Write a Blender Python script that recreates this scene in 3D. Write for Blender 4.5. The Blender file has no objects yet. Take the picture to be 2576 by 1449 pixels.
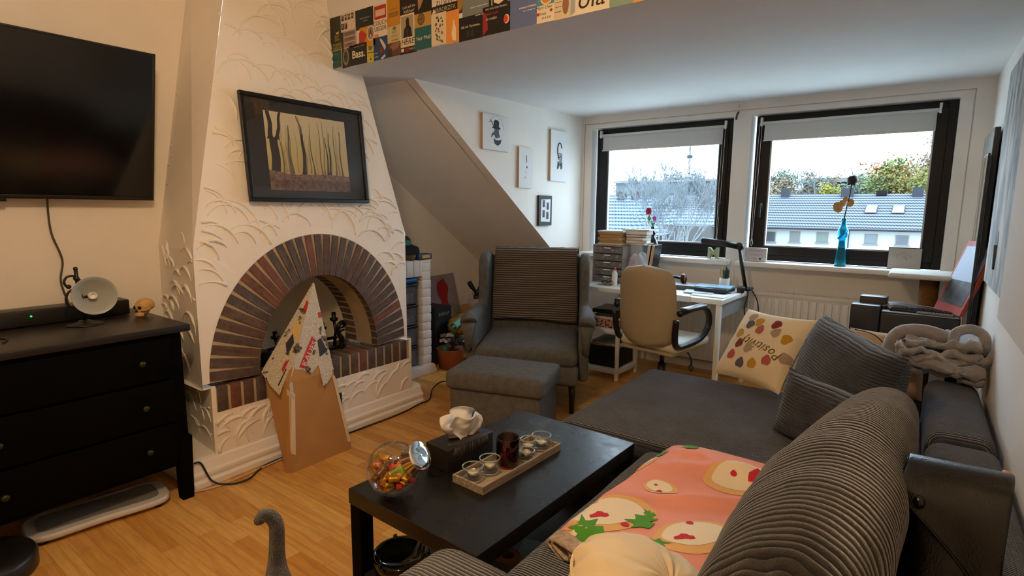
import bpy, bmesh, math, random
from mathutils import Vector, Matrix, Euler, noise
R = math.radians
scene = bpy.context.scene
COL = scene.collection
rnd = random.Random(7)

# ------------------------------------------------------------------ camera
CAM_Z = 1.336
cam_d = bpy.data.cameras.new('camera')
cam_d.sensor_width = 36.0
cam_d.lens = 36.0 * 1388.8 / 2576.0
cam_d.clip_start = 0.02
cam_d.clip_end = 500
cam = bpy.data.objects.new('camera', cam_d)
COL.objects.link(cam)
_y, _p, _r = R(-36.238), R(8.219), R(0.4836)
_f = Vector((math.sin(_y) * math.cos(_p), math.cos(_y) * math.cos(_p), -math.sin(_p)))
_rt = Vector((math.cos(_y), -math.sin(_y), 0))
_up = _rt.cross(_f)
_rt2 = _rt * math.cos(_r) + _up * math.sin(_r)
_up2 = -_rt * math.sin(_r) + _up * math.cos(_r)
_M = Matrix((( _rt2.x, _up2.x, -_f.x, 0), (_rt2.y, _up2.y, -_f.y, 0), (_rt2.z, _up2.z, -_f.z, CAM_Z), (0, 0, 0, 1)))
cam.matrix_world = _M
scene.camera = cam

# ------------------------------------------------------------------ daylight and lamps
world = bpy.data.worlds.new('overcast_sky')
scene.world = world
world.use_nodes = True
_nt = world.node_tree
_bg = _nt.nodes['Background']
_bg.inputs['Strength'].default_value = 1.0
_tc = _nt.nodes.new('ShaderNodeTexCoord'); _sx = _nt.nodes.new('ShaderNodeSeparateXYZ'); _cr = _nt.nodes.new('ShaderNodeValToRGB')
_nt.links.new(_tc.outputs['Generated'], _sx.inputs[0]); _nt.links.new(_sx.outputs[2], _cr.inputs[0]); _nt.links.new(_cr.outputs[0], _bg.inputs['Color'])
SKY = 29.0     # overcast sky: about three times brighter overhead than at the horizon
_e = _cr.color_ramp.elements
_e[0].position = 0.0; _e[0].color = (.33 * .62, .33 * .82, .33, 1)
_e[1].position = 1.0; _e[1].color = (.52, .76, 1.0, 1)
_q = _e.new(.35); _q.color = (.40 * .68, .40 * .85, .40, 1)
_bg.inputs['Strength'].default_value = SKY
# high autumn sky light on the street side
sun_d = bpy.data.lights.new('sun', 'SUN')
sun_d.energy = 1.2
sun_d.angle = R(40)
sun_d.color = (1.0, 0.97, 0.92)
sun = bpy.data.objects.new('sun', sun_d)
sun.rotation_euler = (R(42), 0, R(25))
COL.objects.link(sun)
# guides sampling of the sky through the two windows (emits nothing itself)
for px_, w_ in ((-1.86, 1.0), (-0.47, 1.0)):
    pd = bpy.data.lights.new('window_portal', 'AREA')
    pd.shape = 'RECTANGLE'; pd.size = w_; pd.size_y = 0.8
    pd.cycles.is_portal = True
    po = bpy.data.objects.new('window_portal', pd)
    po.location = (px_, 4.79, 1.47)
    po.rotation_euler = (R(-90), 0, 0)
    COL.objects.link(po)
# warm ceiling lamp, hanging a little in front of the dormer
LAMP = (-0.95, 0.36, 2.30)
ld = bpy.data.lights.new('ceiling_lamp_bulb', 'POINT')
ld.energy = 168
ld.color = (1.0, 0.70, 0.40)
ld.shadow_soft_size = 0.07
lo = bpy.data.objects.new('ceiling_lamp_bulb', ld)
lo.location = LAMP
COL.objects.link(lo)

scene.view_settings.view_transform = 'Standard'
scene.view_settings.look = 'None'
scene.view_settings.gamma = 1
scene.view_settings.use_curve_mapping = False
scene.view_settings.exposure = -0.10
scene.cycles.max_bounces = 10
scene.cycles.diffuse_bounces = 6
scene.cycles.glossy_bounces = 4
scene.cycles.transmission_bounces = 8
scene.cycles.transparent_max_bounces = 10
scene.cycles.caustics_reflective = False
scene.cycles.caustics_refractive = False
scene.cycles.sample_clamp_indirect = 6

# ------------------------------------------------------------------ materials
def srgb(c):
    if isinstance(c, str):
        c = [int(c[i:i + 2], 16) / 255 for i in (0, 2, 4)]
    return tuple((x / 12.92 if x <= 0.04045 else ((x + 0.055) / 1.055) ** 2.4) for x in c[:3]) + (1,)

class NT:
    def __init__(s, name):
        s.m = bpy.data.materials.new(name); s.m.use_nodes = True
        s.t = s.m.node_tree; s.b = s.t.nodes['Principled BSDF']
    def n(s, typ, **kw):
        x = s.t.nodes.new(typ)
        for k, v in kw.items():
            if k.startswith('i_'):
                k2 = k[2:].replace('_', ' ')
                x.inputs[k2].default_value = v
            else: setattr(x, k, v)
        return x
    def l(s, a, b): s.t.links.new(a, b)
    def coord(s, scale=(1, 1, 1), kind='Object', rot=(0, 0, 0)):
        tc = s.n('ShaderNodeTexCoord'); mp = s.n('ShaderNodeMapping')
        mp.inputs['Scale'].default_value = scale; mp.inputs['Rotation'].default_value = rot
        s.l(tc.outputs[kind], mp.inputs[0]); return mp.outputs[0]
    def noise(s, vec, scale, detail=3, rough=.55):
        x = s.n('ShaderNodeTexNoise'); x.inputs['Scale'].default_value = scale
        x.inputs['Detail'].default_value = detail; x.inputs['Roughness'].default_value = rough
        s.l(vec, x.inputs['Vector']); return x.outputs['Fac']
    def ramp(s, fac, stops):
        x = s.n('ShaderNodeValToRGB'); e = x.color_ramp.elements
        while len(e) > 1: e.remove(e[-1])
        e[0].position = stops[0][0]; e[0].color = stops[0][1]
        for p, c in stops[1:]:
            q = e.new(p); q.color = c
        s.l(fac, x.inputs[0]); return x.outputs[0]
    def bump(s, h, strength=.3, dist=.01, nrm=None):
        x = s.n('ShaderNodeBump'); x.inputs['Strength'].default_value = strength
        x.inputs['Distance'].default_value = dist; s.l(h, x.inputs['Height'])
        if nrm: s.l(nrm, x.inputs['Normal'])
        s.l(x.outputs[0], s.b.inputs['Normal']); return x.outputs[0]
    def set(s, **kw):
        for k, v in kw.items(): s.b.inputs[k.replace('_', ' ')].default_value = v
        return s
    def math(s, op, a, b=None):
        x = s.n('ShaderNodeMath', operation=op)
        for i, v in ((0, a), (1, b)):
            if v is None: continue
            if isinstance(v, (int, float)): x.inputs[i].default_value = v
            else: s.l(v, x.inputs[i])
        return x.outputs[0]

_mats = {}
def plain(name, col, rough=.6, metal=0., bump=0., bscale=60, var=0., coat=0., spec=None, vscale=9):
    if name in _mats: return _mats[name]
    w = NT(name); c = srgb(col)
    w.b.inputs['Base Color'].default_value = c
    w.set(Roughness=rough, Metallic=metal)
    if coat: w.b.inputs['Coat Weight'].default_value = coat
    if spec is not None: w.b.inputs['Specular IOR Level'].default_value = spec
    if var or bump:
        v = w.coord()
        if var:
            f = w.noise(v, vscale, 4)
            w.l(w.ramp(f, [(.3, tuple(x * (1 - var) for x in c[:3]) + (1,)), (.7, tuple(min(1, x * (1 + var)) for x in c[:3]) + (1,))]), w.b.inputs['Base Color'])
        if bump: w.bump(w.noise(v, bscale, 4), bump, .004)
    _mats[name] = w.m
    return w.m
def glassy(name, col=(1, 1, 1, 1), rough=.02, ior=1.45, thin=False):
    if name in _mats: return _mats[name]
    w = NT(name)
    if thin:   # window pane: mostly clear, faint mirror
        t = w.n('ShaderNodeBsdfTransparent'); t.inputs[0].default_value = col
        g = w.n('ShaderNodeBsdfGlossy'); g.inputs['Roughness'].default_value = rough
        fr = w.n('ShaderNodeLayerWeight'); fr.inputs[0].default_value = .5
        fac = w.math('ADD', w.math('MULTIPLY', w.math('POWER', fr.outputs['Facing'], 3.5), .75), .035)
        mx = w.n('ShaderNodeMixShader')
        w.l(fac, mx.inputs[0]); w.l(t.outputs[0], mx.inputs[1]); w.l(g.outputs[0], mx.inputs[2])
        w.l(mx.outputs[0], w.t.nodes['Material Output'].inputs[0])
    else:
        w.b.inputs['Base Color'].default_value = col
        w.set(Roughness=rough, IOR=ior); w.b.inputs['Transmission Weight'].default_value = 1
    _mats[name] = w.m; return w.m
def glow(name, col, st):
    if name in _mats: return _mats[name]
    w = NT(name); w.b.inputs['Base Color'].default_value = srgb(col)
    w.b.inputs['Emission Color'].default_value = srgb(col); w.b.inputs['Emission Strength'].default_value = st
    _mats[name] = w.m; return w.m

# ------------------------------------------------------------------ mesh builder
class G:
    def __init__(s): s.v = []; s.f = []; s.mi = []; s.sm = []; s.M = Matrix()
    def at(s, loc=(0, 0, 0), rot=(0, 0, 0), scale=(1, 1, 1)):
        s.M = Matrix.Translation(loc) @ Euler(rot).to_matrix().to_4x4() @ Matrix.Diagonal((*scale, 1)); return s
    def frame(s, M): s.M = M; return s
    def add(s, vs, fs, mi=0, smooth=False):
        b = len(s.v)
        s.v += [tuple(s.M @ Vector(p)) for p in vs]
        for f in fs: s.f.append(tuple(b + i for i in f)); s.mi.append(mi); s.sm.append(smooth)
        return s
    def box(s, lo, hi, mi=0):
        x0, y0, z0 = lo; x1, y1, z1 = hi
        return s.add([(x0, y0, z0), (x1, y0, z0), (x1, y1, z0), (x0, y1, z0), (x0, y0, z1), (x1, y0, z1), (x1, y1, z1), (x0, y1, z1)],
                     [(0, 3, 2, 1), (4, 5, 6, 7), (0, 1, 5, 4), (1, 2, 6, 5), (2, 3, 7, 6), (3, 0, 4, 7)], mi)
    def cbox(s, c, d, mi=0):
        return s.box([c[i] - d[i] / 2 for i in range(3)], [c[i] + d[i] / 2 for i in range(3)], mi)
    def rbox(s, lo, hi, r=.01, mi=0, seg=3, smooth=True):
        """box with rounded vertical and horizontal edges (superellipsoid style grid)"""
        c = [(lo[i] + hi[i]) / 2 for i in range(3)]; h = [(hi[i] - lo[i]) / 2 for i in range(3)]
        r = min(r, *[x * .999 for x in h])
        bm = bmesh.new(); bmesh.ops.create_cube(bm, size=1)
        for v in bm.verts: v.co = Vector([c[i] + v.co[i] * 2 * h[i] for i in range(3)])
        bmesh.ops.bevel(bm, geom=list(bm.edges), offset=r, segments=seg, profile=.5, affect='EDGES')
        vs = [tuple(v.co) for v in bm.verts]; fs = [[v.index for v in f.verts] for f in bm.faces]
        bm.free(); return s.add(vs, fs, mi, smooth)
    def prism(s, poly, h0, h1, mi=0, axis='z', smooth=False):
        """poly: 2D outline; axis = extrusion axis"""
        def P(a, b, h): return {'z': (a, b, h), 'x': (h, a, b), 'y': (a, h, b)}[axis]
        n = len(poly)
        vs = [P(a, b, h0) for a, b in poly] + [P(a, b, h1) for a, b in poly]
        fs = [tuple(range(n))[::-1], tuple(range(n, 2 * n))] + [(i, (i + 1) % n, n + (i + 1) % n, n + i) for i in range(n)]
        return s.add(vs, fs, mi, smooth)
    def tube(s, pts, r, seg=8, mi=0, closed=False, caps=True):
        pts = [Vector(p) for p in pts]; n = len(pts)
        rr = r if isinstance(r, (list, tuple)) else [r] * n
        vs = []; prev = None
        for i, p in enumerate(pts):
            if closed: t = pts[(i + 1) % n] - pts[i - 1]
            else: t = pts[min(i + 1, n - 1)] - pts[max(i - 1, 0)]
            if t.length < 1e-9: t = Vector((0, 0, 1))
            t.normalize()
            if prev is None:
                a = t.orthogonal().normalized()
            else:
                a = (prev - t * prev.dot(t))
                a = a.normalized() if a.length > 1e-6 else t.orthogonal().normalized()
            prev = a; b = t.cross(a)
            for k in range(seg):
                an = 2 * math.pi * k / seg
                vs.append(tuple(p + (a * math.cos(an) + b * math.sin(an)) * rr[i]))
        fs = []
        m = n if closed else n - 1
        for i in range(m):
            for k in range(seg):
                i2 = (i + 1) % n
                fs.append((i * seg + k, i * seg + (k + 1) % seg, i2 * seg + (k + 1) % seg, i2 * seg + k))
        if caps and not closed:
            fs.append(tuple(range(seg))[::-1]); fs.append(tuple((n - 1) * seg + k for k in range(seg)))
        return s.add(vs, fs, mi, True)
    def lathe(s, prof, seg=24, mi=0, smooth=True, arc=1.0):
        """prof: list of (r, z)"""
        vs = []; n = len(prof)
        st = seg if arc >= 1 else seg + 1
        for k in range(st):
            a = 2 * math.pi * arc * k / seg
            for r, z in prof: vs.append((r * math.cos(a), r * math.sin(a), z))
        fs = []
        for k in range(seg):
            k2 = (k + 1) % st
            for i in range(n - 1):
                q = [k * n + i, k2 * n + i, k2 * n + i + 1, k * n + i + 1]
                if prof[i][0] < 1e-6: q = [k * n + i, k2 * n + i + 1, k * n + i + 1]
                elif prof[i + 1][0] < 1e-6: q = [k * n + i, k2 * n + i, k * n + i + 1]
                fs.append(tuple(q))
        return s.add(vs, fs, mi, smooth)
    def cyl(s, p0, p1, r, seg=16, mi=0): return s.tube([p0, p1], r, seg, mi)
    def ball(s, c, r, seg=16, mi=0):
        rx, ry, rz = r if isinstance(r, (tuple, list)) else (r, r, r)
        n = max(6, seg // 2); M0 = s.M
        s.M = M0 @ Matrix.Translation(c) @ Matrix.Diagonal((rx, ry, rz, 1))
        s.lathe([(math.sin(math.pi * i / n) if 0 < i < n else 0, -math.cos(math.pi * i / n)) for i in range(n + 1)], seg, mi)
        s.M = M0; return s
    def sheet(s, fn, nu, nv, mi=0, smooth=True, thick=0.):
        vs = [tuple(fn(i / nu, j / nv)) for j in range(nv + 1) for i in range(nu + 1)]
        w = nu + 1
        fs = [(j * w + i, j * w + i + 1, (j + 1) * w + i + 1, (j + 1) * w + i) for j in range(nv) for i in range(nu)]
        if thick:
            import itertools
            P = [Vector(v) for v in vs]; N = []
            for j in range(nv + 1):
                for i in range(nu + 1):
                    a = P[j * w + min(i + 1, nu)] - P[j * w + max(i - 1, 0)]
                    b = P[min(j + 1, nv) * w + i] - P[max(j - 1, 0) * w + i]
                    c = a.cross(b); N.append(c.normalized() if c.length > 1e-12 else Vector((0, 0, 1)))
            k = len(vs)
            vs = vs + [tuple(P[q] - N[q] * thick) for q in range(k)]
            fs2 = [tuple(k + q for q in f[::-1]) for f in fs]
            edge = [i for i in range(nu + 1)] + [j * w + nu for j in range(1, nv + 1)] + [nv * w + i for i in range(nu - 1, -1, -1)] + [j * w for j in range(nv - 1, 0, -1)]
            es = [(edge[(q + 1) % len(edge)], edge[q], k + edge[q], k + edge[(q + 1) % len(edge)]) for q in range(len(edge))]
            fs = fs + fs2 + es
        return s.add(vs, fs, mi, smooth)
    def obj(s, name, mats, parent=None, bevel=0., seg=2, fix=True, local=None):
        me = bpy.data.meshes.new(name)
        org = Vector((0, 0, 0))
        me.from_pydata(s.v, [], s.f)
        if not isinstance(mats, (list, tuple)): mats = [mats]
        for m in mats: me.materials.append(m)
        for p, mi, sm in zip(me.polygons, s.mi, s.sm): p.material_index = mi; p.use_smooth = sm
        if fix:
            bm = bmesh.new(); bm.from_mesh(me); bmesh.ops.recalc_face_normals(bm, faces=bm.faces); bm.to_mesh(me); bm.free()
        me.update()
        o = bpy.data.objects.new(name, me); COL.objects.link(o)
        if parent is not None: o.parent = parent
        if bevel:
            b = o.modifiers.new('bevel', 'BEVEL'); b.width = bevel; b.segments = seg; b.limit_method = 'ANGLE'; b.angle_limit = R(35)
            for p in me.polygons: p.use_smooth = True
            me.update()
            w = o.modifiers.new('wn', 'WEIGHTED_NORMAL'); w.keep_sharp = True
        return o

def tag(o, label, cat, group=None):
    o['label'] = label; o['category'] = cat
    if group: o['group'] = group
    return o
def thing(name, label, cat, loc=(0, 0, 0), rz=0, group=None, rot=None):
    o = bpy.data.objects.new(name, None); o.empty_display_size = .05
    COL.objects.link(o); o.location = loc; o.rotation_euler = rot if rot else (0, 0, rz)
    return tag(o, label, cat, group)
def struct(o): o['kind'] = 'structure'; return o
def text_mesh(body, size, mat, name='lettering', parent=None, M=Matrix(), depth=.0004, align='CENTER', space=1., fn=None, shear=0., bold=0., mats_i=None):
    cu = bpy.data.curves.new('txt', 'FONT'); cu.body = body; cu.size = size
    cu.align_x = align; cu.align_y = 'CENTER'; cu.extrude = depth; cu.space_character = space; cu.shear = shear; cu.offset = bold
    cu.resolution_u = 3
    t = bpy.data.objects.new('txt', cu); COL.objects.link(t)
    bpy.context.view_layer.update()
    me = bpy.data.meshes.new_from_object(t.evaluated_get(bpy.context.evaluated_depsgraph_get()))
    bpy.data.objects.remove(t); bpy.data.curves.remove(cu)
    if fn:
        for v in me.vertices: v.co = fn(v.co)
    me.transform(M)
    me.materials.clear(); me.materials.append(mat)
    if name is None: return me
    o = bpy.data.objects.new(name, me); COL.objects.link(o)
    if parent is not None: o.parent = parent
    return o
def text_into(g, body, size, mi, M, depth=.0004, **kw):
    """lettering added into a mesh builder"""
    me = text_mesh(body, size, None, None, None, Matrix(), depth, **kw)
    g2 = g.M; g.M = g2 @ M
    g.add([tuple(v.co) for v in me.vertices], [tuple(p.vertices) for p in me.polygons], mi); g.M = g2
    bpy.data.meshes.remove(me)
def copy_tree(o, parent=None):
    c = o.copy(); COL.objects.link(c)
    if parent is not None: c.parent = parent
    for ch in [q for q in COL.objects if q.parent is o]: copy_tree(ch, c)
    return c
def lerp(a, b, t): return a + (b - a) * t
def bez(p0, p1, p2, p3, n=12):
    out = []
    for i in range(n + 1):
        t = i / n
        out.append(tuple((1 - t) ** 3 * p0[k] + 3 * (1 - t) ** 2 * t * p1[k] + 3 * (1 - t) * t * t * p2[k] + t ** 3 * p3[k] for k in range(len(p0))))
    return out
def smooth_path(pts, n=6):
    """Catmull-Rom through pts"""
    P = [Vector(p) for p in pts]; out = []
    for i in range(len(P) - 1):
        a = P[max(i - 1, 0)]; b = P[i]; c = P[i + 1]; d = P[min(i + 2, len(P) - 1)]
        for k in range(n):
            t = k / n
            out.append(tuple(.5 * ((2 * b) + (c - a) * t + (2 * a - 5 * b + 4 * c - d) * t * t + (3 * b - a - 3 * c + d) * t ** 3)))
    out.append(tuple(P[-1])); return out
# ================================================================== SETTING
XR, XL, XN, XC = 0.31, -3.22, -3.66, -2.60      # right wall, tv wall, niche wall, dormer cheek
YW, YB, YH = 4.65, -2.6, 2.06                   # window wall, wall behind camera, dormer header
def zc(y): return 2.115 + (y - 2.06) * 0.0212   # dormer ceiling
def zs(y): return 2.13 - 0.7036 * (y - 2.5)     # roof slope

def plaster_mat(name, col, bump=.25, scale=90, var=.03):
    w = NT(name); v = w.coord(); c = srgb(col)
    f = w.noise(v, 3.0, 4)
    w.l(w.ramp(f, [(.3, tuple(x * (1 - var) for x in c[:3]) + (1,)), (.7, tuple(min(1, x * (1 + var)) for x in c[:3]) + (1,))]), w.b.inputs['Base Color'])
    w.set(Roughness=.85)
    w.bump(w.noise(v, scale, 5, .6), bump, .003)
    return w.m
M_wall = plaster_mat('wall_paint', 'efe8df')
M_ceil = plaster_mat('ceiling_paint', 'dcd9d6')
M_relief = plaster_mat('relief_plaster', 'f1ebe2', .35, 120)

def floor_mat():
    w = NT('beech_laminate'); v = w.coord()
    br = w.n('ShaderNodeTexBrick'); br.offset = .37; br.squash = 1
    br.inputs['Scale'].default_value = 1; br.inputs['Brick Width'].default_value = .42
    br.inputs['Row Height'].default_value = .066; br.inputs['Mortar Size'].default_value = .0007
    br.inputs['Color1'].default_value = srgb('c78b3e'); br.inputs['Color2'].default_value = srgb('e4b264')
    br.inputs['Mortar'].default_value = srgb('a87438'); br.inputs['Bias'].default_value = 0
    w.l(v, br.inputs['Vector'])
    v2 = w.coord((1.6, 14, 1))
    n = w.noise(v2, 4.5, 5, .6)
    wv = w.n('ShaderNodeTexWave'); wv.wave_type = 'RINGS'; wv.inputs['Scale'].default_value = 1.1
    wv.inputs['Distortion'].default_value = 9; wv.inputs['Detail'].default_value = 3; wv.inputs['Detail Scale'].default_value = 1.2
    w.l(w.coord((1.3, 6.5, 1)), wv.inputs['Vector'])
    mx = w.n('ShaderNodeMix'); mx.data_type = 'RGBA'; mx.blend_type = 'MULTIPLY'; mx.inputs[0].default_value = 1
    w.l(br.outputs['Color'], mx.inputs[6])
    w.l(w.ramp(n, [(.3, (.82, .78, .72, 1)), (.65, (1.05, 1.04, 1.02, 1))]), mx.inputs[7])
    m2 = w.n('ShaderNodeMix'); m2.data_type = 'RGBA'; m2.blend_type = 'MULTIPLY'; m2.inputs[0].default_value = .7
    w.l(mx.outputs[2], m2.inputs[6]); w.l(w.ramp(wv.outputs['Fac'], [(.0, (.86, .8, .72, 1)), (.35, (1, 1, 1, 1)), (1, (1, 1, 1, 1))]), m2.inputs[7])
    w.l(m2.outputs[2], w.b.inputs['Base Color'])
    w.set(Roughness=.38); w.b.inputs['Specular IOR Level'].default_value = .4
    return w.m
g = G(); g.box((-4.0, YB - .2, -.12), (XR + .3, YW + .35, 0)); struct(g.obj('floor', floor_mat()))

# walls -------------------------------------------------------------
g = G(); g.box((XL - .25, YB, 0), (XL, 1.60, 2.75)); struct(g.obj('wall_left', M_wall))
g = G(); g.box((XN - .2, 1.60, 0), (XN, YW + .01, 2.4)); struct(g.obj('wall_niche', M_wall))
g = G(); g.box((XR, YB, 0), (XR + .2, YW + .3, 2.75)); struct(g.obj('wall_right', M_wall))
g = G(); g.box((XL - .3, YB - .2, 0), (XR + .2, YB, 2.75)); struct(g.obj('wall_back', M_wall))
g = G(); g.box((XL - .3, YB - .1, 2.68), (XR + .2, YH + .05, 2.85)); struct(g.obj('ceiling', M_ceil))
# header above the dormer opening (carries the postcards) together with the dormer ceiling
g = G()
g.add([(x, y, z) for x in (XN - .1, XR + .1) for y, z in ((YH, zc(YH)), (YH, 2.8), (YW + .3, 2.8), (YW + .3, zc(YW + .3)))],
      [(0, 1, 2, 3), (4, 7, 6, 5), (0, 4, 5, 1), (1, 5, 6, 2), (2, 6, 7, 3), (0, 3, 7, 4)])
struct(g.obj('ceiling_dormer', M_ceil))
# sloping roof in the niche, left of the dormer cheek
g = G(); y0 = 2.5
prof = [(y0, zs(y0)), (YW + .05, zs(YW + .05)), (YW + .05, 2.3), (y0, 2.3)]
g.prism([(a, b) for a, b in prof], XN - .05, XC - .07, axis='x'); struct(g.obj('ceiling_slope', M_wall))
# dormer cheek
yq = 2.47
g = G(); g.prism([(yq, zs(yq)), (YW + .02, zs(YW + .02)), (YW + .02, 2.3), (yq, 2.3)], XC - .08, XC, axis='x'); struct(g.obj('wall_cheek', M_wall))
# window wall with two openings -----------------------------------------
W1 = (-2.50, -1.252); W2 = (-1.118, 0.136); WZ = (.932, 2.062)
g = G(); t0, t1 = YW, YW + .28
def wb(x0, x1, z0, z1, y0=t0, y1=t1): g.box((x0, y0, z0), (x1, y1, z1))
wb(XN - .1, W1[0], 0, 2.5); wb(W1[1], W2[0], 0, 2.5); wb(W2[1], XR + .1, 0, 2.5)
wb(W1[0], W1[1], 0, WZ[0]); wb(W1[0], W1[1], WZ[1], 2.5); wb(W2[0], W2[1], 0, WZ[0]); wb(W2[0], W2[1], WZ[1], 2.5)
struct(g.obj('wall_window', M_wall))
# facing boards round the windows, with a real shadow gap
g = G(); y1, y2 = YW - .012, YW + .002; gx0, gx1, gz = -2.575, .208, 2.104; gp = .004
def fb(x0, x1, z0, z1): g.box((x0, y1, z0), (x1, y2, z1))
fb(XC, gx0 - gp, .0, zc(YW)); fb(gx1 + gp, XR, 0, zc(YW)); fb(gx0 - gp, gx1 + gp, gz + gp, zc(YW) + .003)
fb(gx0 + gp, W1[0], .9, gz - gp); fb(W1[1], W2[0], .9, gz - gp); fb(W2[1], gx1 - gp, .9, gz - gp)
fb(W1[0], W1[1], WZ[1], gz - gp); fb(W2[0], W2[1], WZ[1], gz - gp)
struct(g.obj('trim_1', M_wall))
M_sill = plain('sill_paint', 'f2efe9', .45)
g = G(); g.rbox((-2.53, 4.50, .905), (-1.20, 4.72, .942), .006); struct(g.obj('trim_2', M_sill))
g = G(); g.rbox((-1.14, 4.50, .905), (.21, 4.72, .942), .006); struct(g.obj('trim_3', M_sill))
# baseboard of the window wall and right wall
g = G(); g.box((-2.6, YW - .03, 0), (XR, YW - .012, .07)); struct(g.obj('baseboard_window', M_sill))
g = G(); g.box((XR - .015, -2.5, 0), (XR, YW - .02, .07)); struct(g.obj('baseboard_right', M_sill))

# windows ------------------------------------------------------------
M_frame = plain('window_frame_paint', '100f0d', .4, bump=.05, spec=.3)
M_spacer = plain('window_spacer', 'aab4bd', .35, .6)
M_pane = glassy('window_glass', (1, 1, 1, 1), 0, 1.45, thin=True)
M_blk = plain('black_plastic', '14130f', .4)
def window(name, x0, x1, handle_right):
    z0, z1 = .945, 2.056; y = 4.70
    def ring(g, a, b, c, d, w, ya, yb):   # outer rect a..b x, c..d z, width w
        g.box((a, ya, c), (a + w, yb, d)); g.box((b - w, ya, c), (b, yb, d))
        g.box((a + w, ya, c), (b - w, yb, c + w)); g.box((a + w, ya, d - w), (b - w, yb, d))
    g = G(); ring(g, x0, x1, z0, z1, .055, y, y + .08)
    fr = struct(g.obj(name, M_frame, bevel=.003))
    g = G(); ring(g, x0 + .045, x1 - .045, z0 + .045, z1 - .045, .068, y - .012, y + .045)
    g.obj('sash', M_frame, fr, bevel=.004)
    a, b, c, d = x0 + .113, x1 - .113, z0 + .113, z1 - .113
    g = G(); ring(g, a - .002, b + .002, c - .002, d + .002, .010, y + .0, y + .03)
    g.obj('glazing_bead', M_spacer, fr)
    g = G(); g.box((a, y + .018, c), (b, y + .022, d)); g.obj('pane', M_pane, fr)
    hx = (x1 - .075) if handle_right else (x0 + .075)
    g = G(); g.rbox((hx - .014, y - .022, 1.33), (hx + .014, y - .010, 1.40), .004)
    g.tube([(hx, y - .02, 1.385), (hx, y - .045, 1.385), (hx, y - .05, 1.36), (hx, y - .05, 1.28)], .009, 8)
    g.obj('handle', M_blk, fr)
    return fr
window('window_1', -2.474, -1.254, True)
window('window_2', -1.094, .134, False)

_b = NT('blind_fabric'); _b.b.inputs['Base Color'].default_value = srgb('dad9d6'); _b.set(Roughness=.9)
_tr = _b.n('ShaderNodeBsdfTranslucent'); _tr.inputs[0].default_value = srgb('c9c7c2'); _ms = _b.n('ShaderNodeMixShader'); _ms.inputs[0].default_value = .10
_b.l(_b.b.outputs[0], _ms.inputs[1]); _b.l(_tr.outputs[0], _ms.inputs[2]); _b.l(_ms.outputs[0], _b.t.nodes['Material Output'].inputs[0]); M_blind = _b.m
M_white = plain('white_plastic', 'e8e6e0', .4)
def blind(x0, x1, zt, zb, cord_right, cz, label):
    t = thing('roller_blind', label, 'blind', ((x0 + x1) / 2, 4.665, zt), group='roller blinds on the windows')
    h = (x1 - x0) / 2
    g = G(); g.tube([(-h, 0, 0), (h, 0, 0)], .014, 14); g.obj('roller_tube', M_white, t)
    g = G(); g.sheet(lambda u, v: (-h + .02 + u * (2 * h - .03), -.012 + .002 * math.sin(u * 9), -.005 - v * (zt - zb)), 10, 6, thick=.001); g.obj('blind_fabric', M_blind, t)
    g = G(); g.tube([(-h + .015, -.012, zb - zt), (h - .01, -.012, zb - zt)], .005, 8); g.obj('bottom_bar', M_white, t)
    for s in (-1, 1):
        g = G(); g.tube([(s * h, 0, 0), (s * (h + .012), 0, 0)], .02, 14)
        g.box((s * (h + .006) - .008, -.01, .012), (s * (h + .006) + .008, .02, .045)); g.obj('bracket', M_white, t)
    s = 1 if cord_right else -1; xx = s * (h + .004)
    g = G(); g.tube([(xx + .004, -.012, 0), (xx - .0, -.016, (cz - zt) * .5), (xx - .012, -.012, cz - zt)], .0016, 5)
    g.tube([(xx - .012, -.014, 0), (xx - .02, -.016, (cz - zt) * .5), (xx - .018, -.012, cz - zt)], .0016, 5)
    g.tube([(xx - .012, -.012, cz - zt + .01), (xx - .026, -.012, cz - zt - .02), (xx - .015, -.012, cz - zt - .045), (xx - .004, -.012, cz - zt - .02), (xx - .012, -.012, cz - zt + .01)], .003, 6)
    g.obj('pull_cord', M_white, t)
blind(-2.415, -1.325, 1.995, 1.862, True, 1.10, 'light grey roller blind rolled almost up on the left window')
blind(-1.045, .035, 1.995, 1.866, False, 1.10, 'light grey roller blind rolled almost up on the wide right window')

# small strap hanging from a hook where ceiling meets the wall between the windows
t = thing('hook_strap', 'little dark strap hanging from a hook above the pier between windows', 'strap', (-1.215, 4.60, zc(4.6)))
g = G(); g.tube([(0, 0, 0), (0, 0, -.02), (0, .02, -.035), (0, .03, -.02)], .003, 6); g.obj('hook', M_white, t)
g = G(); g.tube([(0, .02, -.035), (0, .02, -.075)], .004, 6, 0)
g.obj('loop', M_white, t)
g = G(); g.tube(smooth_path([(0, .02, -.075), (-.012, .02, -.10), (-.016, .02, -.135)], 4), .007, 6); g.obj('strap', plain('strap_web', '3a3a3c', .8), t)

# pendant lamp (above the picture's edge)
t = thing('ceiling_lamp', 'round frosted globe lamp hanging from the room ceiling', 'lamp', LAMP)
g = G(); g.ball((0, 0, 0), .055, 20); g.obj('globe', glow('lamp_glass', 'ffd9a0', 6), t)
g = G(); g.cyl((0, 0, .05), (0, 0, .10), .02); g.cyl((0, 0, .09), (0, 0, 2.68 - LAMP[2]), .004, 8); g.obj('cord', M_blk, t)
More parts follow.
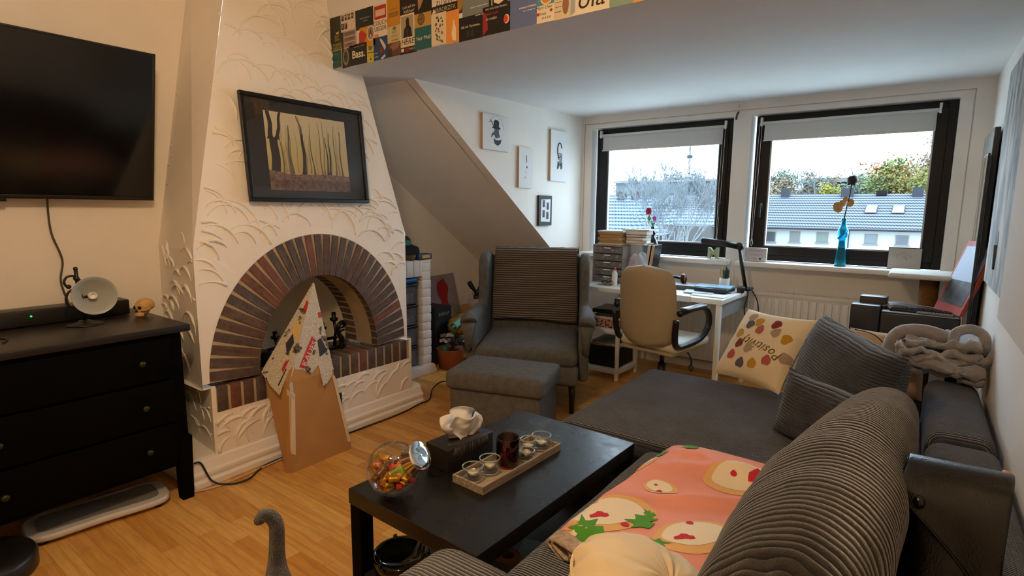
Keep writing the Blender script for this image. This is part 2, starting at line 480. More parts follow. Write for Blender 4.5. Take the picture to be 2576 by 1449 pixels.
# ================================================================== FIREPLACE
M_brickA = plain('clinker_brick_brown', '5c463b', .75, bump=.6, bscale=70, var=.35, vscale=30)
M_brickB = plain('clinker_brick_grey', '544640', .7, bump=.6, bscale=70, var=.35, vscale=30)
M_brickC = plain('clinker_brick_red', '6e4638', .75, bump=.6, bscale=70, var=.3, vscale=30)
M_mortar = plain('brick_mortar', 'b3a085', .9, bump=.5, bscale=160, var=.1)
BR = [M_brickA, M_brickB, M_brickC, M_mortar]
fp = thing('fireplace', 'white relief plaster chimney with a brick arch fireplace opening', 'fireplace', (0, 0, 0))
FX = -2.69
def fy_left(z): return 1.178 if z < 1.13 else 1.178 + (z - 1.13) * .232
def fy_right(z): return 2.49 if z < 1.17 else 2.49 - (z - 1.17) * .236
def fx_front(z): return FX if z < 1.15 else FX - (z - 1.15) * .104
CO = (1.84, .487, .629, .70); CI = (1.852, .47, .387, .486)
def ell(c, a): return c[0] - c[2] * math.cos(a), c[1] + c[3] * math.sin(a)
def arcs(g, P, N, region, n, rmin, rmax, rr=.0042, seed=1, bias=None):
    """raised trowel arcs: region(a,b)->bool on 2D face coords, P maps 2D->3D"""
    q = random.Random(seed); done = []
    tries = 0
    while len(done) < n and tries < n * 40:
        tries += 1
        a, b = q.uniform(*N[0]), q.uniform(*N[1])
        if not region(a, b): continue
        r = q.uniform(rmin, rmax)
        if any(abs(a - c[0]) + abs(b - c[1]) < .62 * (r + c[2]) * .8 for c in done[-26:]): continue
        base = q.uniform(-.5, .5) if bias is None else bias + q.uniform(-.45, .45)
        st = base + R(20); en = base + R(q.uniform(105, 175)); pts = []; rad = []
        m = 12
        ok = True
        for k in range(m + 1):
            t = k / m; an = st + (en - st) * t
            rr2 = r * (1 + .18 * t)
            pa, pb = a + rr2 * math.cos(an), b + rr2 * math.sin(an) * 1.05
            if not region(pa, pb):
                if len(pts) < 5: pts = []; rad = []; continue
                break
            pts.append(P(pa, pb)); rad.append(rr * (.25 + math.sin(math.pi * min(1, t * 1.15 + .02)) * q.uniform(.7, 1.1)))
        if len(pts) >= 5:
            pts = [(p_[0] + q.uniform(-.0004, .0004), p_[1] + q.uniform(-.0015, .0015), p_[2] + q.uniform(-.0015, .0015)) for p_ in pts]; g.tube(pts, [max(.0008, x) for x in rad], 6, 0); done.append((a, b, r))

# --- front face of the chimney with the arched hole
g = G()
N = 48
outer = []
def edge_pt(a):
    cy, cz = 1.84, .487; dy, dz = -math.cos(a), math.sin(a)
    ts = []
    if dy < -1e-6: ts.append((1.178 - cy) / dy)
    if dy > 1e-6: ts.append((2.49 - cy) / dy)
    if dz > 1e-6: ts.append((1.22 - cz) / dz)
    t = min(ts); return cy + dy * t, cz + dz * t
vs = []; fs = []
for k in range(N + 1):
    a = math.pi * k / N
    p = ell(CO, a); e = edge_pt(a)
    if e[1] > 1.15: e = (e[0], 1.22)
    vs += [(FX, p[0], p[1]), (fx_front(e[1]), min(max(e[0], fy_left(e[1])), fy_right(e[1])), e[1])]
for k in range(N): fs.append((2 * k, 2 * k + 1, 2 * k + 3, 2 * k + 2))
# corners
def corner(y, z, near):
    i = min(range(N + 1), key=lambda k: (vs[2 * k + 1][1] - near[0]) ** 2 + (vs[2 * k + 1][2] - near[1]) ** 2)
    return i
cl = len(vs); vs += [(fx_front(1.22), fy_left(1.22), 1.22), (fx_front(1.22), fy_right(1.22), 1.22)]
il = max(k for k in range(N // 2) if vs[2 * k + 1][2] < 1.2199); ir = min(k for k in range(N // 2, N + 1) if vs[2 * k + 1][2] < 1.2199)
fs.append((2 * il + 1, cl, 2 * il + 3)); fs.append((2 * ir - 1, cl + 1, 2 * ir + 1))
g.add(vs, fs)
# hood above
zt = 2.7
g.add([(fx_front(1.22), fy_left(1.22), 1.22), (fx_front(1.22), fy_right(1.22), 1.22), (fx_front(zt), fy_right(zt), zt), (fx_front(zt), fy_left(zt), zt)], [(0, 1, 2, 3)])
# left flank and right flank
def lb(z): return 1.235 if z < 1.13 else 1.245 + (z - 1.13) * .177
g.add([(FX, 1.178, .46), (XL - .02, lb(.46), .46), (XL - .02, lb(1.13), 1.13), (FX, 1.178, 1.13)], [(0, 1, 2, 3)])
g.add([(FX, 1.178, 1.13), (XL - .02, lb(1.13), 1.13), (XL - .02, lb(zt), zt), (fx_front(zt), fy_left(zt), zt)], [(0, 1, 2, 3)])
g.add([(FX, 2.49, .46), (XN, 2.49, .46), (XN, 2.49, 1.17), (FX, 2.49, 1.17)], [(0, 1, 2, 3)])
g.add([(FX, 2.49, 1.17), (XN, 2.49, 1.17), (XN, fy_right(zt), zt), (fx_front(zt), fy_right(zt), zt)], [(0, 1, 2, 3)])
def in_front(y, z):
    if z < .50 or z > 2.55: return False
    if y < fy_left(z) + .012 or y > fy_right(z) - .012: return False
    return ((y - 1.84) / .645) ** 2 + ((z - .487) / .715) ** 2 > 1
arcs(g, lambda y, z: (fx_front(z) + .0005, y, z), ((1.15, 2.5), (.45, 2.5)), lambda y, z: in_front(y, z) and not (z < 1.35 and z > 2), 150, .055, .135, .0070, 3)
def flankP(x, z): t = (FX - x) / (FX - XL); return (x, lerp(fy_left(z), lb(z), t) - .0005, z)
arcs(g, flankP, ((XL, FX), (.5, 2.5)), lambda x, z: XL + .01 < x < fx_front(z) - .01 and .48 < z < 2.5, 80, .05, .11, .0065, 5)
g.obj('hood', M_relief, fp, fix=False)

# --- lower body, plinth
g = G()
LY0, LY1 = 1.212, 2.52
g.add([(FX + .006, LY0, 0), (FX + .006, LY1, 0), (FX + .006, LY1, .335), (FX + .006, LY0, .335)], [(0, 1, 2, 3)])
g.add([(FX + .006, LY0, 0), (XL - .02, 1.25, 0), (XL - .02, 1.25, .462), (FX + .006, LY0, .462)], [(0, 1, 2, 3)])
g.add([(FX + .006, LY1, 0), (XN, LY1, 0), (XN, LY1, .462), (FX + .006, LY1, .462)], [(0, 1, 2, 3)])
g.add([(FX + .006, LY0, .462), (FX + .006, LY0 + .02, .462), (FX - .01, LY0 + .02, .462), (XL, 1.25, .462), (XL, 1.17, .462), (FX, 1.17, .462)], [(0, 1, 2, 3, 4, 5)])
g.add([(FX + .006, LY1, .462), (XN, LY1, .462), (XN, 2.48, .462), (FX + .006, 2.48, .462)], [(0, 1, 2, 3)])
for a, b in ((LY0, LY0 + .022), (LY1 - .016, LY1)):      # plaster edges beside the brick ledge
    g.box((FX - .01, a, .33), (FX + .007, b, .468))
arcs(g, lambda y, z: (FX + .0065, y, z), ((LY0, LY1), (.02, .33)), lambda y, z: LY0 + .01 < y < LY1 - .01 and .12 < z < .325, 52, .045, .10, .0085, 9, bias=.9)
arcs(g, lambda x, z: (x, lerp(LY0, 1.25, (FX - x) / (FX - XL)) - .0005, z), ((XL, FX), (.02, .46)), lambda x, z: XL < x < FX - .01 and .12 < z < .45, 14, .05, .10, .005, 11)
g.obj('lower_body', M_relief, fp, fix=False)
g = G()   # moulded plinth
prof = [(-2.64, 0), (-2.64, .028), (-2.648, .034), (-2.652, .042), (-2.646, .056), (-2.648, .072), (-2.660, .078), (-2.664, .090), (-2.672, .118), (-2.70, .135), (-3.2, .138), (-3.2, 0)]
ys = [1.085, 1.09] + [1.1 + i * .1 for i in range(15)] + [2.585, 2.60]
vs = []
for i, y in enumerate(ys):
    w = .004 * math.sin(y * 7.3) + .003 * math.sin(y * 17)
    for x, z in prof:
        xx = x if x < -3 else x + w * .6
        if i in (0, len(ys) - 1) and x > -3: xx = x - .006
        vs.append((xx, y, z))
n = len(prof); fs = []
for i in range(len(ys) - 1):
    for k in range(n): fs.append((i * n + k, i * n + (k + 1) % n, (i + 1) * n + (k + 1) % n, (i + 1) * n + k))
fs += [tuple(range(n)), tuple((len(ys) - 1) * n + k for k in range(n))[::-1]]
g.add(vs, fs, 0, False); g.obj('plinth', M_relief, fp, bevel=.004)

# --- brick ring
g = G(); q = random.Random(4); nb = 33
def ringpt(t, a, x):
    po, pi = ell(CO, a), ell(CI, a); return (x, lerp(pi[0], po[0], t), lerp(pi[1], po[1], t))
m = 66; vs = []; fs = []
for k in range(m + 1):
    a = math.pi * k / m
    vs += [ringpt(0, a, FX - .004), ringpt(1.01, a, FX - .004), ringpt(0, a, FX - .32)]
for k in range(m): fs += [(3 * k, 3 * k + 1, 3 * k + 4, 3 * k + 3), (3 * k, 3 * k + 3, 3 * k + 5, 3 * k + 2)]
g.add(vs, fs, 3)
for k in range(nb):
    a0 = math.pi * (k + .10) / nb; a1 = math.pi * (k + .86) / nb
    mi = q.choice([0, 0, 0, 1, 1, 1, 1, 2]) if k not in (9, 10) else 2
    d = q.uniform(-.001, .003)
    cols = []
    for f in range(4):
        a = lerp(a0, a1, f / 3); am_ = (a0 + a1) / 2; ao = am_ + (a - am_) * .88; ai = am_ + (a - am_) * 1.16; j = q.uniform(-.0015, .0015)
        cols.append([ringpt(.015, ai, FX - .2), ringpt(.0 - .006, ai, FX + d), ringpt(.5, a, FX + .002 + d + j), ringpt(.985, ao, FX + d)])
    vs = [p for c in cols for p in c]; fs = []
    for f in range(3):
        for r_ in range(3): fs.append((4 * f + r_, 4 * f + r_ + 1, 4 * f + r_ + 5, 4 * f + r_ + 4))
    # sides
    b = len(vs)
    back = [ringpt(.985, a0, FX - .01), ringpt(.985, a1, FX - .01)]
    vs += back
    fs += [(0, 1, 2, 3, b), (12, b + 1, 15, 14, 13), (3, 7, 11, 15, b + 1, b)]
    g.add(vs, fs, mi)
    # soffit bricks behind the first ones
    for xx0, xx1 in ((FX - .205, FX - .315),):
        g.add([ringpt(-.004, a0, xx0), ringpt(-.004, a1, xx0), ringpt(-.004, a1, xx1), ringpt(-.004, a0, xx1)], [(0, 1, 2, 3)], q.choice([0, 0, 1]))
g.obj('brick_arch', BR, fp, fix=False)

# --- ledge of upright bricks, hearth floor
g = G()
g.box((FX - .38, LY0 + .02, .325), (FX - .001, LY1 - .014, .455), 3)
y = LY0 + .03; k = 0
while y < LY1 - .05:
    w = .052
    mi = q.choice([0, 1, 1, 2])
    g.rbox((FX - .16, y, .332), (FX + .004, min(y + w, LY1 - .018), .461), .004, mi, 2)
    g.rbox((FX - .34, y, .40), (FX - .17, min(y + w, LY1 - .018), .460), .004, q.choice([0, 1]), 2)
    y += w + .014; k += 1
g.obj('brick_ledge', BR, fp)
# --- fire chamber: back wall and vault
g = G(); vs = []; fs = []
XB = FX - .40
for k in range(m + 1):
    a = math.pi * k / m; p = ell((1.852, .45, .37, .48), a)
    r_ = ell((1.852, .45, .40, .52), a)
    vs += [(FX - .31, r_[0], r_[1]), (XB, p[0], p[1]), (XB, 1.852, .45)]
for k in range(m): fs += [(3 * k, 3 * k + 3, 3 * k + 4, 3 * k + 1), (3 * k + 1, 3 * k + 4, 3 * k + 2)]
g.add(vs, fs, 0, True); g.obj('chamber', plain('chamber_plaster', 'cfc4ae', .9, bump=.2), fp, fix=False)

# soot door in the plinth wall
g = G(); g.rbox((FX + .004, 1.875, .09), (FX + .016, 1.95, .245), .003); g.cyl((FX + .016, 1.89, .17), (FX + .024, 1.89, .17), .006, 10)
g.obj('soot_door', plain('black_iron', '141312', .35), fp)

# --- white brick pier beside the chimney with a niche for the drawer tower
M_wbrick = plain('white_painted_brick', 'e3ddda', .7, bump=.3, bscale=60, var=.04)
pr = thing('brick_shelf', 'low white painted brick shelf right of the chimney', 'shelf', (-3.12, 0, 0))
g = G(); q = random.Random(8)
g.box((XN - (-3.12), 3.062, 0), (-.004, 3.148, .93))
z = .02
while z < .92:
    h = .062
    for y0_, y1_ in ((3.060, 3.155),):
        g.rbox((-.30, y0_ + q.uniform(-.001, .001), z), (q.uniform(-.001, .003), y1_ + q.uniform(-.002, .001), min(z + h, .93)), .004, 0, 2)
    z += h + .006
g.obj('pier', M_wbrick, pr)
g = G(); g.box((XN + 3.12, 2.625, .80), (-.006, 3.065, .925))
y = 2.625
while y < 3.06:
    g.rbox((-.3, y, .80), (.001, min(y + .064, 3.062), .932), .004, 0, 2); y += .069
g.obj('lintel', M_wbrick, pr)
g = G(); g.prism([(2.625, 0), (3.20, 0), (3.195, .03), (3.185, .035), (3.18, .06), (3.165, .075), (2.625, .075)], -.54, .018, axis='x')
g.obj('base_moulding', M_wbrick, pr, bevel=.004)
# ================================================================== LARGE FURNITURE
M_black = plain('black_brown_lacquer', '060504', .65, var=.2, vscale=5, spec=.04)
M_blacktop = plain('black_brown_top', '1a1613', .40, bump=.05, bscale=200, var=.25, vscale=6)
M_knob = plain('aged_brass', '3a3a22', .45, .8)
M_metal = plain('brushed_steel', 'b9bdc2', .25, 1.)
M_chrome = plain('chrome', 'e8ecf0', .06, 1.)
M_wht = plain('white_lacquer', 'ece9e4', .35)
M_paper = plain('white_paper', 'e6e6e4', .8)
M_dark = plain('dark_plastic', '1b1c20', .35)
M_rub = plain('black_cable', '0c0c0c', .5)

# ---- dresser
dr = thing('dresser', 'wide black-brown chest of drawers under the television', 'dresser', (-2.86, .3, 0))
# local: x from -.34 (wall) to .28 (front), y -.9 .. .79
g = G(); g.rbox((-.345, -.92, .785), (.285, .795, .815), .004); g.obj('top', M_blacktop, dr)
g = G(); g.box((-.33, -.88, .17), (.255, .765, .785)); g.obj('body', M_black, dr, bevel=.003)
for x in (-.30, .24):
    for y in (-.86, .745):
        g = G(); g.add([(x - .028, y - .026, 0), (x + .022, y - .026, 0), (x + .022, y + .022, 0), (x - .028, y + .022, 0), (x - .03, y - .03, .3), (x + .03, y - .03, .3), (x + .03, y + .03, .3), (x - .03, y + .03, .3)],
              [(0, 3, 2, 1), (4, 5, 6, 7), (0, 1, 5, 4), (1, 2, 6, 5), (2, 3, 7, 6), (3, 0, 4, 7)]); g.obj('leg', M_black, dr, bevel=.003)
for r_, (za, zb) in enumerate(((.585, .765), (.385, .575), (.19, .375))):
    for c_, (ya, yb) in enumerate(((-.84, -.065), (-.045, .715))):
        g = G(); g.rbox((.25, ya, za), (.268, yb, zb), .004); d = g.obj('drawer', M_black, dr)
        for ky in ((ya + .17), (yb - .12)):
            g = G().at((.268, ky, (za + zb) / 2), (0, R(90), 0)); g.lathe([(0, .026), (.010, .025), (.014, .019), (.012, .012), (.006, .006), (.007, 0)], 16); g.obj('knob', M_knob, d)

# ---- television on the wall, tipped forward a little
M_screen = plain('tv_screen', '060605', .13, spec=.6)
tv = thing('television', 'large black flat television mounted on the cream wall', 'television', (XL + .085, .592, 1.36), rot=(0, R(12.8), 0))
g = G(); g.rbox((-.035, -.61, .0), (.0, .612, .698), .006); g.obj('housing', M_blk, tv)
g = G(); g.box((.0005, -.600, .020), (.0022, .602, .690)); g.obj('screen', M_screen, tv)
g = G(); g.rbox((-.001, -.61, .0), (.004, .612, .018), .002); g.rbox((-.001, -.61, .688), (.004, .612, .698), .002); g.rbox((-.001, .600, .0), (.004, .612, .698), .002); g.rbox((-.001, -.61, .0), (.004, -.60, .698), .002)
g.obj('bezel', M_blk, tv)
g = G(); g.rbox((-.02, -.03, -.014), (.002, .05, .001), .003); g.obj('sensor', M_blk, tv)
g = G(); g.box((-.10, -.12, .15), (-.034, .12, .40)); g.box((-.10, -.2, .25), (-.05, .2, .30)); g.obj('wall_mount', M_dark, tv)
tc = G(); tc.tube(smooth_path([(XL + .05, .79, 1.40), (XL + .012, .795, 1.30), (XL + .010, .80, 1.20), (XL + .012, .828, 1.08), (XL + .008, .815, .98), (XL + .012, .835, .87), (XL + .03, .838, .82)], 6), .0045, 6)
tag(tc.obj('television_cable', plain('grey_cable', '4a4438', .6)), 'thin dark cable hanging down the wall below the television', 'cable')

# ---- soundbar
sb = thing('soundbar', 'long black soundbar with a green light on the dresser', 'soundbar', (-3.09, .45, .815))
g = G(); g.rbox((-.055, -.60, .002), (.055, .575, .072), .006); g.obj('housing', M_blk, sb)
g = G().at((.056, .205, .045), (0, R(90), 0)); g.lathe([(0, .002), (.0035, .0015), (.004, 0)], 10); g.obj('indicator_light', glow('green_led', '20d070', 2.5), sb)

# ---- coffee table
ct = thing('coffee_table', 'low black rectangular coffee table with an open lower shelf', 'table', (-1.097, 1.462, 0), R(-2.2))
M_tt = NT('coffee_table_lacquer'); 
_v = M_tt.coord(); M_tt.l(M_tt.ramp(M_tt.noise(_v, 6, 5), [(.3, srgb('0c0b0a')), (.7, srgb('14110f'))]), M_tt.b.inputs['Base Color'])
M_tt.l(M_tt.ramp(M_tt.noise(_v, 14, 6), [(.35, (.24, .24, .24, 1)), (.7, (.40, .40, .40, 1))]), M_tt.b.inputs['Roughness'])
M_tt = M_tt.m
g = G(); g.box((-.275, -.45, .40), (.275, .45, .45)); g.obj('tabletop', M_tt, ct, bevel=.002)
for sx in (-1, 1):
    for sy in (-1, 1):
        g = G(); g.cbox((sx * .247, sy * .422, .20), (.05, .05, .40)); g.obj('leg', M_black, ct, bevel=.002)
g = G(); g.box((-.262, -.437, .152), (.262, .437, .17)); g.obj('shelf', M_blacktop, ct, bevel=.002)

# ---- sofa
def cord(name, per, col, amp=.6, dist=.006, lo='15', axis=1, wr=0.):
    w = NT(name); v = w.coord(); sp = w.n('ShaderNodeSeparateXYZ'); w.l(v, sp.inputs[0])
    n1 = w.noise(v, 5.0, 3); n2 = w.noise(v, 26.0, 2)
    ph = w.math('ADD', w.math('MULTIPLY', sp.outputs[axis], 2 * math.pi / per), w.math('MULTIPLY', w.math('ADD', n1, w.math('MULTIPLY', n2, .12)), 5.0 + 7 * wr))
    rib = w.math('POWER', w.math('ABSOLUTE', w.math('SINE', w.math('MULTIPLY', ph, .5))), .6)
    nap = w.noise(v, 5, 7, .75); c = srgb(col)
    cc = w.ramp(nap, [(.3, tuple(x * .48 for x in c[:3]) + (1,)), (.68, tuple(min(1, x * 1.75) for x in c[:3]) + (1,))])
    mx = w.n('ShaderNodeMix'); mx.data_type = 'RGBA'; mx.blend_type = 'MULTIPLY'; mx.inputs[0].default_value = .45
    w.l(cc, mx.inputs[6]); w.l(w.ramp(rib, [(0, (.45, .45, .45, 1)), (.8, (1.1, 1.1, 1.1, 1))]), mx.inputs[7])  # shade in the grooves between the ribs is painted into the base colour
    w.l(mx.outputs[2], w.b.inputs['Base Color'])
    w.set(Roughness=.95); w.b.inputs['Sheen Weight'].default_value = .35; w.b.inputs['Sheen Roughness'].default_value = .4
    w.b.inputs['Specular IOR Level'].default_value = .15
    h = w.math('ADD', rib, w.math('MULTIPLY', w.noise(v, 240, 3), .35))
    w.bump(h, amp, dist); return w.m
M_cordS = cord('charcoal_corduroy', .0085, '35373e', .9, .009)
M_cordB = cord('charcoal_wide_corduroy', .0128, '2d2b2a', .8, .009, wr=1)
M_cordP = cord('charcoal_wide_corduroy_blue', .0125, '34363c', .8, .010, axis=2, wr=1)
so = thing('corner_sofa', 'large charcoal corduroy corner sofa along the right wall', 'sofa', (-.2, 1.9, 0))
SO = Vector((.2, -1.9, 0))
def soft(lo, hi, r, name, mat, dome=.0, seg=5, noise_a=.004, nx=1):
    """upholstered block: subdivided rounded box with a slightly crowned top"""
    bm = bmesh.new(); bmesh.ops.create_cube(bm, size=1)
    c = [(lo[i] + hi[i]) / 2 for i in range(3)]; h = [(hi[i] - lo[i]) / 2 for i in range(3)]
    for v in bm.verts: v.co = Vector([c[i] + v.co[i] * 2 * h[i] for i in range(3)])
    bmesh.ops.bevel(bm, geom=list(bm.edges), offset=r, segments=seg, profile=.5, affect='EDGES')
    for ax in range(3):
        d = 2 * h[ax]; k = max(1, int(d / .05))
        for i in range(1, k):
            p = Vector((0, 0, 0)); p[ax] = lo[ax] + r + (d - 2 * r) * i / k; nn = Vector((0, 0, 0)); nn[ax] = 1
            bmesh.ops.bisect_plane(bm, geom=list(bm.verts) + list(bm.edges) + list(bm.faces), plane_co=p, plane_no=nn)
    for v in bm.verts:
        u = (v.co.x - c[0]) / h[0]; w = (v.co.y - c[1]) / h[1]
        if v.co.z > c[2]: v.co.z += dome * (1 - u * u) * (1 - w * w)
        nz = noise.noise(v.co * 6.0); v.co += (v.co - Vector(c)).normalized() * nz * noise_a
    g = G(); g.add([tuple(v.co + SO) for v in bm.verts], [[v.index for v in f.verts] for f in bm.faces], 0, True); bm.free()
    return g.obj(name, mat, so)
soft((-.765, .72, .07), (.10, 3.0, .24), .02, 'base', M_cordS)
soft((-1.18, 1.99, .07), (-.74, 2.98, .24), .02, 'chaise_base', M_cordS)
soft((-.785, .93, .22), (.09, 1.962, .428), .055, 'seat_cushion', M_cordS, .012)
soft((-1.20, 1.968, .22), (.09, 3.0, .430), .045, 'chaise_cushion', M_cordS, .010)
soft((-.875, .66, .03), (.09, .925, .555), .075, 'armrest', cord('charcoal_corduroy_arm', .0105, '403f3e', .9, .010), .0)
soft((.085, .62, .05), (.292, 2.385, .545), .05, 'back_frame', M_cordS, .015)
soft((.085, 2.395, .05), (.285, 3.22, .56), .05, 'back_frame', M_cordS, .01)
for x, y in ((-1.12, 2.05), (-1.12, 2.9), (-.7, .75), (.2, .75), (.2, 3.1)):
    g = G(); g.cyl((x + SO.x, y + SO.y, 0), (x + SO.x, y + SO.y, .08), .022, 12); g.obj('foot', M_blk, so)

def sq(g, w, h, t, e=.7, nu=64, nv=40, amp=.006, fr=7., gather=0, bulge=0.):
    """cushion as a superellipsoid: w along y (long), h along z, t along x"""
    def P(u, v):
        a = -math.pi + 2 * math.pi * u; b = -math.pi / 2 + math.pi * v   # b along y
        cb, sbn = math.cos(b), math.sin(b)
        f = lambda x, p: math.copysign(abs(x) ** p, x)
        y = w / 2 * f(sbn, .62)
        rr = abs(cb) ** .55
        x = t / 2 * f(math.cos(a), .95) * rr; z = h / 2 * f(math.sin(a), e) * rr
        if y > -.2: k_ = ((y + .2) / (w / 2 + .2)) ** 1.3; x = x * (1 - .42 * k_) + .035 * k_
        if y > 0: z = (z + h / 2) * (1 - .10 * (y / (w / 2)) ** 2) - h / 2; z *= 1.0
        p = Vector((x, y, z))
        n = noise.noise(Vector((x * fr, y * fr * .6, z * fr))) * amp * 2.2 + noise.noise(Vector((x * 4, y * 26, z * 4 + 3))) * amp * .8
        if gather: n += math.sin(a * gather) * amp * 1.1 * min(1, abs(sbn) ** 9)
        return p + p.normalized() * n
    g.sheet(P, nu, nv); return g
cu = thing('sofa_cushion', 'huge dark corduroy back cushion nearest the camera', 'cushion', (-.118, 1.36, .675), rot=(R(0), R(22), R(-2.5)), group='loose corduroy back cushions')
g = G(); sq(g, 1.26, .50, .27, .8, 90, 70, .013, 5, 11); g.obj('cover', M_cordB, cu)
def pillow_fn(w, h, t, pinch=.07, ex=.42):
    def S(u, v, side=1, off=0.):
        """u,v in -1..1; flat pillow in xz plane, thickness along y; side -1 = front (towards -y)"""
        k = 1 - pinch * (1 - u * u) ; k2 = 1 - pinch * (1 - v * v)
        x = u * w / 2 * k2; z = v * h / 2 * k
        T = t / 2 * max(0., (1 - abs(u) ** 2.6) * (1 - abs(v) ** 2.6)) ** ex
        T += .004 * noise.noise(Vector((u * 3, v * 3, side * 2))) * (1 if T > .01 else 0)
        return Vector((x, side * (T + off), z))
    return S
def pillow(g, S, n=28, mi=0):
    g.sheet(lambda u, v: S(2 * u - 1, 2 * v - 1, -1), n, n, mi); g.sheet(lambda u, v: S(1 - 2 * u, 2 * v - 1, 1), n, n, mi); return g
cu2 = thing('sofa_cushion', 'bluish charcoal corduroy cushion propped behind the big near cushion', 'cushion', (-.20, 2.68, .622), rot=(R(-12), R(5), R(-56)), group='loose corduroy back cushions')
S4 = pillow_fn(.60, .42, .26, .05, .42)
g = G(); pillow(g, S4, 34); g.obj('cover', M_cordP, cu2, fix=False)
cu3 = thing('sofa_cushion', 'slumped dark corduroy cushion between the propped one and the chaise', 'cushion', (-.20, 2.30, .560), rot=(R(-10), R(4), R(-28)), group='loose corduroy back cushions')
S5 = pillow_fn(.44, .27, .20, .08, .5)
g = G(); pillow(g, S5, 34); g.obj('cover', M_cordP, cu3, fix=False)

# ---- wing armchair
M_grey = plain('grey_wool_upholstery', '5a5a58', .95, bump=.6, bscale=260, var=.18, vscale=30)
M_legwood = plain('dark_stained_leg', '1e1612', .4)
ac = thing('wing_armchair', 'grey high-backed wing armchair beside the dormer wall', 'armchair', (-2.17, 3.20, 0), R(29))
def upb(name, lo, hi, r, mat=M_grey, par=ac, rot=None, dome=0):
    g = G()
    if rot: g.at(rot[0], rot[1])
    bm = bmesh.new(); bmesh.ops.create_cube(bm, size=1)
    c = [(lo[i] + hi[i]) / 2 for i in range(3)]; h = [(hi[i] - lo[i]) / 2 for i in range(3)]
    for v in bm.verts: v.co = Vector([c[i] + v.co[i] * 2 * h[i] for i in range(3)])
    bmesh.ops.bevel(bm, geom=list(bm.edges), offset=min(r, min(h) * .95), segments=4, profile=.5, affect='EDGES')
    for ax in (0, 1):
        for i in range(1, 8):
            p = Vector((0, 0, 0)); p[ax] = lo[ax] + 2 * h[ax] * i / 8; nn = Vector((0, 0, 0)); nn[ax] = 1
            bmesh.ops.bisect_plane(bm, geom=list(bm.verts) + list(bm.edges) + list(bm.faces), plane_co=p, plane_no=nn)
    for v in bm.verts:
        if v.co.z > c[2]:
            u = (v.co.x - c[0]) / h[0]; w = (v.co.y - c[1]) / h[1]; v.co.z += dome * (1 - u * u) * (1 - w * w)
    g.add([tuple(v.co) for v in bm.verts], [[v.index for v in f.verts] for f in bm.faces], 0, True); bm.free()
    return g.obj(name, mat, par)
upb('seat_base', (-.335, -.36, .19), (.335, .36, .33), .02)
upb('seat_cushion', (-.335, -.43, .325), (.335, .26, .445), .045, dome=.02)
upb('seat_front', (-.34, -.42, .20), (.34, -.34, .335), .03)
def sideprofile(s):
    # scroll arm and wing in one flowing side panel
    P = [(-.30, .20), (-.345, .35), (-.35, .50), (-.335, .585), (-.28, .61), (-.10, .60), (.02, .615), (.09, .66), (.11, .76), (.09, .88), (.11, .96), (.17, 1.005), (.28, 1.01), (.40, .99), (.43, .93), (.40, .60), (.34, .20)]
    return P
for s in (-1, 1):
    g = G(); g.prism([(a, b) for a, b in sideprofile(s) if True], s * .335, s * .405, axis='x')
    o = g.obj('wing', M_grey, ac, bevel=.026, seg=4)
    # rolled arm pad
    g = G(); g.tube(smooth_path([(s * .385, -.345, .585), (s * .39, -.30, .60), (s * .385, -.05, .60), (s * .375, .08, .62)], 5), [.03, .052, .055, .055, .055, .054, .054, .053, .053, .052, .052, .05, .05, .046, .04, .03], 16)
    g.tube([(s * .385, -.345, .40), (s * .387, -.352, .50), (s * .388, -.350, .585)], [.022, .030, .046], 14)
    g.obj('arm_roll', M_grey, ac)
g = G().at((0, .30, .34), (R(-9), 0, 0)); g.rbox((-.345, -.04, -.06), (.345, .09, .665), .05, seg=5); g.obj('backrest', M_grey, ac)
for sx in (-1, 1):
    g = G(); g.tube([(sx * .30, -.33, .22), (sx * .305, -.345, .0)], [.026, .016], 12); g.obj('leg', M_legwood, ac)
    g = G(); g.tube([(sx * .28, .33, .22), (sx * .285, .39, .0)], [.026, .016], 12); g.obj('leg', M_legwood, ac)

# knitted throw over the backrest
def knit_mat():
    w = NT('brown_knit'); v = w.coord(kind='UV') if False else w.coord(); sp = w.n('ShaderNodeSeparateXYZ'); w.l(v, sp.inputs[0])
    n = w.noise(v, 9, 3)
    s = w.math('SINE', w.math('ADD', w.math('MULTIPLY', sp.outputs[2], 2 * math.pi / .0165), w.math('MULTIPLY', n, 3)))
    w.l(w.ramp(s, [(.2, srgb('4a423b')), (.75, srgb('8a7e72'))]), w.b.inputs['Base Color']); w.set(Roughness=.95)
    w.bump(w.math('ADD', s, w.math('MULTIPLY', w.noise(v, 220, 2), .8)), .8, .005); return w.m
th = thing('knitted_throw', 'brown ribbed knitted throw draped over the armchair backrest', 'blanket', (-2.17, 3.20, 0), R(29))
def throwP(u, v):
    x = -.315 + .63 * u; L = v * .66
    # path: back side -> over the top -> down the front
    path = [(.50, .86), (.485, .94), (.465, 1.0), (.43, 1.035), (.38, 1.04), (.335, 1.015), (.325, .95), (.312, .86), (.298, .76), (.282, .66), (.268, .56), (.258, .505)]
    k = v * (len(path) - 1); i = min(int(k), len(path) - 2); f = k - i
    y = lerp(path[i][0], path[i + 1][0], f); z = lerp(path[i][1], path[i + 1][1], f)
    y -= .032 + .006 * math.sin(u * 11 + v * 5) * v + .008 * noise.noise(Vector((u * 4, v * 4, 1)))
    if v > .9: z += .010 * math.sin(u * 5)
    x += .012 * math.sin(v * 9) * (u - .5)
    return (x, y, z + (.006 * noise.noise(Vector((u * 12, 0, 5))) if v < .5 else 0))
g = G(); g.sheet(throwP, 40, 60, thick=.006); g.obj('throw_cloth', knit_mat(), th)

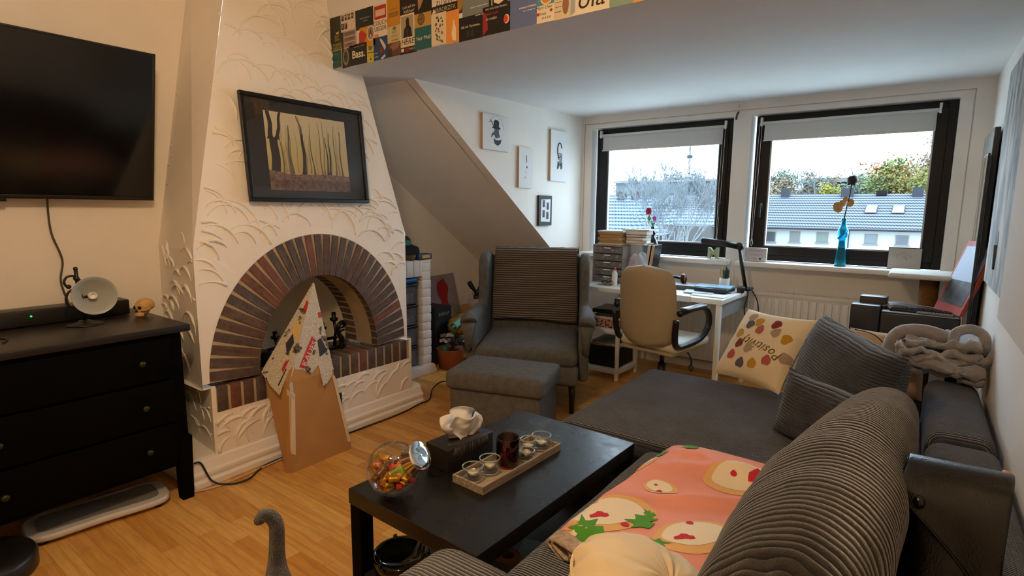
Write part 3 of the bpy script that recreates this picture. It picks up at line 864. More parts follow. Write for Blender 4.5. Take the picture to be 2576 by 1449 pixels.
# ottoman
ot = thing('footstool', 'grey square upholstered footstool in front of the armchair', 'footstool', (-1.855, 2.465, 0), R(16.5))
upb('lid_cushion', (-.290, -.195, .325), (.290, .195, .432), .03, par=ot, dome=.012)
upb('box_body', (-.268, -.172, .06), (.268, .172, .33), .012, par=ot)
for sx in (-1, 1):
    for sy in (-1, 1):
        g = G(); g.cyl((sx * .22, sy * .13, 0), (sx * .22, sy * .13, .07), .016, 10); g.obj('leg', M_legwood, ot)
# ================================================================== THINGS ON THE LEFT
M_bone = plain('bone', 'cfa468', .55, bump=.2, var=.25, vscale=30)
M_hole = plain('bone_hollow', '1a0f08', .9)
# table lamp
tl = thing('table_lamp', 'small black scroll-stem lamp with a frosted glass bell shade', 'lamp', (-2.915, .808, .815))
g = G(); g.lathe([(0, .022), (.02, .021), (.03, .012), (.058, .009), (.068, .004), (.068, 0), (0, 0)], 28); g.obj('base', M_blk, tl)
g = G(); g.tube([(0, 0, .01), (0, 0, .10), (0, -.012, .19), (0, -.014, .245)], [.007, .006, .008, .007], 10)
g.ball((0, -.014, .205), .012, 10); g.ball((0, -.014, .247), .009, 10); g.obj('stem', M_blk, tl)
sc = smooth_path([(0, 0, .05), (0, -.012, .075), (0, -.045, .085), (0, -.058, .115), (0, -.045, .15), (0, -.01, .165), (0, .0, .19), (0, -.02, .215), (0, -.045, .215), (0, -.058, .195), (0, -.052, .175), (0, -.042, .172)], 5)
g = G(); g.tube(sc, .005, 8); g.ball((0, -.044, .172), .010, 10); g.obj('scroll_arm', M_blk, tl)
ax = Vector((.80, -.12, .10)).normalized()
shM = Matrix.Translation((.01, .035, .125)) @ ax.to_track_quat('Z', 'Y').to_matrix().to_4x4()
M_frost = NT('frosted_glass'); M_frost.b.inputs['Base Color'].default_value = srgb('d7dcd8'); M_frost.set(Roughness=.35); M_frost.b.inputs['Transmission Weight'].default_value = .45; M_frost = M_frost.m
g = G().frame(shM); pr_ = [(.018, -.03), (.028, -.02), (.045, .005), (.066, .035), (.083, .058), (.081, .059), (.063, .037), (.042, .008), (.025, -.016), (.016, -.026)]
g.lathe(pr_, 36); g.obj('shade', M_frost, tl)
g = G().frame(shM); g.lathe([(0, -.045), (.014, -.045), (.016, -.03), (.016, .012), (.011, .013), (.011, 0), (0, 0)], 20); g.obj('socket', M_wht, tl)
g = G(); g.tube([(0, -.0, .12), tuple(shM @ Vector((0, 0, -.04)))], .006, 8); g.obj('neck', M_blk, tl)

# skull
sk = thing('skull_ornament', 'yellowed little skull ornament at the right end of the dresser', 'ornament', (-2.93, 1.045, .815), R(22))
def skullP(u, v):
    a = 2 * math.pi * u; b = math.pi * (v - .5)
    d = Vector((math.cos(b) * math.cos(a), math.cos(b) * math.sin(a), math.sin(b)))
    x, y, z = d.x * .034, d.y * .045 + .008, d.z * .036 + .048
    if d.z < -.25:
        k = min(1, (-.25 - d.z) / .75); x *= (1 - .25 * k); z -= .010 * k
        if d.y > 0: z += .022 * k
    if d.y < -.3 and d.z < .2: y -= .006
    for ex in (-.013, .013):
        p = Vector((x - ex, (y + .038) * .5, z - .045)); w = math.exp(-(p.x ** 2 + p.z ** 2) / .00007)
        if d.y < 0: y += .011 * w
    if d.y < 0: y += .008 * math.exp(-((x) ** 2 + (z - .031) ** 2) / .00002)
    return (x, y, max(z, 0.001))
g = G(); g.sheet(skullP, 48, 36); g.obj('cranium', M_bone, sk)
for ex in (-.013, .013):
    g = G(); g.ball((ex, -.0335, .0455), (.0085, .007, .0085), 12); g.obj('eye_socket', M_hole, sk)
g = G(); g.prism([(-.004, .026), (.004, .026), (0, .037)], -.0425, -.036, axis='y'); g.obj('nose_hollow', M_hole, sk)
for s in (-1, 1):
    g = G(); g.tube([(s * .020, -.033, .034), (s * .031, -.018, .032), (s * .033, .006, .036)], .0035, 6); g.obj('cheekbone', M_bone, sk)
g = G(); g.rbox((-.017, -.038, .002), (.017, -.012, .022), .006)
for i in range(6): g.rbox((-.0145 + i * .005, -.0405, .006), (-.0105 + i * .005, -.036, .015), .001)
g.obj('jaw', M_bone, sk)

# small things at the left end of the dresser
gc = thing('game_controller', 'grey rounded gadget at the left frame edge of the dresser', 'gadget', (-2.80, .375, .815), R(25))
g = G(); g.rbox((-.05, -.035, 0), (.05, .035, .032), .015); g.tube([(-.04, -.02, .016), (-.055, -.055, .014)], [.016, .012], 10); g.obj('shell', plain('grey_green_shell', '4a4a38', .5), gc)
wl = G(); wl.tube(smooth_path([(-2.80, .40, .825), (-2.84, .44, .822), (-2.86, .50, .819), (-2.80, .525, .819), (-2.74, .50, .819)], 6), .003, 6)
tag(wl.obj('charging_cable', plain('olive_cable', '28281a', .6)), 'thin dark cable curled on the dresser beside the gadget', 'cable')

# board under the dresser
bb = thing('step_board', 'long pale grey rounded board lying under the dresser', 'board', (-2.745, .745, 0), R(-8))
def boardP(mi, z0, z1, ins):
    out = []
    for k in range(28):
        a = 2 * math.pi * k / 28
        c, s = math.cos(a), math.sin(a)
        x = .125 * math.copysign(abs(c) ** .55, c) - ins * c; y = .255 * math.copysign(abs(s) ** .5, s) - ins * s
        x *= 1 + .12 * math.cos(y * 9) * -1
        out.append((x, y))
    return out
g = G(); g.prism(boardP(0, 0, 0, 0), .018, .045); g.obj('deck', plain('pale_grey_plastic', 'c9c2ba', .5), bb, bevel=.01, seg=3)
g = G(); g.prism(boardP(0, 0, 0, .042), .045, .048); g.obj('grip_pad', plain('grey_rubber', '77736a', .8), bb)
for sy in (-1, 1):
    g = G(); g.cyl((.07, sy * .2, 0), (.07, sy * .2, .018), .02, 12); g.cyl((-.07, sy * .2, 0), (-.07, sy * .2, .018), .02, 12); g.obj('foot', M_dark, bb)
rb = thing('robot_vacuum', 'round black low gadget at the dresser foot in the left corner', 'vacuum', (-2.60, .335, 0))
g = G(); g.lathe([(0, .0), (.155, .0), (.165, .012), (.165, .06), (.155, .075), (.10, .080), (0, .081)], 40); g.obj('body', M_blk, rb)
g = G(); g.lathe([(0, .092), (.035, .092), (.04, .086), (.04, .08)], 24); g.obj('turret', M_dark, rb)

# ---- framed forest picture on the chimney
pc = thing('framed_picture', 'large black framed misty forest picture on the chimney breast', 'picture', (-2.685, 1.822, 1.357), rot=(0, R(-5.6), 0))
g = G(); w2, h2, b = .367, .538, .021
for lo, hi in (((0, -w2, 0), (.022, w2, b)), ((0, -w2, h2 - b), (.022, w2, h2)), ((0, -w2, b), (.022, -w2 + b, h2 - b)), ((0, w2 - b, b), (.022, w2, h2 - b))): g.box(lo, hi)
g.obj('frame', plain('black_frame', '0b0a09', .3), pc, bevel=.003)
g = G(); g.box((.001, -w2 + .01, .01), (.006, w2 - .01, h2 - .01)); g.obj('mat_board', plain('charcoal_mat', '2a2722', .8), pc)
# print: layers of mist and trunks
pal = [NT('forest_print_mist'), plain('print_trunk_dark', '38302c', .8), plain('print_trunk_mid', '6b6152', .8), plain('print_trunk_pale', '9b9070', .8), plain('print_ground', '6a5344', .8, var=.6, vscale=50), plain('print_leaf_mauve', '7c6456', .8, var=.5, vscale=60)]
_m = pal[0]; _v = _m.coord(); _s = _m.n('ShaderNodeSeparateXYZ'); _m.l(_v, _s.inputs[0])
_m.l(_m.ramp(_m.math('ADD', _m.math('MULTIPLY', _s.outputs[2], 2.2), _m.math('MULTIPLY', _m.noise(_v, 7, 4), .25)), [(.25, srgb('b98f5a')), (.45, srgb('c2ab62')), (.75, srgb('c9bd86')), (1, srgb('d5cca8'))]), _m.b.inputs['Base Color']); pal[0] = _m.m
ia, ib, ja, jb = -.245, .245, .062, .462
def trunk(g, y, z0, z1, w0, w1, lean, mi, x):
    n = 8; L = []; Rr = []
    for k in range(n + 1):
        t = k / n; c = y + lean * t + .004 * math.sin(t * 7 + y * 40); w = lerp(w0, w1, t) * (1.6 if k == 0 else 1)
        L.append((x, max(ia, c - w), lerp(z0, z1, t))); Rr.append((x, min(ib, c + w), lerp(z0, z1, t)))
    vs = L + Rr; g.add(vs, [(k, k + 1, n + 2 + k, n + 1 + k) for k in range(n)], mi)
g = G(); g.box((.006, ia, ja), (.0068, ib, jb), 0); q = random.Random(21)
for i in range(26):
    y = q.uniform(ia + .01, ib - .01); trunk(g, y, .155, q.uniform(.28, .45), q.uniform(.0015, .003), .0008, q.uniform(-.01, .01), 3, .0070)
for i in range(12):
    y = q.uniform(ia + .02, ib - .01); trunk(g, y, .15, q.uniform(.33, .455), q.uniform(.002, .0045), .0012, q.uniform(-.015, .015), 2, .0072)
trunk(g, -.205, .12, .33, .026, .022, .004, 1, .0075); trunk(g, -.215, .32, .461, .013, .010, -.006, 1, .0075); trunk(g, -.185, .32, .461, .010, .007, .030, 1, .0075)
trunk(g, -.12, .14, .40, .008, .003, .0, 2, .0075); trunk(g, -.04, .14, .36, .011, .007, .004, 1, .0075); trunk(g, -.036, .36, .455, .006, .003, -.025, 2, .0075)
trunk(g, .11, .15, .36, .005, .002, -.004, 1, .0075); trunk(g, .125, .15, .38, .004, .002, .006, 1, .0075); trunk(g, .20, .15, .40, .005, .002, .0, 2, .0075)
g.box((.0070, ia, ja), (.0078, ib, .12), 4)
g.prism([(ia, .12), (ib, .12), (ib, .150), (.1, .156), (0, .150), (-.12, .145), (ia, .165)], .0070, .00785, 5, axis='x')
g.obj('print', pal, pc)
g = G(); g.box((.010, -w2 + .015, .015), (.012, w2 - .015, h2 - .015)); g.obj('glass', M_pane, pc)

# ---- cardboard spire standing against the fireplace
M_card = NT('corrugated_cardboard'); _v = M_card.coord((1, 1, 1)); M_card.l(M_card.ramp(M_card.noise(_v, 3, 3), [(.3, srgb('a67a48')), (.7, srgb('b38650'))]), M_card.b.inputs['Base Color']); M_card.set(Roughness=.85); M_card.bump(M_card.noise(_v, 8, 2), .15, .002); M_card = M_card.m
M_tape = plain('paper_tape', 'd8c4a4', .7)
M_news = NT('newspaper'); _v = M_news.coord(); 
_n = M_news.noise(M_news.coord((60, 60, 220)), 3, 3); _p = M_news.noise(_v, 14, 2)
_mx = M_news.n('ShaderNodeMix'); _mx.data_type = 'RGBA'; M_news.l(M_news.ramp(_p, [(.60, (0, 0, 0, 1)), (.62, (1, 1, 1, 1))]), _mx.inputs[0])
M_news.l(M_news.ramp(_n, [(.42, srgb('8f887c')), (.5, srgb('d2cab8')), (1, srgb('e2dac6'))]), _mx.inputs[6]); M_news.l(M_news.ramp(M_news.noise(_v, 60, 3), [(.4, srgb('2f2a26')), (.6, srgb('7a6c58'))]), _mx.inputs[7])
M_news.l(_mx.outputs[2], M_news.b.inputs['Base Color']); M_news.set(Roughness=.8); M_news = M_news.m
M_nred = plain('news_red', 'b03226', .7); M_nyel = plain('news_yellow', 'd9b65e', .7); M_nink = plain('news_ink', '2b2a2c', .7)
cb = thing('cardboard_spire', 'tall tapered cardboard spire with a newspaper covered tip', 'craft model', (0, 0, 0))
# corners: widest at shoulder height, narrow base, pointed top
A0 = Vector((-2.445, 1.470, 0.0)); B0 = Vector((-2.445, 1.835, 0)); C0 = Vector((-2.475, 1.452, .0))
E0 = Vector((-2.475, 1.497, .46)); F0 = Vector((-2.49, 1.765, .46)); C1 = Vector((-2.655, 1.462, .50)); AP = Vector((-2.615, 1.752, .932))
D0 = Vector((-2.50, 1.80, 0)); D1 = Vector((-2.64, 1.72, .5))
g = G(); g.add([tuple(p) for p in (A0, B0, F0, E0, C0, C1, D0, D1, AP)], [(0, 1, 2, 3), (4, 0, 3, 5), (1, 6, 7, 2), (6, 4, 5, 7), (3, 2, 8), (5, 3, 8), (2, 7, 8), (7, 5, 8), (0, 4, 6, 1)])
g.obj('cardboard_body', M_card, cb)
def on(a, b, c, d, u, v, off):
    """bilinear patch a-b bottom, d-c top"""
    p = (a.lerp(b, u)).lerp(d.lerp(c, u), v); n = (b - a).cross(d - a).normalized(); return p + n * off
nF = (B0 - A0).cross(E0 - A0).normalized()
def patch(g, a, b, c, d, uvs, off, mi):
    vs = [tuple(on(a, b, c, d, u, v, off)) for u, v in uvs]; vs2 = [tuple(on(a, b, c, d, u, v, off - .0008)) for u, v in uvs]; n = len(uvs)
    g.add(vs + vs2, [tuple(range(n)), tuple(range(n, 2 * n))[::-1]] + [(i, n + i, n + (i + 1) % n, (i + 1) % n) for i in range(n)], mi)
g = G()
patch(g, A0, B0, F0, E0, [(-.01, .22), (.06, .19), (.10, .86), (.02, .90)], .0016, 0)
patch(g, C0, A0, E0, C1, [(.90, .24), (1.01, .22), (1.01, .90), (.88, .92)], .0016, 0); g.obj('paper_tape', M_tape, cb)
g = G(); patch(g, A0, B0, F0, E0, [(.955, .10), (1.005, .09), (1.005, .92), (.945, .95)], .0016, 0)
g.obj('paper_tape', M_tape, cb)
g = G(); Ap1 = AP + Vector((.001, .001, 0)); Ap2 = AP - Vector((.0, .001, 0))
patch(g, E0, F0, Ap1, Ap2, [(-.01, .0), (.03, .12), (.25, .10), (.45, .02), (.70, .12), (1.01, .0), (1.0, .99), (0, .99)], .002, 0)
patch(g, E0, F0, Ap1, Ap2, [(.74, -.16), (.95, -.05), (1.01, .12), (.62, .16)], .0022, 0)
patch(g, C1, E0, Ap1, Ap2, [(-.02, -.02), (.45, -.10), (.8, -.14), (.86, .10), (1.0, .15), (1.0, .99), (0, .99)], .002, 0)
patch(g, A0, B0, F0, E0, [(.0, .84), (.08, .80), (.06, 1.0), (-.01, 1.0)], .002, 0)
patch(g, E0, F0, Ap1, Ap2, [(.15, .13), (.30, .10), (.62, .36), (.45, .42)], .0028, 1)
patch(g, E0, F0, Ap1, Ap2, [(.70, .18), (.95, .22), (.80, .38), (.66, .36)], .0028, 3)
patch(g, E0, F0, Ap1, Ap2, [(.8, .60), (1.0, .60), (1.0, .66), (.8, .66)], .0028, 1)
patch(g, C1, E0, Ap1, Ap2, [(.55, .72), (1.0, .66), (1.0, .78), (.6, .80)], .0028, 1)
patch(g, C1, E0, Ap1, Ap2, [(.4, .45), (.9, .40), (.8, .52), (.5, .58)], .0028, 2)
patch(g, C1, E0, Ap1, Ap2, [(.35, .32), (.62, .22), (.75, .36), (.5, .44)], .0028, 3)
patch(g, C1, E0, Ap1, Ap2, [(.6, .08), (.7, .06), (.78, .2), (.62, .16)], .003, 1)
patch(g, C1, E0, Ap1, Ap2, [(.66, -.06), (.70, -.07), (.78, .10), (.75, .11)], .003, 3)
pp = on(E0, F0, Ap1, Ap2, .40, .245, .0031); ux = (F0 - E0).normalized(); up_ = (AP - (E0 + F0) / 2).normalized(); nn = ux.cross(up_).normalized()
rr_ = Matrix((( *ux, 0), (*up_, 0), (*nn, 0), (0, 0, 0, 1))).transposed()
text_into(g, 'KAUFS', .045, 4, Matrix.Translation(pp) @ rr_ @ Matrix.Rotation(R(58), 4, 'Z'))
g.obj('newspaper_wrap', [M_news, M_nred, M_nyel, M_nink, plain('news_white', 'd9cfc0', .7)], cb)

# ---- iron candle stand and grate inside the fireplace
M_iron = plain('wrought_iron', '0b0b0c', .3, .3)
cs = thing('candelabra', 'black iron candelabra standing inside the fireplace', 'candelabra', (-2.90, 1.62, .462))
g = G(); g.rbox((-.05, -.17, 0), (.05, .50, .02), .005); g.obj('foot_plate', M_iron, cs)
for y, h in ((-.13, .13), (-.04, .155), (.06, .16), (.16, .15), (.27, .14), (.37, .16), (.455, .21)):
    g = G(); g.tube([(0, y, .02), (.01, y, h * .5), (0, y, h * .82)], [.012, .006, .010], 8); g.lathe([(0, h * .8)], 3) if False else None
    g.M = Matrix.Translation((0, y, 0)); g.lathe([(0, h * .78), (.022, h * .80), (.026, h * .88), (.024, h * .88), (.018, h * .82), (0, h * .82)], 14); g.lathe([(.013, h * .82), (.013, h * 1.06), (0, h * 1.06)], 12); g.M = Matrix()
    g.obj('candle_arm', M_iron, cs)
g = G(); g.tube([(0, -.15, .06), (0, .1, .075), (0, .47, .06)], .01, 8); g.obj('crossbar', M_iron, cs)
dg = thing('iron_figure', 'curled black iron figure at the right side of the fireplace', 'ornament', (-2.84, 2.075, .462))
g = G(); g.tube(smooth_path([(0, 0, 0), (0, .01, .06), (0, -.015, .10), (0, -.01, .15), (0, .02, .165), (0, .035, .14)], 5), [.016] * 8 + [.013] * 8 + [.012] * 10, 8)
for z in (.11, .13, .15): g.tube([(0, -.01, z), (0, .03, z + .004)], .006, 6)
g.obj('figure', M_iron, dg)
gb = thing('ash_box', 'dark metal box standing low inside the fireplace at left', 'box', (-2.86, 1.545, .462))
g = G(); g.rbox((-.05, -.06, .021), (.05, .06, .085), .004); g.obj('box', plain('dark_blue_metal', '14181c', .25, .5), gb)

# ---- cables on the floor
c1 = G(); c1.tube(smooth_path([(-2.66, 1.10, .13), (-2.655, 1.13, .12), (-2.62, 1.16, .03), (-2.57, 1.22, .006), (-2.55, 1.30, .006), (-2.60, 1.38, .006), (-2.630, 1.47, .006), (-2.630, 1.75, .006), (-2.618, 2.05, .006), (-2.615, 2.35, .006), (-2.62, 2.52, .02), (-2.66, 2.66, .006), (-2.76, 2.80, .03), (-2.78, 2.95, .04), (-2.62, 3.02, .006), (-2.4, 3.06, .006)], 8), .0045, 6)
tag(c1.obj('black_cable', M_rub), 'black cable looping over the plinth and along the floor', 'cable')
c2 = G(); c2.tube(smooth_path([(-2.64, 1.06, .006), (-2.60, 1.16, .006), (-2.60, 1.30, .006), (-2.615, 1.45, .006), (-2.63, 1.62, .006)], 8), .0045, 6)
tag(c2.obj('white_cable', plain('cream_cable', 'c9b896', .6)), 'cream cable lying along the front of the plinth', 'cable')

# ---- drawer tower in the brick shelf
M_clear = NT('smoky_clear_plastic'); M_clear.b.inputs['Base Color'].default_value = srgb('8d8a92'); M_clear.set(Roughness=.25, Alpha=.45); M_clear = M_clear.m
dt = thing('drawer_tower', 'narrow see-through plastic drawer tower with black rims', 'drawers', (-3.20, 2.845, .08))
g = G(); g.box((-.30, -.19, .0), (-.29, .19, .66))
for y in (-.19, .184): g.box((-.30, y, 0), (.035, y + .006, .66))
g.obj('housing', plain('dark_tower', '2a2930', .5), dt)
stf = ['5c4a4e', '3e4a4c', '4a3a38', '6a5a66']
for i, z in enumerate((.0, .165, .33, .495)):
    g = G(); g.box((-.27, -.183, z + .01), (.045, .183, z + .150)); d = g.obj('drawer', M_clear, dt)
    g = G(); g.rbox((-.28, -.188, z + .148), (.056, .188, z + .166), .004); g.obj('rim', M_blk, d)
    g = G(); q = random.Random(i)
    for k in range(7): g.rbox((-.05 + q.uniform(-.15, .03), -.175 + k * .05, z + .014), (.035, -.135 + k * .05, z + q.uniform(.05, .135)), .006, k % 3)
    g.obj('contents', [plain('drawer_stuff' + c, c, .7) for c in (stf[i], 'a9837c' if i == 2 else '2d2c33', '77706c')], d)
bp = thing('blue_pouch', 'bright blue pouch lying on top of the drawer tower', 'pouch', (-3.185, 2.84, .752))
g = G(); g.rbox((-.08, -.16, .0), (.045, .20, .042), .02); g.obj('pouch', plain('blue_fabric', '1566ad', .6), bp)
g = G(); g.tube([(.04, .20, .03), (.055, .27, .0), (.06, .30, -.02)], .004, 6); g.obj('string', plain('tan_string', '9c8a58', .8), bp)
gf = thing('folded_cloth', 'dark green folded cloth under the blue pouch', 'cloth', (-3.19, 2.84, .747)); bpz = .0
g = G(); g.rbox((-.075, -.17, -.0), (.05, .205, .004), .002); g.obj('cloth', plain('bottle_green_cloth', '20302c', .9), gf)
# on top of the brick shelf
hb = thing('shoulder_bag', 'slouchy black bag on top of the white brick shelf', 'bag', (-3.26, 3.0, .932))
g = G()
def bagP(u, v):
    a = 2 * math.pi * u; b = math.pi * (v - .5); c, s = math.cos(a), math.sin(a)
    return (.10 * math.cos(b) ** .6 * math.copysign(abs(c) ** .8, c), .13 * math.cos(b) ** .6 * math.copysign(abs(s) ** .8, s), max(0, .055 + .06 * math.sin(b) + .012 * noise.noise(Vector((c * 2, s * 2, b * 2)))))
g.sheet(bagP, 36, 20); g.obj('bag_body', plain('black_canvas', '0c0d0f', .85, bump=.3), hb)
g = G(); g.tube(smooth_path([(0, -.10, .08), (.03, -.02, .11), (.03, .05, .10), (.0, .11, .07)], 5), .009, 8); g.obj('strap', M_blk, hb)
ht = thing('cap', 'black cap with a teal band on the black bag', 'cap', (-3.26, 2.985, 1.045))
g = G(); g.lathe([(0, .075), (.04, .07), (.065, .045), (.07, .0), (.066, .0), (.06, .04), (0, .068)], 24); g.obj('crown', M_blk, ht)
g = G(); g.lathe([(.0712, .0), (.0715, .022), (.069, .03)], 24); g.obj('band', plain('teal_band', '1c6f60', .7), ht)
bx = thing('blue_box', 'slim blue box with a yellow label on the brick shelf', 'box', (-3.14, 3.075, .932), R(4))
g = G(); g.rbox((-.03, -.07, 0), (.035, .085, .045), .003); g.obj('carton', plain('navy_carton', '1c2c48', .5), bx)
g = G(); g.box((.0352, -.03, .01), (.0362, .06, .034)); g.obj('label', plain('yellow_label', 'c79a20', .6), bx)
wb2 = thing('wicker_bowl', 'small brown wicker bowl at the front of the brick shelf', 'bowl', (-3.135, 2.95, .932))
g = G(); g.lathe([(0, .0), (.03, .0), (.045, .03), (.042, .045), (.038, .03), (0, .008)], 20); g.obj('bowl', plain('wicker', '6a5230', .8, bump=.6, bscale=120), wb2)
# ================================================================== COFFEE TABLE ITEMS
def decal(g, P, shape, off, mi, rings=3, du=1e-3):
    """shape: outline points in the (u,v) of surface P; conforms to it"""
    cu = sum(p[0] for p in shape) / len(shape); cv = sum(p[1] for p in shape) / len(shape); n = len(shape)
    def ev(u, v):
        p = Vector(P(u, v)); a = Vector(P(u + du, v)) - p; b = Vector(P(u, v + du)) - p
        nn = a.cross(b); nn = nn.normalized() if nn.length > 1e-14 else Vector((0, 0, 1))
        return p + nn * off
    vs = [tuple(ev(cu, cv))]; fs = []
    for r_ in range(1, rings + 1):
        t = r_ / rings
        for a, b in shape: vs.append(tuple(ev(cu + (a - cu) * t, cv + (b - cv) * t)))
    for k in range(n): fs.append((0, 1 + k, 1 + (k + 1) % n))
    for r_ in range(1, rings):
        o1 = 1 + (r_ - 1) * n; o2 = o1 + n
        for k in range(n): fs.append((o1 + k, o2 + k, o2 + (k + 1) % n, o1 + (k + 1) % n))
    g.add(vs, fs, mi, True)
def blob(cu, cv, ru, rv, n=18, wob=.08, seed=0, rot=0.):
    q = random.Random(seed); ph = q.uniform(0, 6); out = []
    for k in range(n):
        a = 2 * math.pi * k / n; r = 1 + wob * math.sin(3 * a + ph) + wob * .6 * math.sin(5 * a + ph * 2)
        x, y = r * ru * math.cos(a), r * rv * math.sin(a)
        out.append((cu + x * math.cos(rot) - y * math.sin(rot), cv + x * math.sin(rot) + y * math.cos(rot)))
    return out

M_glass = glassy('clear_glass', (.97, .98, .98, 1), .0, 1.5, thin=True)
JX, JY, JR, JS = -1.246, 1.087, .097, .86
jar = thing('candy_jar', 'round tilted glass candy jar with a shiny metal lid', 'jar', (JX, JY, .4515))
jar.scale = (JS, JS, JS); jax = Vector((.82, .17, .52)).normalized(); JM = Matrix.Translation((0, 0, JR)) @ jax.to_track_quat('Z', 'Y').to_matrix().to_4x4()
prof = []
for k in range(25):
    a = -math.pi / 2 + (math.pi / 2 + 1.02) * k / 24; prof.append((JR * math.cos(a), JR * math.sin(a)))
prof[0] = (0, -JR)
prof += [(.046, .095), (.045, .110)]
inn = [(r - .003 if r > .004 else 0, z + (.003 if z < 0 else -.002)) for r, z in prof][::-1]
g = G().frame(JM); g.lathe(prof + inn, 48); g.obj('glass_globe', M_glass, jar)
g = G().frame(JM); g.lathe([(.040, .088), (.0485, .088), (.0485, .128), (.052, .131), (.053, .136), (.050, .1385), (.03, .140), (.012, .1395), (.0, .141), (0, .13), (.040, .125)], 40); g.obj('lid', M_chrome, jar)
wr = {'gold': plain('gold_foil', 'd8a030', .3, .75, bump=.6, bscale=120), 'red': plain('red_wrapper', 'd63a24', .35, .15, bump=.4, bscale=120), 'green': plain('lime_wrapper', '8fae2a', .35, .1, bump=.4, bscale=120),
      'orange': plain('orange_wrapper', 'e07a2a', .35, .3, bump=.5, bscale=120), 'pink': plain('pink_wrapper', 'd07a78', .4, .1), 'brown': plain('bronze_wrapper', '8a5a2c', .3, .6, bump=.5, bscale=120)}
protos = {}; wr['green'] = plain('lime_wrapper', '8fae2a', .35, .1)
def sweet(col):
    if col in protos: return copy_tree(protos[col])
    t = thing('wrapped_sweet', '%s wrapped sweet inside the round glass jar' % col, 'sweet', (0, 0, 0), group='wrapped sweets in the glass jar')
    g = G(); g.rbox((-.020, -.013, -.009), (.020, .013, .009), .006); g.obj('wrapper_body', wr[col], t)
    for s in (-1, 1):
        g = G(); g.sheet(lambda u, v: (s * (.019 + .013 * u), (v - .5) * (.004 + .020 * u), .002 * math.sin(v * 22) * u), 3, 10, thick=.0004); g.obj('twisted_end', wr[col], t)
    protos[col] = t; return t
q = random.Random(12); cs_ = ['gold', 'orange', 'gold', 'brown', 'red', 'gold', 'pink', 'gold', 'orange', 'brown']; placed = []
tries = 0
while len(placed) < 40 and tries < 6000:
    tries += 1
    d = Vector((q.uniform(-1, 1), q.uniform(-1, 1), q.uniform(-1, .2)))
    p = d * (JR - .022)
    if p.length > JR - .024 or p.z > .004 + .018 * (-p.x) / JR + .012 * (-p.y) / JR: continue
    if any((p - o).length < .0225 for o in placed): continue
    placed.append(p)
    t = sweet(cs_[len(placed) % 10]); t.location = (JX + p.x * JS, JY + p.y * JS, .4515 + (JR + p.z) * JS); t.scale = (.88, .88, .88)
    t.rotation_euler = (q.uniform(-.6, .6), q.uniform(-.6, .6), q.uniform(0, 6.3))
for (nm, lab, col, p, rot, w, h) in (('sweet_packet', 'big lime green sweet packet leaning in the glass jar', 'green', (.030, -.012, -.004), (R(62), R(-28), R(38)), .05, .032), ('sweet_packet', 'bright red sweet packet behind the lime one in the jar', 'red', (.0, -.018, .000), (R(60), R(-55), R(30)), .05, .020)):
    t = thing(nm, lab, 'sweet packet', (JX + p[0] * JS, JY + p[1] * JS, .4515 + (JR + p[2]) * JS), rot=rot); t.scale = (.9, .9, .9)
    g = G(); g.rbox((-w / 2, -h / 2, -.004), (w / 2, h / 2, .004), .0035)
    for s in (-1, 1):
        for k in range(8): g.box((s * w / 2 - (.004 if s < 0 else 0), -h / 2 + k * h / 8, -.0005), (s * w / 2 + (.004 if s > 0 else 0), -h / 2 + (k + .7) * h / 8, .0005))
    ob = g.obj('foil', wr[col], t)
    if col == 'green': text_mesh('WAOU', .012, plain('maroon_ink', '6a2a20', .6), 'lettering', t, Matrix.Translation((0, .002, .0045)), .0003)

# tissue box
tb = thing('tissue_box', 'black tissue box with a white tissue sticking out on the coffee table', 'tissue box', (-1.250, 1.402, .4505), R(-4.5))
M_tb = plain('tissue_card', '17130f', .5, var=.4, vscale=20)
g = G(); g.rbox((-.056, -.112, 0), (.056, .112, .08), .003)
q = random.Random(5)
g.obj('carton', M_tb, tb)
g = G()
for i in range(34):
    a = math.pi * (i / 33) - math.pi / 2
    y0_, x0_ = .075 * math.sin(a), .018 + .026 * math.cos(a)
    g.tube([(x0_ * .55, y0_ * .9, .0803), (x0_ + .006, y0_ * 1.12, .0803)], .0007, 4)
    g.tube([(.0565, y0_ * 1.05, .077), (.0565, y0_ * 1.2, .052 - .02 * math.cos(a))], .0007, 4)
g.obj('line_print', plain('print_grey', '5a4e40', .6), tb)
def tissue(u, v):
    a = (u - .5) * 2; x = -.004 + .014 * math.sin(u * 9) * (.3 + v); y = a * (.040 + .050 * math.sin(min(1, v * 1.3) * 1.5))
    z = .079 + v * (.105 - .02 * abs(a - .2) + .014 * math.sin(u * 8 + 1)) - max(0, v - .75) * .10 * max(0, a)
    return (x + .018 * math.sin(v * 3 + u * 3) - .01 + .010 * noise.noise(Vector((u * 5, v * 5, 2))), y + .006 * math.sin(v * 7 + u * 5), z)
g = G(); g.sheet(tissue, 26, 18, thick=.0006); g.sheet(lambda u, v: (tissue(u, v)[0] * -.6 + .016, tissue(u, v)[1] * .8 + .012, tissue(u, v)[2] * .93 + .004), 22, 14, thick=.0006)
g.obj('tissue', plain('tissue_paper', 'e2ded8', .9), tb)

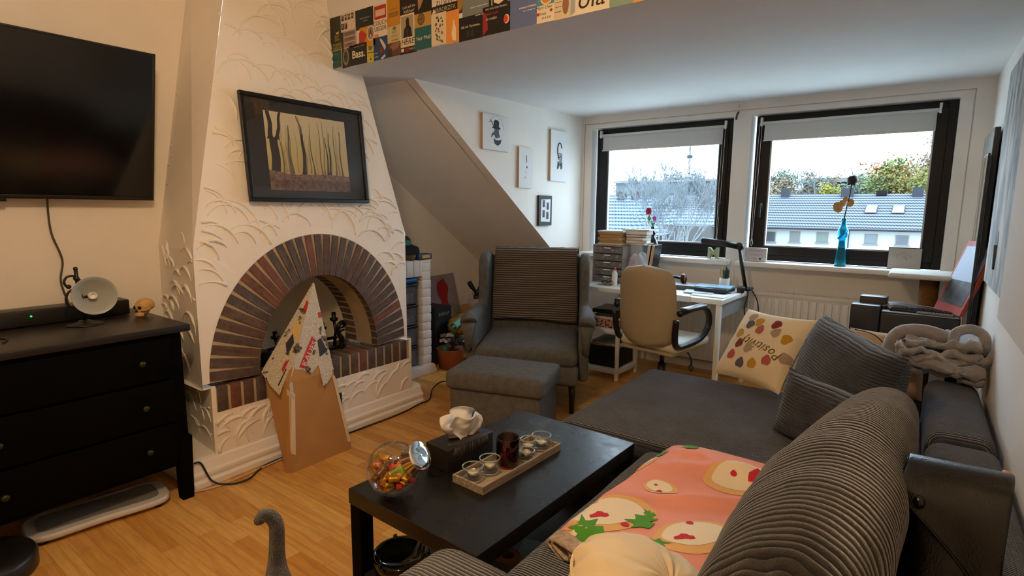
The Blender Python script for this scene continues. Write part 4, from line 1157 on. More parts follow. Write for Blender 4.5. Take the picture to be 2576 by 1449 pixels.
# tray with glasses
M_rustic = NT('limed_wood'); _v = M_rustic.coord((60, 6, 60)); M_rustic.l(M_rustic.ramp(M_rustic.noise(_v, 1.5, 5, .7), [(.3, srgb('6a5a48')), (.55, srgb('a3927c')), (.8, srgb('c9bba6'))]), M_rustic.b.inputs['Base Color']); M_rustic.set(Roughness=.8); M_rustic.bump(M_rustic.noise(_v, 2, 4), .4, .002); M_rustic = M_rustic.m
TR = (-1.070, 1.464, .4505); TRZ = R(-3)
tr = thing('candle_tray', 'narrow whitewashed wooden tray holding candle glasses', 'tray', TR, TRZ)
g = G(); g.box((-.072, -.214, 0), (.062, .214, .006)); g.obj('tray_base', M_rustic, tr)
for lo, hi in (((-.072, -.214, .006), (-.065, .214, .026)), ((.055, -.214, .006), (.062, .214, .026)), ((-.065, -.214, .006), (.055, -.207, .026)), ((-.065, .207, .006), (.055, .214, .026))):
    g = G(); g.box(lo, hi); g.obj('side_rail', M_rustic, tr, bevel=.001)
def onT(x, y, z=.0068): v = Matrix.Rotation(TRZ, 3, 'Z') @ Vector((x, y, 0)); return (TR[0] + v.x, TR[1] + v.y, TR[2] + z)
M_rim = glassy('glass_rim', (.75, .8, .8, 1), .05, 1.5, thin=True)
M_rimg = plain('bright_glass_rim', 'b9beba', .12, .0, spec=.9); M_rimg.node_tree.nodes['Principled BSDF'].inputs['Alpha'].default_value = .55
M_wax = plain('candle_wax', 'e6d9b8', .5)
M_alu = plain('aluminium_cup', 'c8c8c8', .25, 1.)
def holder(loc, label, r=.034, h=.046, lit=True, grp='clear tealight glasses on the tray'):
    t = thing('tealight_glass', label, 'candle holder', loc, group=grp)
    g = G(); g.lathe([(0, 0), (r * .86, 0), (r * .96, .006), (r, h * .5), (r, h), (r + .0012, h + .001), (r, h + .0028), (r - .0025, h + .003), (r - .005, h), (r - .0045, .012), (0, .010)], 32); g.obj('glass_cup', M_glass, t)
    g = G(); g.tube([((r - .002) * math.cos(a_), (r - .002) * math.sin(a_), h) for a_ in [2 * math.pi * k_ / 32 for k_ in range(32)]], .0022, 6, closed=True); g.tube([((r * .9) * math.cos(a_), (r * .9) * math.sin(a_), .005) for a_ in [2 * math.pi * k_ / 32 for k_ in range(32)]], .003, 6, closed=True); g.obj('rim', M_rimg, t)
    return t
def tealight(loc, label):
    t = thing('tealight', label, 'candle', loc, group='tealights in the clear glasses')
    g = G(); g.lathe([(0, .0005), (.0185, .0005), (.019, .016), (.0182, .016), (.0175, .011), (.0, .011)], 24); g.obj('metal_cup', M_alu, t)
    g = G(); g.lathe([(0, .0145), (.0178, .0145), (.0178, .011), (0, .011)], 24); g.cyl((0, 0, .014), (0, .001, .022), .0007, 5); g.obj('wax', M_wax, t)
HP = [(-.024, -.168, 'clear tealight glass at the near end of the tray', .036, .046), (-.016, -.094, 'clear tealight glass second from the near end of the tray', .036, .05),
      (.018, .060, 'low clear tealight glass right behind the red glass', .031, .034), (-.012, .112, 'small clear glass third behind the red one', .030, .05), (.006, .168, 'clear tealight glass at the far end of the tray', .036, .052)]
for i, (x, y, lab, r, h) in enumerate(HP):
    holder(onT(x, y), lab, r, h)
    L = onT(x, y, .0068 + .0125)
    tealight(L, ['tealight in the glass at the near tray end', 'tealight in the second glass from the near end', 'tealight in the low glass behind the red one', 'tealight in the small glass third behind the red one', 'tealight in the glass at the far tray end'][i])
rg = thing('red_candle_glass', 'dark red glass tumbler in the middle of the wooden tray', 'candle glass', onT(-.004, -.014))
M_red = glassy('ruby_glass', (.30, .008, .004, 1), .08, 1.45)
g = G(); g.lathe([(0, 0), (.037, 0), (.040, .003), (.040, .100), (.038, .102), (.0365, .006), (0, .005)], 36); g.obj('tumbler', M_red, rg)

# shelf below: ashtray and clutter
at = thing('glass_ashtray', 'dark green glass ashtray on the lower table shelf', 'ashtray', (-1.262, 1.125, .1705))
g = G(); g.lathe([(0, .0), (.07, .0), (.088, .02), (.094, .052), (.090, .058), (.082, .054), (.066, .018), (0, .012)], 36); g.obj('bowl', glassy('bottle_glass', (.10, .12, .03, 1), .06, 1.5), at)
for a in (30, 150, 270):
    g = G(); c, s = math.cos(R(a)), math.sin(R(a)); g.tube([(c * .080, s * .080, .054), (c * .096, s * .096, .058)], .008, 8); g.obj('rest', glassy('bottle_glass', (.10, .12, .03, 1), .06, 1.5), at)
mg = thing('magazine', 'dull green-grey magazine on the lower shelf of the coffee table', 'magazine', (-.93, 1.42, .1705), R(20))
g = G(); g.rbox((-.07, -.1, 0), (.07, .1, .009), .002); g.obj('pages', plain('magazine_cover', '5c6658', .5), mg)
tw = thing('cloth_bundle', 'crumpled blue-grey cloth bundle on the lower table shelf', 'cloth', (-.965, 1.20, .1705))
def bund(rx, ry, rz, s):
    def f(u, v):
        a = 2 * math.pi * u; b = math.pi * (v - .5); d = Vector((math.cos(b) * math.cos(a), math.cos(b) * math.sin(a), math.sin(b)))
        n = 1 + .22 * noise.noise(d * 2.2 + Vector((s, 0, 0))) + .08 * noise.noise(d * 6)
        return (d.x * rx * n, d.y * ry * n, max(0, rz + d.z * rz * n))
    return f
g = G(); g.sheet(bund(.085, .09, .035, 1), 30, 20); g.obj('bundle', plain('blue_grey_cloth', '4e565a', .9), tw)
rl = thing('tape_roll', 'brown rounded roll lying behind the cloth bundle', 'roll', (-.985, 1.335, .1705))
g = G(); g.lathe([(.02, 0), (.036, 0), (.040, .01), (.040, .045), (.034, .05), (.02, .045)], 24); g.obj('roll', plain('brown_roll', '8a5a24', .6), rl)

# ================================================================== SOFA TEXTILES
# printed fleece blanket -------------------------------------------------
pk = thing('fleece_blanket', 'pink folded fleece blanket with green and cream print on the sofa seat', 'blanket', (0, 0, 0))
def blP(u, v):
    # u: left -> right, v: near -> far
    xl = lerp(-.745, -.690, v) ; xr = lerp(-.26, -.235, v)
    x = lerp(xl, xr, u); y = lerp(1.175 + .02 * math.sin(u * 5), 1.955 + .03 * u, v)
    edge = min(1, min(u, 1 - u) * 16) ** .5 * min(1, (1 - v) * 18) ** .5 * min(1, v * 16) ** .5
    h = .042 + .012 * math.sin((y * 9 - x * 7)) * math.sin(u * 3.1) + .022 * math.exp(-((v - .62 - .25 * u) ** 2) / .002) * min(1, u * 2) + .024 * math.exp(-((v - .30 - .35 * u) ** 2) / .002) * min(1, u * 2) + .018 * math.exp(-((v - .86 + .12 * u) ** 2) / .0015) * min(1, u * 3) - .0 * math.exp(-((v - .30 - .35 * u) ** 2) / .003) * min(1, u * 2)
    h += .012 * noise.noise(Vector((u * 3, v * 4, .3)))
    z = .440 + h * edge - .008 * (1 - edge)
    if u < .12: z -= .016 * (1 - u / .12)
    return Vector((x, y, z))
M_pink = plain('pink_fleece', 'e59a88', .95, bump=.35, bscale=160, var=.10, vscale=4)
M_bcream = plain('cream_print', 'eadcc0', .95); M_bamber = plain('amber_print', 'e0b070', .95); M_bgreen = plain('green_print', '4d8f2c', .95); M_bred = plain('red_print', 'c0283a', .95); M_bblk = plain('dark_print', '26201e', .95); M_brose = plain('rose_print', 'dd8a86', .95)
g = G(); g.sheet(blP, 70, 90)
g.sheet(lambda u, v: Vector((blP(u, v).x, blP(u, v).y, min(blP(u, v).z - .004, .436))), 20, 24)
g.obj('cloth', M_pink, pk, fix=False)
g = G()
for (u, v, a, b, r_) in ((.20, .20, .24, .14, .4), (.72, .73, .26, .10, .2), (.70, .25, .22, .12, .5), (.30, .50, .11, .055, 0), (.06, .68, .06, .09, 0), (.23, .03, .12, .045, 0)):
    decal(g, blP, [(max(.002, min(.998, p)), max(.004, min(.996, q_))) for p, q_ in blob(u, v, a, b, 26, .04, 3, r_)], .0014, 1, 5)
    decal(g, blP, [(max(.002, min(.998, p)), max(.004, min(.996, q_))) for p, q_ in blob(u - .015, v + .008, a * .76, b * .74, 26, .04, 4, r_)], .0022, 0, 5)
def leaf(u, v, s, rot):
    pts = [(0, 0), (.5, .25), (.35, .5), (.9, .55), (.6, .8), (1.1, 1.2), (.45, 1.05), (.1, 1.3), (-.1, .9), (-.6, 1.1), (-.35, .6), (-.7, .4), (-.25, .3)]
    c, s_ = math.cos(rot), math.sin(rot)
    return [(max(.003, min(.997, u + s * (x * c - y * s_))), max(.004, min(.996, v + s * .62 * (x * s_ + y * c)))) for x, y in pts]
for L in ((.46, .19, .13, R(60)), (.90, .86, .10, R(-10)), (.28, .90, .10, R(60)), (.10, .76, .08, R(30)), (.30, .06, .16, R(100)), (.55, .08, .08, 0), (.42, .30, .06, R(120)), (.40, .955, .06, R(80)), (.97, .70, .06, R(0))): decal(g, blP, leaf(*L), .0030, 2, 4)
for (u, v, a, b, r_) in ((.17, .165, .045, .022, .5), (.78, .76, .05, .03, 0), (.66, .20, .05, .018, .5), (.31, .475, .018, .009, 0)): decal(g, blP, blob(u, v, a, b, 14, .25, 9, r_), .0032, 3, 3)
for (u, v, a, b) in ((.33, .165, .026, .014), (.62, .31, .022, .014), (.64, .74, .022, .010), (.86, .66, .022, .010), (.26, .51, .012, .006)): decal(g, blP, blob(u, v, a, b, 12, .05, 9, 0), .0034, 3, 2)
g.obj('print_pattern', [M_bcream, M_bamber, M_bgreen, M_bred], pk, fix=False)
# rolled sherpa edge at the near end
M_sherpa = plain('grey_sherpa', 'a8937c', 1., bump=1., bscale=110, var=.3, vscale=60)
g = G()
def ring(cx, cz, rx, rz, y0_, y1_, tilt):
    def f(u, v):
        a = 2 * math.pi * u; x = rx * math.cos(a); z = rz * math.sin(a) * (1 + .25 * math.cos(a))
        return (cx + x, lerp(y0_, y1_, v) + (cx + x + .74) * -.38 + .003 * noise.noise(Vector((u * 9, v * 3, cx * 40))), cz + z + .002 * noise.noise(Vector((u * 14, v * 5, cx * 9))))
    return f
for cx, cz, rx, rz in ((-.675, .455, .032, .012), (-.605, .455, .034, .011), (-.635, .449, .090, .020), (-.52, .452, .06, .014)):
    g.sheet(ring(cx, cz, rx, rz, 1.172, 1.225, 0), 40, 4, thick=.008)
g.obj('fleece_lining', M_sherpa, pk)

# cream round cushion in the foreground
M_cream = plain('cream_velvet', 'ddc8a0', .8, bump=.15, bscale=60, var=.05, vscale=5)
rc = thing('cream_cushion', 'puffy round cream cushion at the bottom edge of the picture', 'cushion', (-.365, 1.015, .512), rot=(R(-24), R(10), R(-38)))
def rcP(u, v):
    a = 2 * math.pi * u; b = math.pi * (v - .5); c = math.cos(b)
    r_ = .195 * abs(c) ** .62; z = .085 * math.sin(b)
    pl = 1 + .030 * math.sin(a * 13 + 2 * math.sin(a * 3)) * abs(c) ** .5 * min(1, (1.25 - abs(math.sin(b))))
    wr_ = .006 * noise.noise(Vector((math.cos(a) * 4, math.sin(a) * 4, b * 2)))
    return (r_ * pl * math.cos(a), r_ * pl * math.sin(a), z * (1 - .25 * math.exp(-(r_ / .03) ** 2)) + wr_)
g = G(); g.sheet(rcP, 130, 40); g.obj('cover', M_cream, rc)
g = G().at((0, 0, 0)); g.tube([(.198 * math.cos(2 * math.pi * k / 60), .198 * math.sin(2 * math.pi * k / 60), 0) for k in range(60)], .004, 6, closed=True); g.obj('piping', M_cream, rc)

# dotted cushion with script ------------------------------------------------
e1 = Vector((.381, -.24, .02)).normalized(); e2 = Vector((.122, .18, .313)); e2 = (e2 - e1 * e2.dot(e1)).normalized(); nn = e2.cross(e1) * -1
# local x=e1, z=e2, y=back direction
yb = e2.cross(e1)
if yb.y < 0: yb = -yb
PM = Matrix((( *e1, 0), (*yb, 0), (*e2, 0), (0, 0, 0, 1))).transposed()
pcn = Vector((-.849, 3.09, .437)) + e1 * .215 + e2 * .205
pp_ = thing('dotted_cushion', 'cream cushion with coloured dots and a script word upside down', 'cushion', pcn); pp_.rotation_euler = PM.to_euler()
S = pillow_fn(.455, .425, .13, .075, .45)
M_cot = plain('cream_cotton', 'e6d2ad', .9, bump=.3, bscale=200)
g = G(); pillow(g, S, 34); g.obj('cover', M_cot, pp_, fix=False)
front = lambda u, v: S(2 * u - 1, 2 * v - 1, -1)
cols = {'b': 'a98f78', 's': '59585f', 'm': 'b98a1c', 'r': '7a2e22', 'k': 'b4564e'}
g = G(); keys = list(cols)
dots = [(970, 330, 'b'), (940, 450, 's'), (1095, 425, 'm'), (1365, 490, 'r'), (760, 570, 'm'), (1110, 555, 'k'), (1360, 620, 'b'), (760, 730, 'r'), (925, 820, 'b'), (620, 880, 'k'), (775, 1020, 's'), (975, 1040, 'm'), (1205, 1000, 'k'), (1460, 960, 'b'), (1500, 720, 'm')]
for i, (x, y, c) in enumerate(dots):
    a, b = x - 334, y - 1031; det = -882241.; u = (a * -825 - b * 491) / det; v = (920 * b - 251 * a) / det
    u = .06 + .88 * u; v = .06 + .88 * v
    decal(g, front, blob(u, v, .062, .068, 20, .09, i), .0016, keys.index(c), 3)
g.obj('dotted_print', [plain('dot_' + k, cols[k], .9, bump=.3) for k in keys], pp_, fix=False)
def txtmap(co):
    # text plane -> cushion uv, turned about 190 degrees
    a = R(170); x = co.x * math.cos(a) - co.y * math.sin(a); y = co.x * math.sin(a) + co.y * math.cos(a)
    y += -.10 * (x * 2.2) ** 2 * .8
    u = .60 + x / .455; v = .465 + y / .425
    p = front(u, v); return p + Vector((0, -.0016 - .0006 * (1 if co.z > 0 else 0), 0))
text_mesh('Positivity', .072, plain('olive_ink', '6a5a26', .9), 'lettering', pp_, Matrix(), .0006, fn=txtmap, shear=.3, space=1.1)

# grey plush blanket bundled on the sofa back -------------------------------
M_plush = plain('grey_plush', '8d8580', 1., bump=.8, bscale=90, var=.22, vscale=26)
M_plush.node_tree.nodes['Principled BSDF'].inputs['Sheen Weight'].default_value = .6
gbn = thing('plush_blanket', 'crumpled taupe plush blanket folded on the far sofa back', 'blanket', (.12, 3.33, .572))
def layer(k, y0, y1, z, w, wave, s):
    def f(u, v):
        # u along width x, v along the fold profile: front lip -> back
        x = -.17 + .34 * u
        th = .020 + .006 * math.sin(k + u * 4)
        if v < .2: t = v / .2; yy = y0 + .01 * math.sin(t * 3.14) * -1.6; zz = z - th + 2 * th * t; yy = y0 - th * math.sin(math.pi * t)
        else: t = (v - .2) / .8; yy = lerp(y0, y1, t); zz = z + th * (1 - .2 * t) + .012 * math.sin(t * 6 + k)
        zz += wave * math.sin(u * 3.3 + k * .7 + .5) + .026 * noise.noise(Vector((u * 5, v * 4, s))) + .010 * noise.noise(Vector((u * 13, v * 7, s)))
        yy += .030 * math.sin(u * 5 + k * 1.3)
        return (x * (1 - .05 * k) + .01 * math.sin(k * 2), yy, zz)
    return f
g = G()
for k, (y0, y1, z) in enumerate(((-.20, .20, .030), (-.235, .2, .066), (-.21, .18, .100), (-.22, .16, .134), (-.19, .15, .168))):
    g.sheet(layer(k, y0, y1, z, .016, .014, k * 3.), 36, 26, thick=.022)
g.tube(smooth_path([(.05, -.15, .17), (.06, -.12, .215), (.11, -.10, .235), (.155, -.10, .215), (.165, -.12, .17), (.15, -.15, .13)], 6), .022, 12)
g.tube(smooth_path([(-.17, -.12, .05), (-.185, -.10, .11), (-.15, -.08, .18), (-.06, -.08, .20), (.04, -.10, .18)], 6), .032, 12)
g.tube(smooth_path([(.12, -.2, .12), (.17, -.2, .115), (.2, -.17, .15), (.205, -.14, .16)], 5), .017, 10)
g.obj('folds', M_plush, gbn)

# bare cream cushion behind
cc = thing('beige_cushion', 'plain beige cushion wedged between the sofa end and the black boxes', 'cushion', (-.085, 3.55, .52), rot=(R(-8), 0, R(-4)))
S2 = pillow_fn(.36, .34, .13, .05, .4); g = G(); pillow(g, S2, 24); g.obj('cover', plain('beige_cotton', 'c9a27c', .9, bump=.2), cc, fix=False)
g = G(); g.tube(smooth_path([(-.15, -.06, .165), (-.06, -.075, .15), (.0, -.085, .10), (.03, -.09, .04)], 6), .003, 6); tag(cc, cc['label'], cc['category'])
o = g.obj('drawstring', M_rub, cc)
c3 = thing('stool', 'low dark stool carrying the beige cushion behind the sofa', 'stool', (-.085, 3.56, 0))
g = G(); g.rbox((-.17, -.12, .30), (.17, .12, .345), .01); g.obj('stool_seat', M_dark, c3)
for sx in (-1, 1):
    for sy in (-1, 1):
        g = G(); g.cyl((sx * .14, sy * .09, 0), (sx * .14, sy * .09, .30), .014, 8); g.obj('leg', M_dark, c3)

# black leather bag on the near sofa back -----------------------------------
M_leath = plain('black_leather', '080808', .27, bump=.22, bscale=200, spec=.4)
lb_ = thing('leather_bag', 'black leather bag with a buttoned flap in the lower right corner', 'bag', (.094, 1.26, .552), R(-4)); lb_.scale = (.74, 1, 1.02)
def bagB(u, v):
    a = 2 * math.pi * u; c, s = math.cos(a), math.sin(a); z = .30 * v
    wx = .098 + (.055 * (1 - v) ** 1.5 * math.sin(math.pi * min(1, .35 + v)) if c < 0 else .012 * (1 - v))
    wy = .085 * (1 - v ** 3) + .022 + .018 * math.sin(math.pi * v)
    dip = -.010 * v ** 4 * (1 - abs(c) ** 2)
    return (math.copysign(abs(c) ** .55, c) * wx, math.copysign(abs(s) ** .75, s) * wy, z + dip + .006 * noise.noise(Vector((c * 2, s * 2, z * 9))))
g = G(); g.sheet(bagB, 60, 40); g.sheet(lambda u, v: (bagB(u, 0)[0] * v, bagB(u, 0)[1] * v, 0.001), 60, 2); g.sheet(lambda u, v: (bagB(u, 1)[0] * v, bagB(u, 1)[1] * v, bagB(u, 1)[2] - .002 + .0 * v), 60, 2)
g.obj('bag_body', M_leath, lb_)
def flap(u, v):
    # wraps from the back edge over the top and down the front; the left end is a short tongue
    x = lerp(-.100, .104, u); drop = (.030 + .150 * u ** 1.2) * (min(1, u / .10) ** .5)
    dep = .075
    if v < .4: t = v / .4; y = lerp(.035, -.050, t); z = .302 + .010 * math.sin(math.pi * t) + .006 * u
    else:
        t = (v - .4) / .6; a = min(1, t * 2.2) * math.pi / 2
        y = -.050 - .030 * math.sin(a) - .045 * t * (drop / .18) - .008; z = .302 - drop * t + .006 * u - .004 * (1 - math.cos(a))
    return (x + .004 * math.sin(v * 7), y - .006 * math.sin(u * 8) * max(0, v - .4), z)
g = G(); g.sheet(flap, 34, 30, thick=.004); g.obj('flap', M_leath, lb_)
eb = [flap(i / 34, 1) for i in range(35)] ; eb = [(x, y - .002, z) for x, y, z in eb]
g = G(); g.tube(eb, .0030, 6); g.tube([flap(0, .2 + .8 * i / 20) for i in range(21)], .0028, 6); g.obj('flap_edging', M_leath, lb_)
bx_, by_, bz_ = flap(.22, .72)
g = G().at((bx_, by_ - .003, bz_), (R(70), 0, 0)); g.lathe([(0, .008), (.009, .007), (.012, .002), (.012, 0)], 16); g.obj('snap_button', plain('gunmetal', '2c2a28', .2, .9), lb_)
g = G(); g.rbox((.086, .010, .298), (.106, .035, .318), .006); g.obj('strap_end', plain('tan_leather', '9a6a34', .6), lb_)
nb = thing('neck_pillow', 'dark navy rounded cushion at the right frame edge', 'cushion', (.222, 1.02, .60))
g = G(); g.ball((.0, 0, .07), (.075, .12, .12), 24); g.obj('cover', plain('navy_velvet', '0e1218', .8), nb)
bt = thing('blue_book', 'bright blue book edge showing beneath the leather bag', 'book', (.09, 1.02, .548), R(10))
g = G(); g.rbox((-.06, -.07, 0), (.03, .07, .012), .002); g.obj('cover', plain('sky_blue_cover', '1a8ad0', .5), bt)

# ================================================================== CAT
M_fur = NT('tabby_fur'); _v = M_fur.coord(); _s = M_fur.n('ShaderNodeSeparateXYZ'); M_fur.l(_v, _s.inputs[0])
_st = M_fur.math('SINE', M_fur.math('ADD', M_fur.math('MULTIPLY', _s.outputs[2], 110), M_fur.math('MULTIPLY', M_fur.noise(_v, 14, 3), 9)))
M_fur.l(M_fur.ramp(_st, [(.2, srgb('0c0a09')), (.8, srgb('302a26'))]), M_fur.b.inputs['Base Color']); M_fur.set(Roughness=1.0); M_fur.b.inputs['Sheen Weight'].default_value = .5; M_fur.bump(M_fur.noise(M_fur.coord((1, 1, .4)), 320, 3), 1., .01); M_fur = M_fur.m
ct_ = thing('cat', 'dark grey tabby cat walking with its tail up, by the table', 'cat', (-1.198, .668, .01), math.atan2(-.48, .88))
# local +x = forward (towards the camera)
V = []; E_ = []; RR = []
def node(p, r, par=None):
    V.append(p); RR.append(r); i = len(V) - 1
    if par is not None: E_.append((par, i))
    return i
pel = node((-.15, 0, .235), .062); sp1 = node((-.05, 0, .215), .066, pel); sp2 = node((.06, 0, .215), .064, sp1); shd = node((.14, 0, .225), .055, sp2); nk = node((.185, 0, .255), .036, shd); hd = node((.225, 0, .285), .040, nk); node((.262, 0, .272), .020, hd)
for s in (-1, 1):
    a = node((-.16, s * .045, .17), .038, pel); a = node((-.125, s * .05, .12), .026, a); a = node((-.185, s * .05, .065), .014, a); a = node((-.170, s * .05, .014), .013, a); node((-.140, s * .05, .012), .013, a)
    a = node((.14, s * .04, .15), .030, shd); a = node((.125, s * .045, .08), .019, a); a = node((.135, s * .045, .016), .013, a); node((.160, s * .045, .012), .013, a)
tl_ = [(-.205, 0, .275, .040), (-.222, 0, .310, .028), (-.226, .002, .345, .024), (-.224, .004, .385, .0225), (-.221, .006, .42, .0225), (-.220, .004, .447, .0225), (-.222, -.012, .468, .022), (-.225, -.030, .470, .0215), (-.228, -.038, .455, .020), (-.228, -.034, .444, .015)]
par = pel
for x, y, z, r_ in tl_: par = node((x, y, z), r_, par)
me = bpy.data.meshes.new('body'); me.from_pydata(V, E_, []); bo = bpy.data.objects.new('body', me); COL.objects.link(bo); bo.parent = ct_
sm = bo.modifiers.new('skin', 'SKIN'); 
if not me.skin_vertices: 
    bm = bmesh.new(); bm.from_mesh(me); bm.verts.layers.skin.verify(); bm.to_mesh(me); bm.free()
for i, sv in enumerate(me.skin_vertices[0].data): sv.radius = (RR[i], RR[i]); sv.use_root = (i == 0)
sm.use_smooth_shade = True
ss = bo.modifiers.new('sub', 'SUBSURF'); ss.levels = 2; ss.render_levels = 2
me.materials.append(M_fur)
for s in (-1, 1):
    g = G(); g.add([(.205, s * .012, .315), (.235, s * .012, .312), (.218, s * .036, .308), (.214, s * .030, .352)], [(0, 1, 3), (1, 2, 3), (2, 0, 3), (0, 2, 1)]); g.obj('ear', M_fur, ct_)
    g = G(); g.ball((.256, s * .016, .293), .006, 10); g.obj('eye', plain('cat_eye', '6a7a20', .1), ct_)
# ================================================================== DESK AREA
DZ = .735
dk = thing('desk', 'plain white writing desk under the left window', 'desk', (-1.583, 4.155, 0), R(-2.4))
g = G(); g.rbox((-.574, -.345, DZ - .034), (.574, .345, DZ), .003); g.obj('desktop', M_wht, dk)
for sx in (-1, 1):
    for sy in (-1, 1):
        g = G(); g.cbox((sx * .548, sy * .32, (DZ - .034) / 2), (.032, .032, DZ - .034)); g.obj('leg', M_wht, dk, bevel=.002)
g = G(); g.box((.535, -.31, .60), (.56, .31, .70)); g.obj('side_rail', plain('grey_side_panel', '8c8b86', .6), dk)
DM = Matrix.Translation((-1.583, 4.155, DZ)) @ Matrix.Rotation(R(-2.4), 4, 'Z')
def onD(x, y, z=0.0005): return tuple(DM @ Vector((x, y, z)))
def inD(wx, wy): v = DM.inverted() @ Vector((wx, wy, DZ)); return v.x, v.y
# desk chair
M_beige = plain('beige_leatherette', 'a39478', .6, bump=.12, bscale=160)
M_seatf = plain('cream_leatherette', 'd9d4c6', .5)
dc = thing('office_chair', 'beige office chair seen from behind at the desk', 'chair', (-1.335, 3.56, 0), R(-10))
def back_fn(side):
    def f(u, v):
        a = (u - .5) * 2; z = lerp(.455, .985, v)
        tt = 2 * v - 1; w = .212 * (1 - abs(tt) ** (5.5 if tt > 0 else 4.0)) ** .30 * (1 - .05 * tt) if abs(tt) < .9999 else .02
        k = 1 - .0 * a
        edge = (max(0, 1 - abs(a) ** 5) * max(0, 1 - abs(2 * v - 1) ** 9)) ** .5
        y = -.255 + .05 * (v - .5) * -1 - .03 * math.cos(a * 1.3) * -1 * -.5
        zz = z
        return (a * w, y + .05 * a * a + side * .028 * edge, zz)
    return f
g = G(); g.sheet(back_fn(-1), 28, 28); g.obj('back_shell', M_beige, dc)
g = G(); g.sheet(back_fn(1.2), 28, 28); g.obj('back_pad', M_seatf, dc)
g = G(); g.rbox((-.22, -.20, .43), (.22, .24, .50), .035, seg=5); g.obj('seat', M_seatf, dc)
g = G(); g.rbox((-.20, -.22, .415), (.20, .2, .435), .008); g.obj('seat_pan', M_beige, dc)
for s in (-1, 1):
    g = G(); pth = smooth_path([(s * .235, -.22, .70), (s * .25, -.06, .72), (s * .255, .06, .71), (s * .255, .125, .655), (s * .25, .13, .57), (s * .24, .05, .505), (s * .225, -.10, .48), (s * .215, -.20, .485), (s * .22, -.235, .56), (s * .228, -.24, .66)], 5)
    g.tube(pth, .020, 10, closed=False); g.rbox((s * .245 - .028, -.20, .705), (s * .245 + .028, .07, .735), .012); g.obj('armrest', M_blk, dc)
g = G(); g.cyl((0, 0, .09), (0, 0, .30), .028, 16); g.cyl((0, 0, .30), (0, 0, .43), .016, 12); g.rbox((-.07, -.09, .385), (.07, .09, .42), .01); g.obj('gas_column', M_blk, dc)
g = G(); g.tube(smooth_path([(.06, 0, .40), (.16, .02, .405), (.20, .02, .37), (.205, .02, .33)], 4), .006, 8); g.tube([(.205 + .012 * math.cos(a), .02, .305 + .02 * math.sin(a)) for a in [i * .52 for i in range(12)]], .005, 6, closed=True); g.obj('tilt_lever', M_blk, dc)
for k in range(5):
    a = R(72 * k + 20); c, s = math.cos(a), math.sin(a)
    g = G(); g.tube([(0, 0, .095), (c * .14, s * .14, .085), (c * .27, s * .27, .065)], [.03, .022, .014], 10); ob = g.obj('base_arm', M_blk, dc)
    g = G(); g.cyl((c * .27 - s * .02, s * .27 + c * .02, .027), (c * .27 + s * .02, s * .27 - c * .02, .027), .027, 16); g.obj('caster', M_blk, ob)

# low white shelf under the desk, left
sh = thing('side_shelf', 'small white two-tier shelf under the left end of the desk', 'shelf', (-1.955, 4.03, 0), R(-2.4))
for z in (.405, .085):
    g = G(); g.rbox((-.165, -.175, z - .032), (.165, .175, z), .003); g.obj('shelf_board', M_wht, sh)
for sx in (-1, 1):
    for sy in (-1, 1):
        g = G(); g.cbox((sx * .152, sy * .162, .1865), (.026, .026, .373)); g.obj('leg', M_wht, sh, bevel=.002)
SX, SY = -1.955, 4.03
def tb_(nm, lab, cat, x, y, z, w, d, h, mat, rz=0, r=.002, part='block', grp=None):
    t = thing(nm, lab, cat, (x, y, z), R(rz), group=grp)
    g = G(); g.rbox((-w / 2, -d / 2, 0), (w / 2, d / 2, h), r); g.obj(part, mat, t); return t
M_floral = NT('floral_print'); _v = M_floral.coord(); M_floral.l(M_floral.ramp(M_floral.noise(_v, 55, 2), [(.42, srgb('4e2c22')), (.5, srgb('b07a6a')), (.62, srgb('c9a08a'))]), M_floral.b.inputs['Base Color']); M_floral = M_floral.m
tb_('gift_box', 'box with pink and brown floral print on the side shelf', 'box', SX + .02, SY, .4055, .25, .26, .066, M_floral, -2, .004, 'carton')
tb_('notebook', 'cream notebook on top of the floral box', 'notebook', SX + .03, SY, .4725, .22, .24, .018, plain('cream_pages', 'd8cbb4', .8), 3, part='pages', grp='stack on the side shelf')
tb_('notebook', 'thin dark notebook above the cream one on the side shelf', 'notebook', SX + .03, SY, .492, .22, .23, .012, plain('slate_cover', '3c3f3d', .7), -4, part='pages', grp='stack on the side shelf')
tb_('notebook', 'pale notebook directly under the black case', 'notebook', SX + .035, SY, .5055, .20, .2, .010, plain('pale_cover', 'b8a98e', .8), 6, part='pages', grp='stack on the side shelf')
tb_('case', 'flat black case on the notebook stack under the desk', 'case', SX + .02, SY, .517, .24, .26, .034, M_blk, -2, .004, 'case_body')
t = tb_('roll_of_paper', 'grey paper sheet curling on the black case', 'paper', SX + .03, SY, .5525, .22, .24, .004, plain('grey_sheet', '6c7478', .7), 12, part='sheet')
t = thing('red_tin', 'small dark red tin at the left end of the side shelf', 'tin', (SX - .145, SY - .09, .4055)); g = G(); g.lathe([(0, 0), (.017, 0), (.017, .06), (0, .06)], 20); g.obj('tin', plain('dark_red_tin', '7a1e1a', .4), t)
tb_('carry_case', 'big black case standing on the lower tier of the side shelf', 'case', SX + .0, SY + .02, .0855, .26, .29, .17, plain('dull_black', '0b0b0a', .8), 0, .01, 'case_body')
tb_('folder', 'yellow patterned folder lying on the black case', 'folder', SX + .01, SY, .2565, .25, .26, .010, plain('yellow_pattern', '9c8c40', .7, var=.5, vscale=30), 8, part='cover', grp='folders on the lower tier')
tb_('folder', 'whitish folder above the yellow patterned one', 'folder', SX - .01, SY, .2675, .25, .25, .010, plain('offwhite_folder', 'c9c2b4', .7), -8, part='cover', grp='folders on the lower tier')
tb_('folder', 'grey folder topmost on the lower tier pile', 'folder', SX + .02, SY, .2785, .24, .25, .014, plain('grey_folder', '62696a', .6), 4, part='cover', grp='folders on the lower tier')

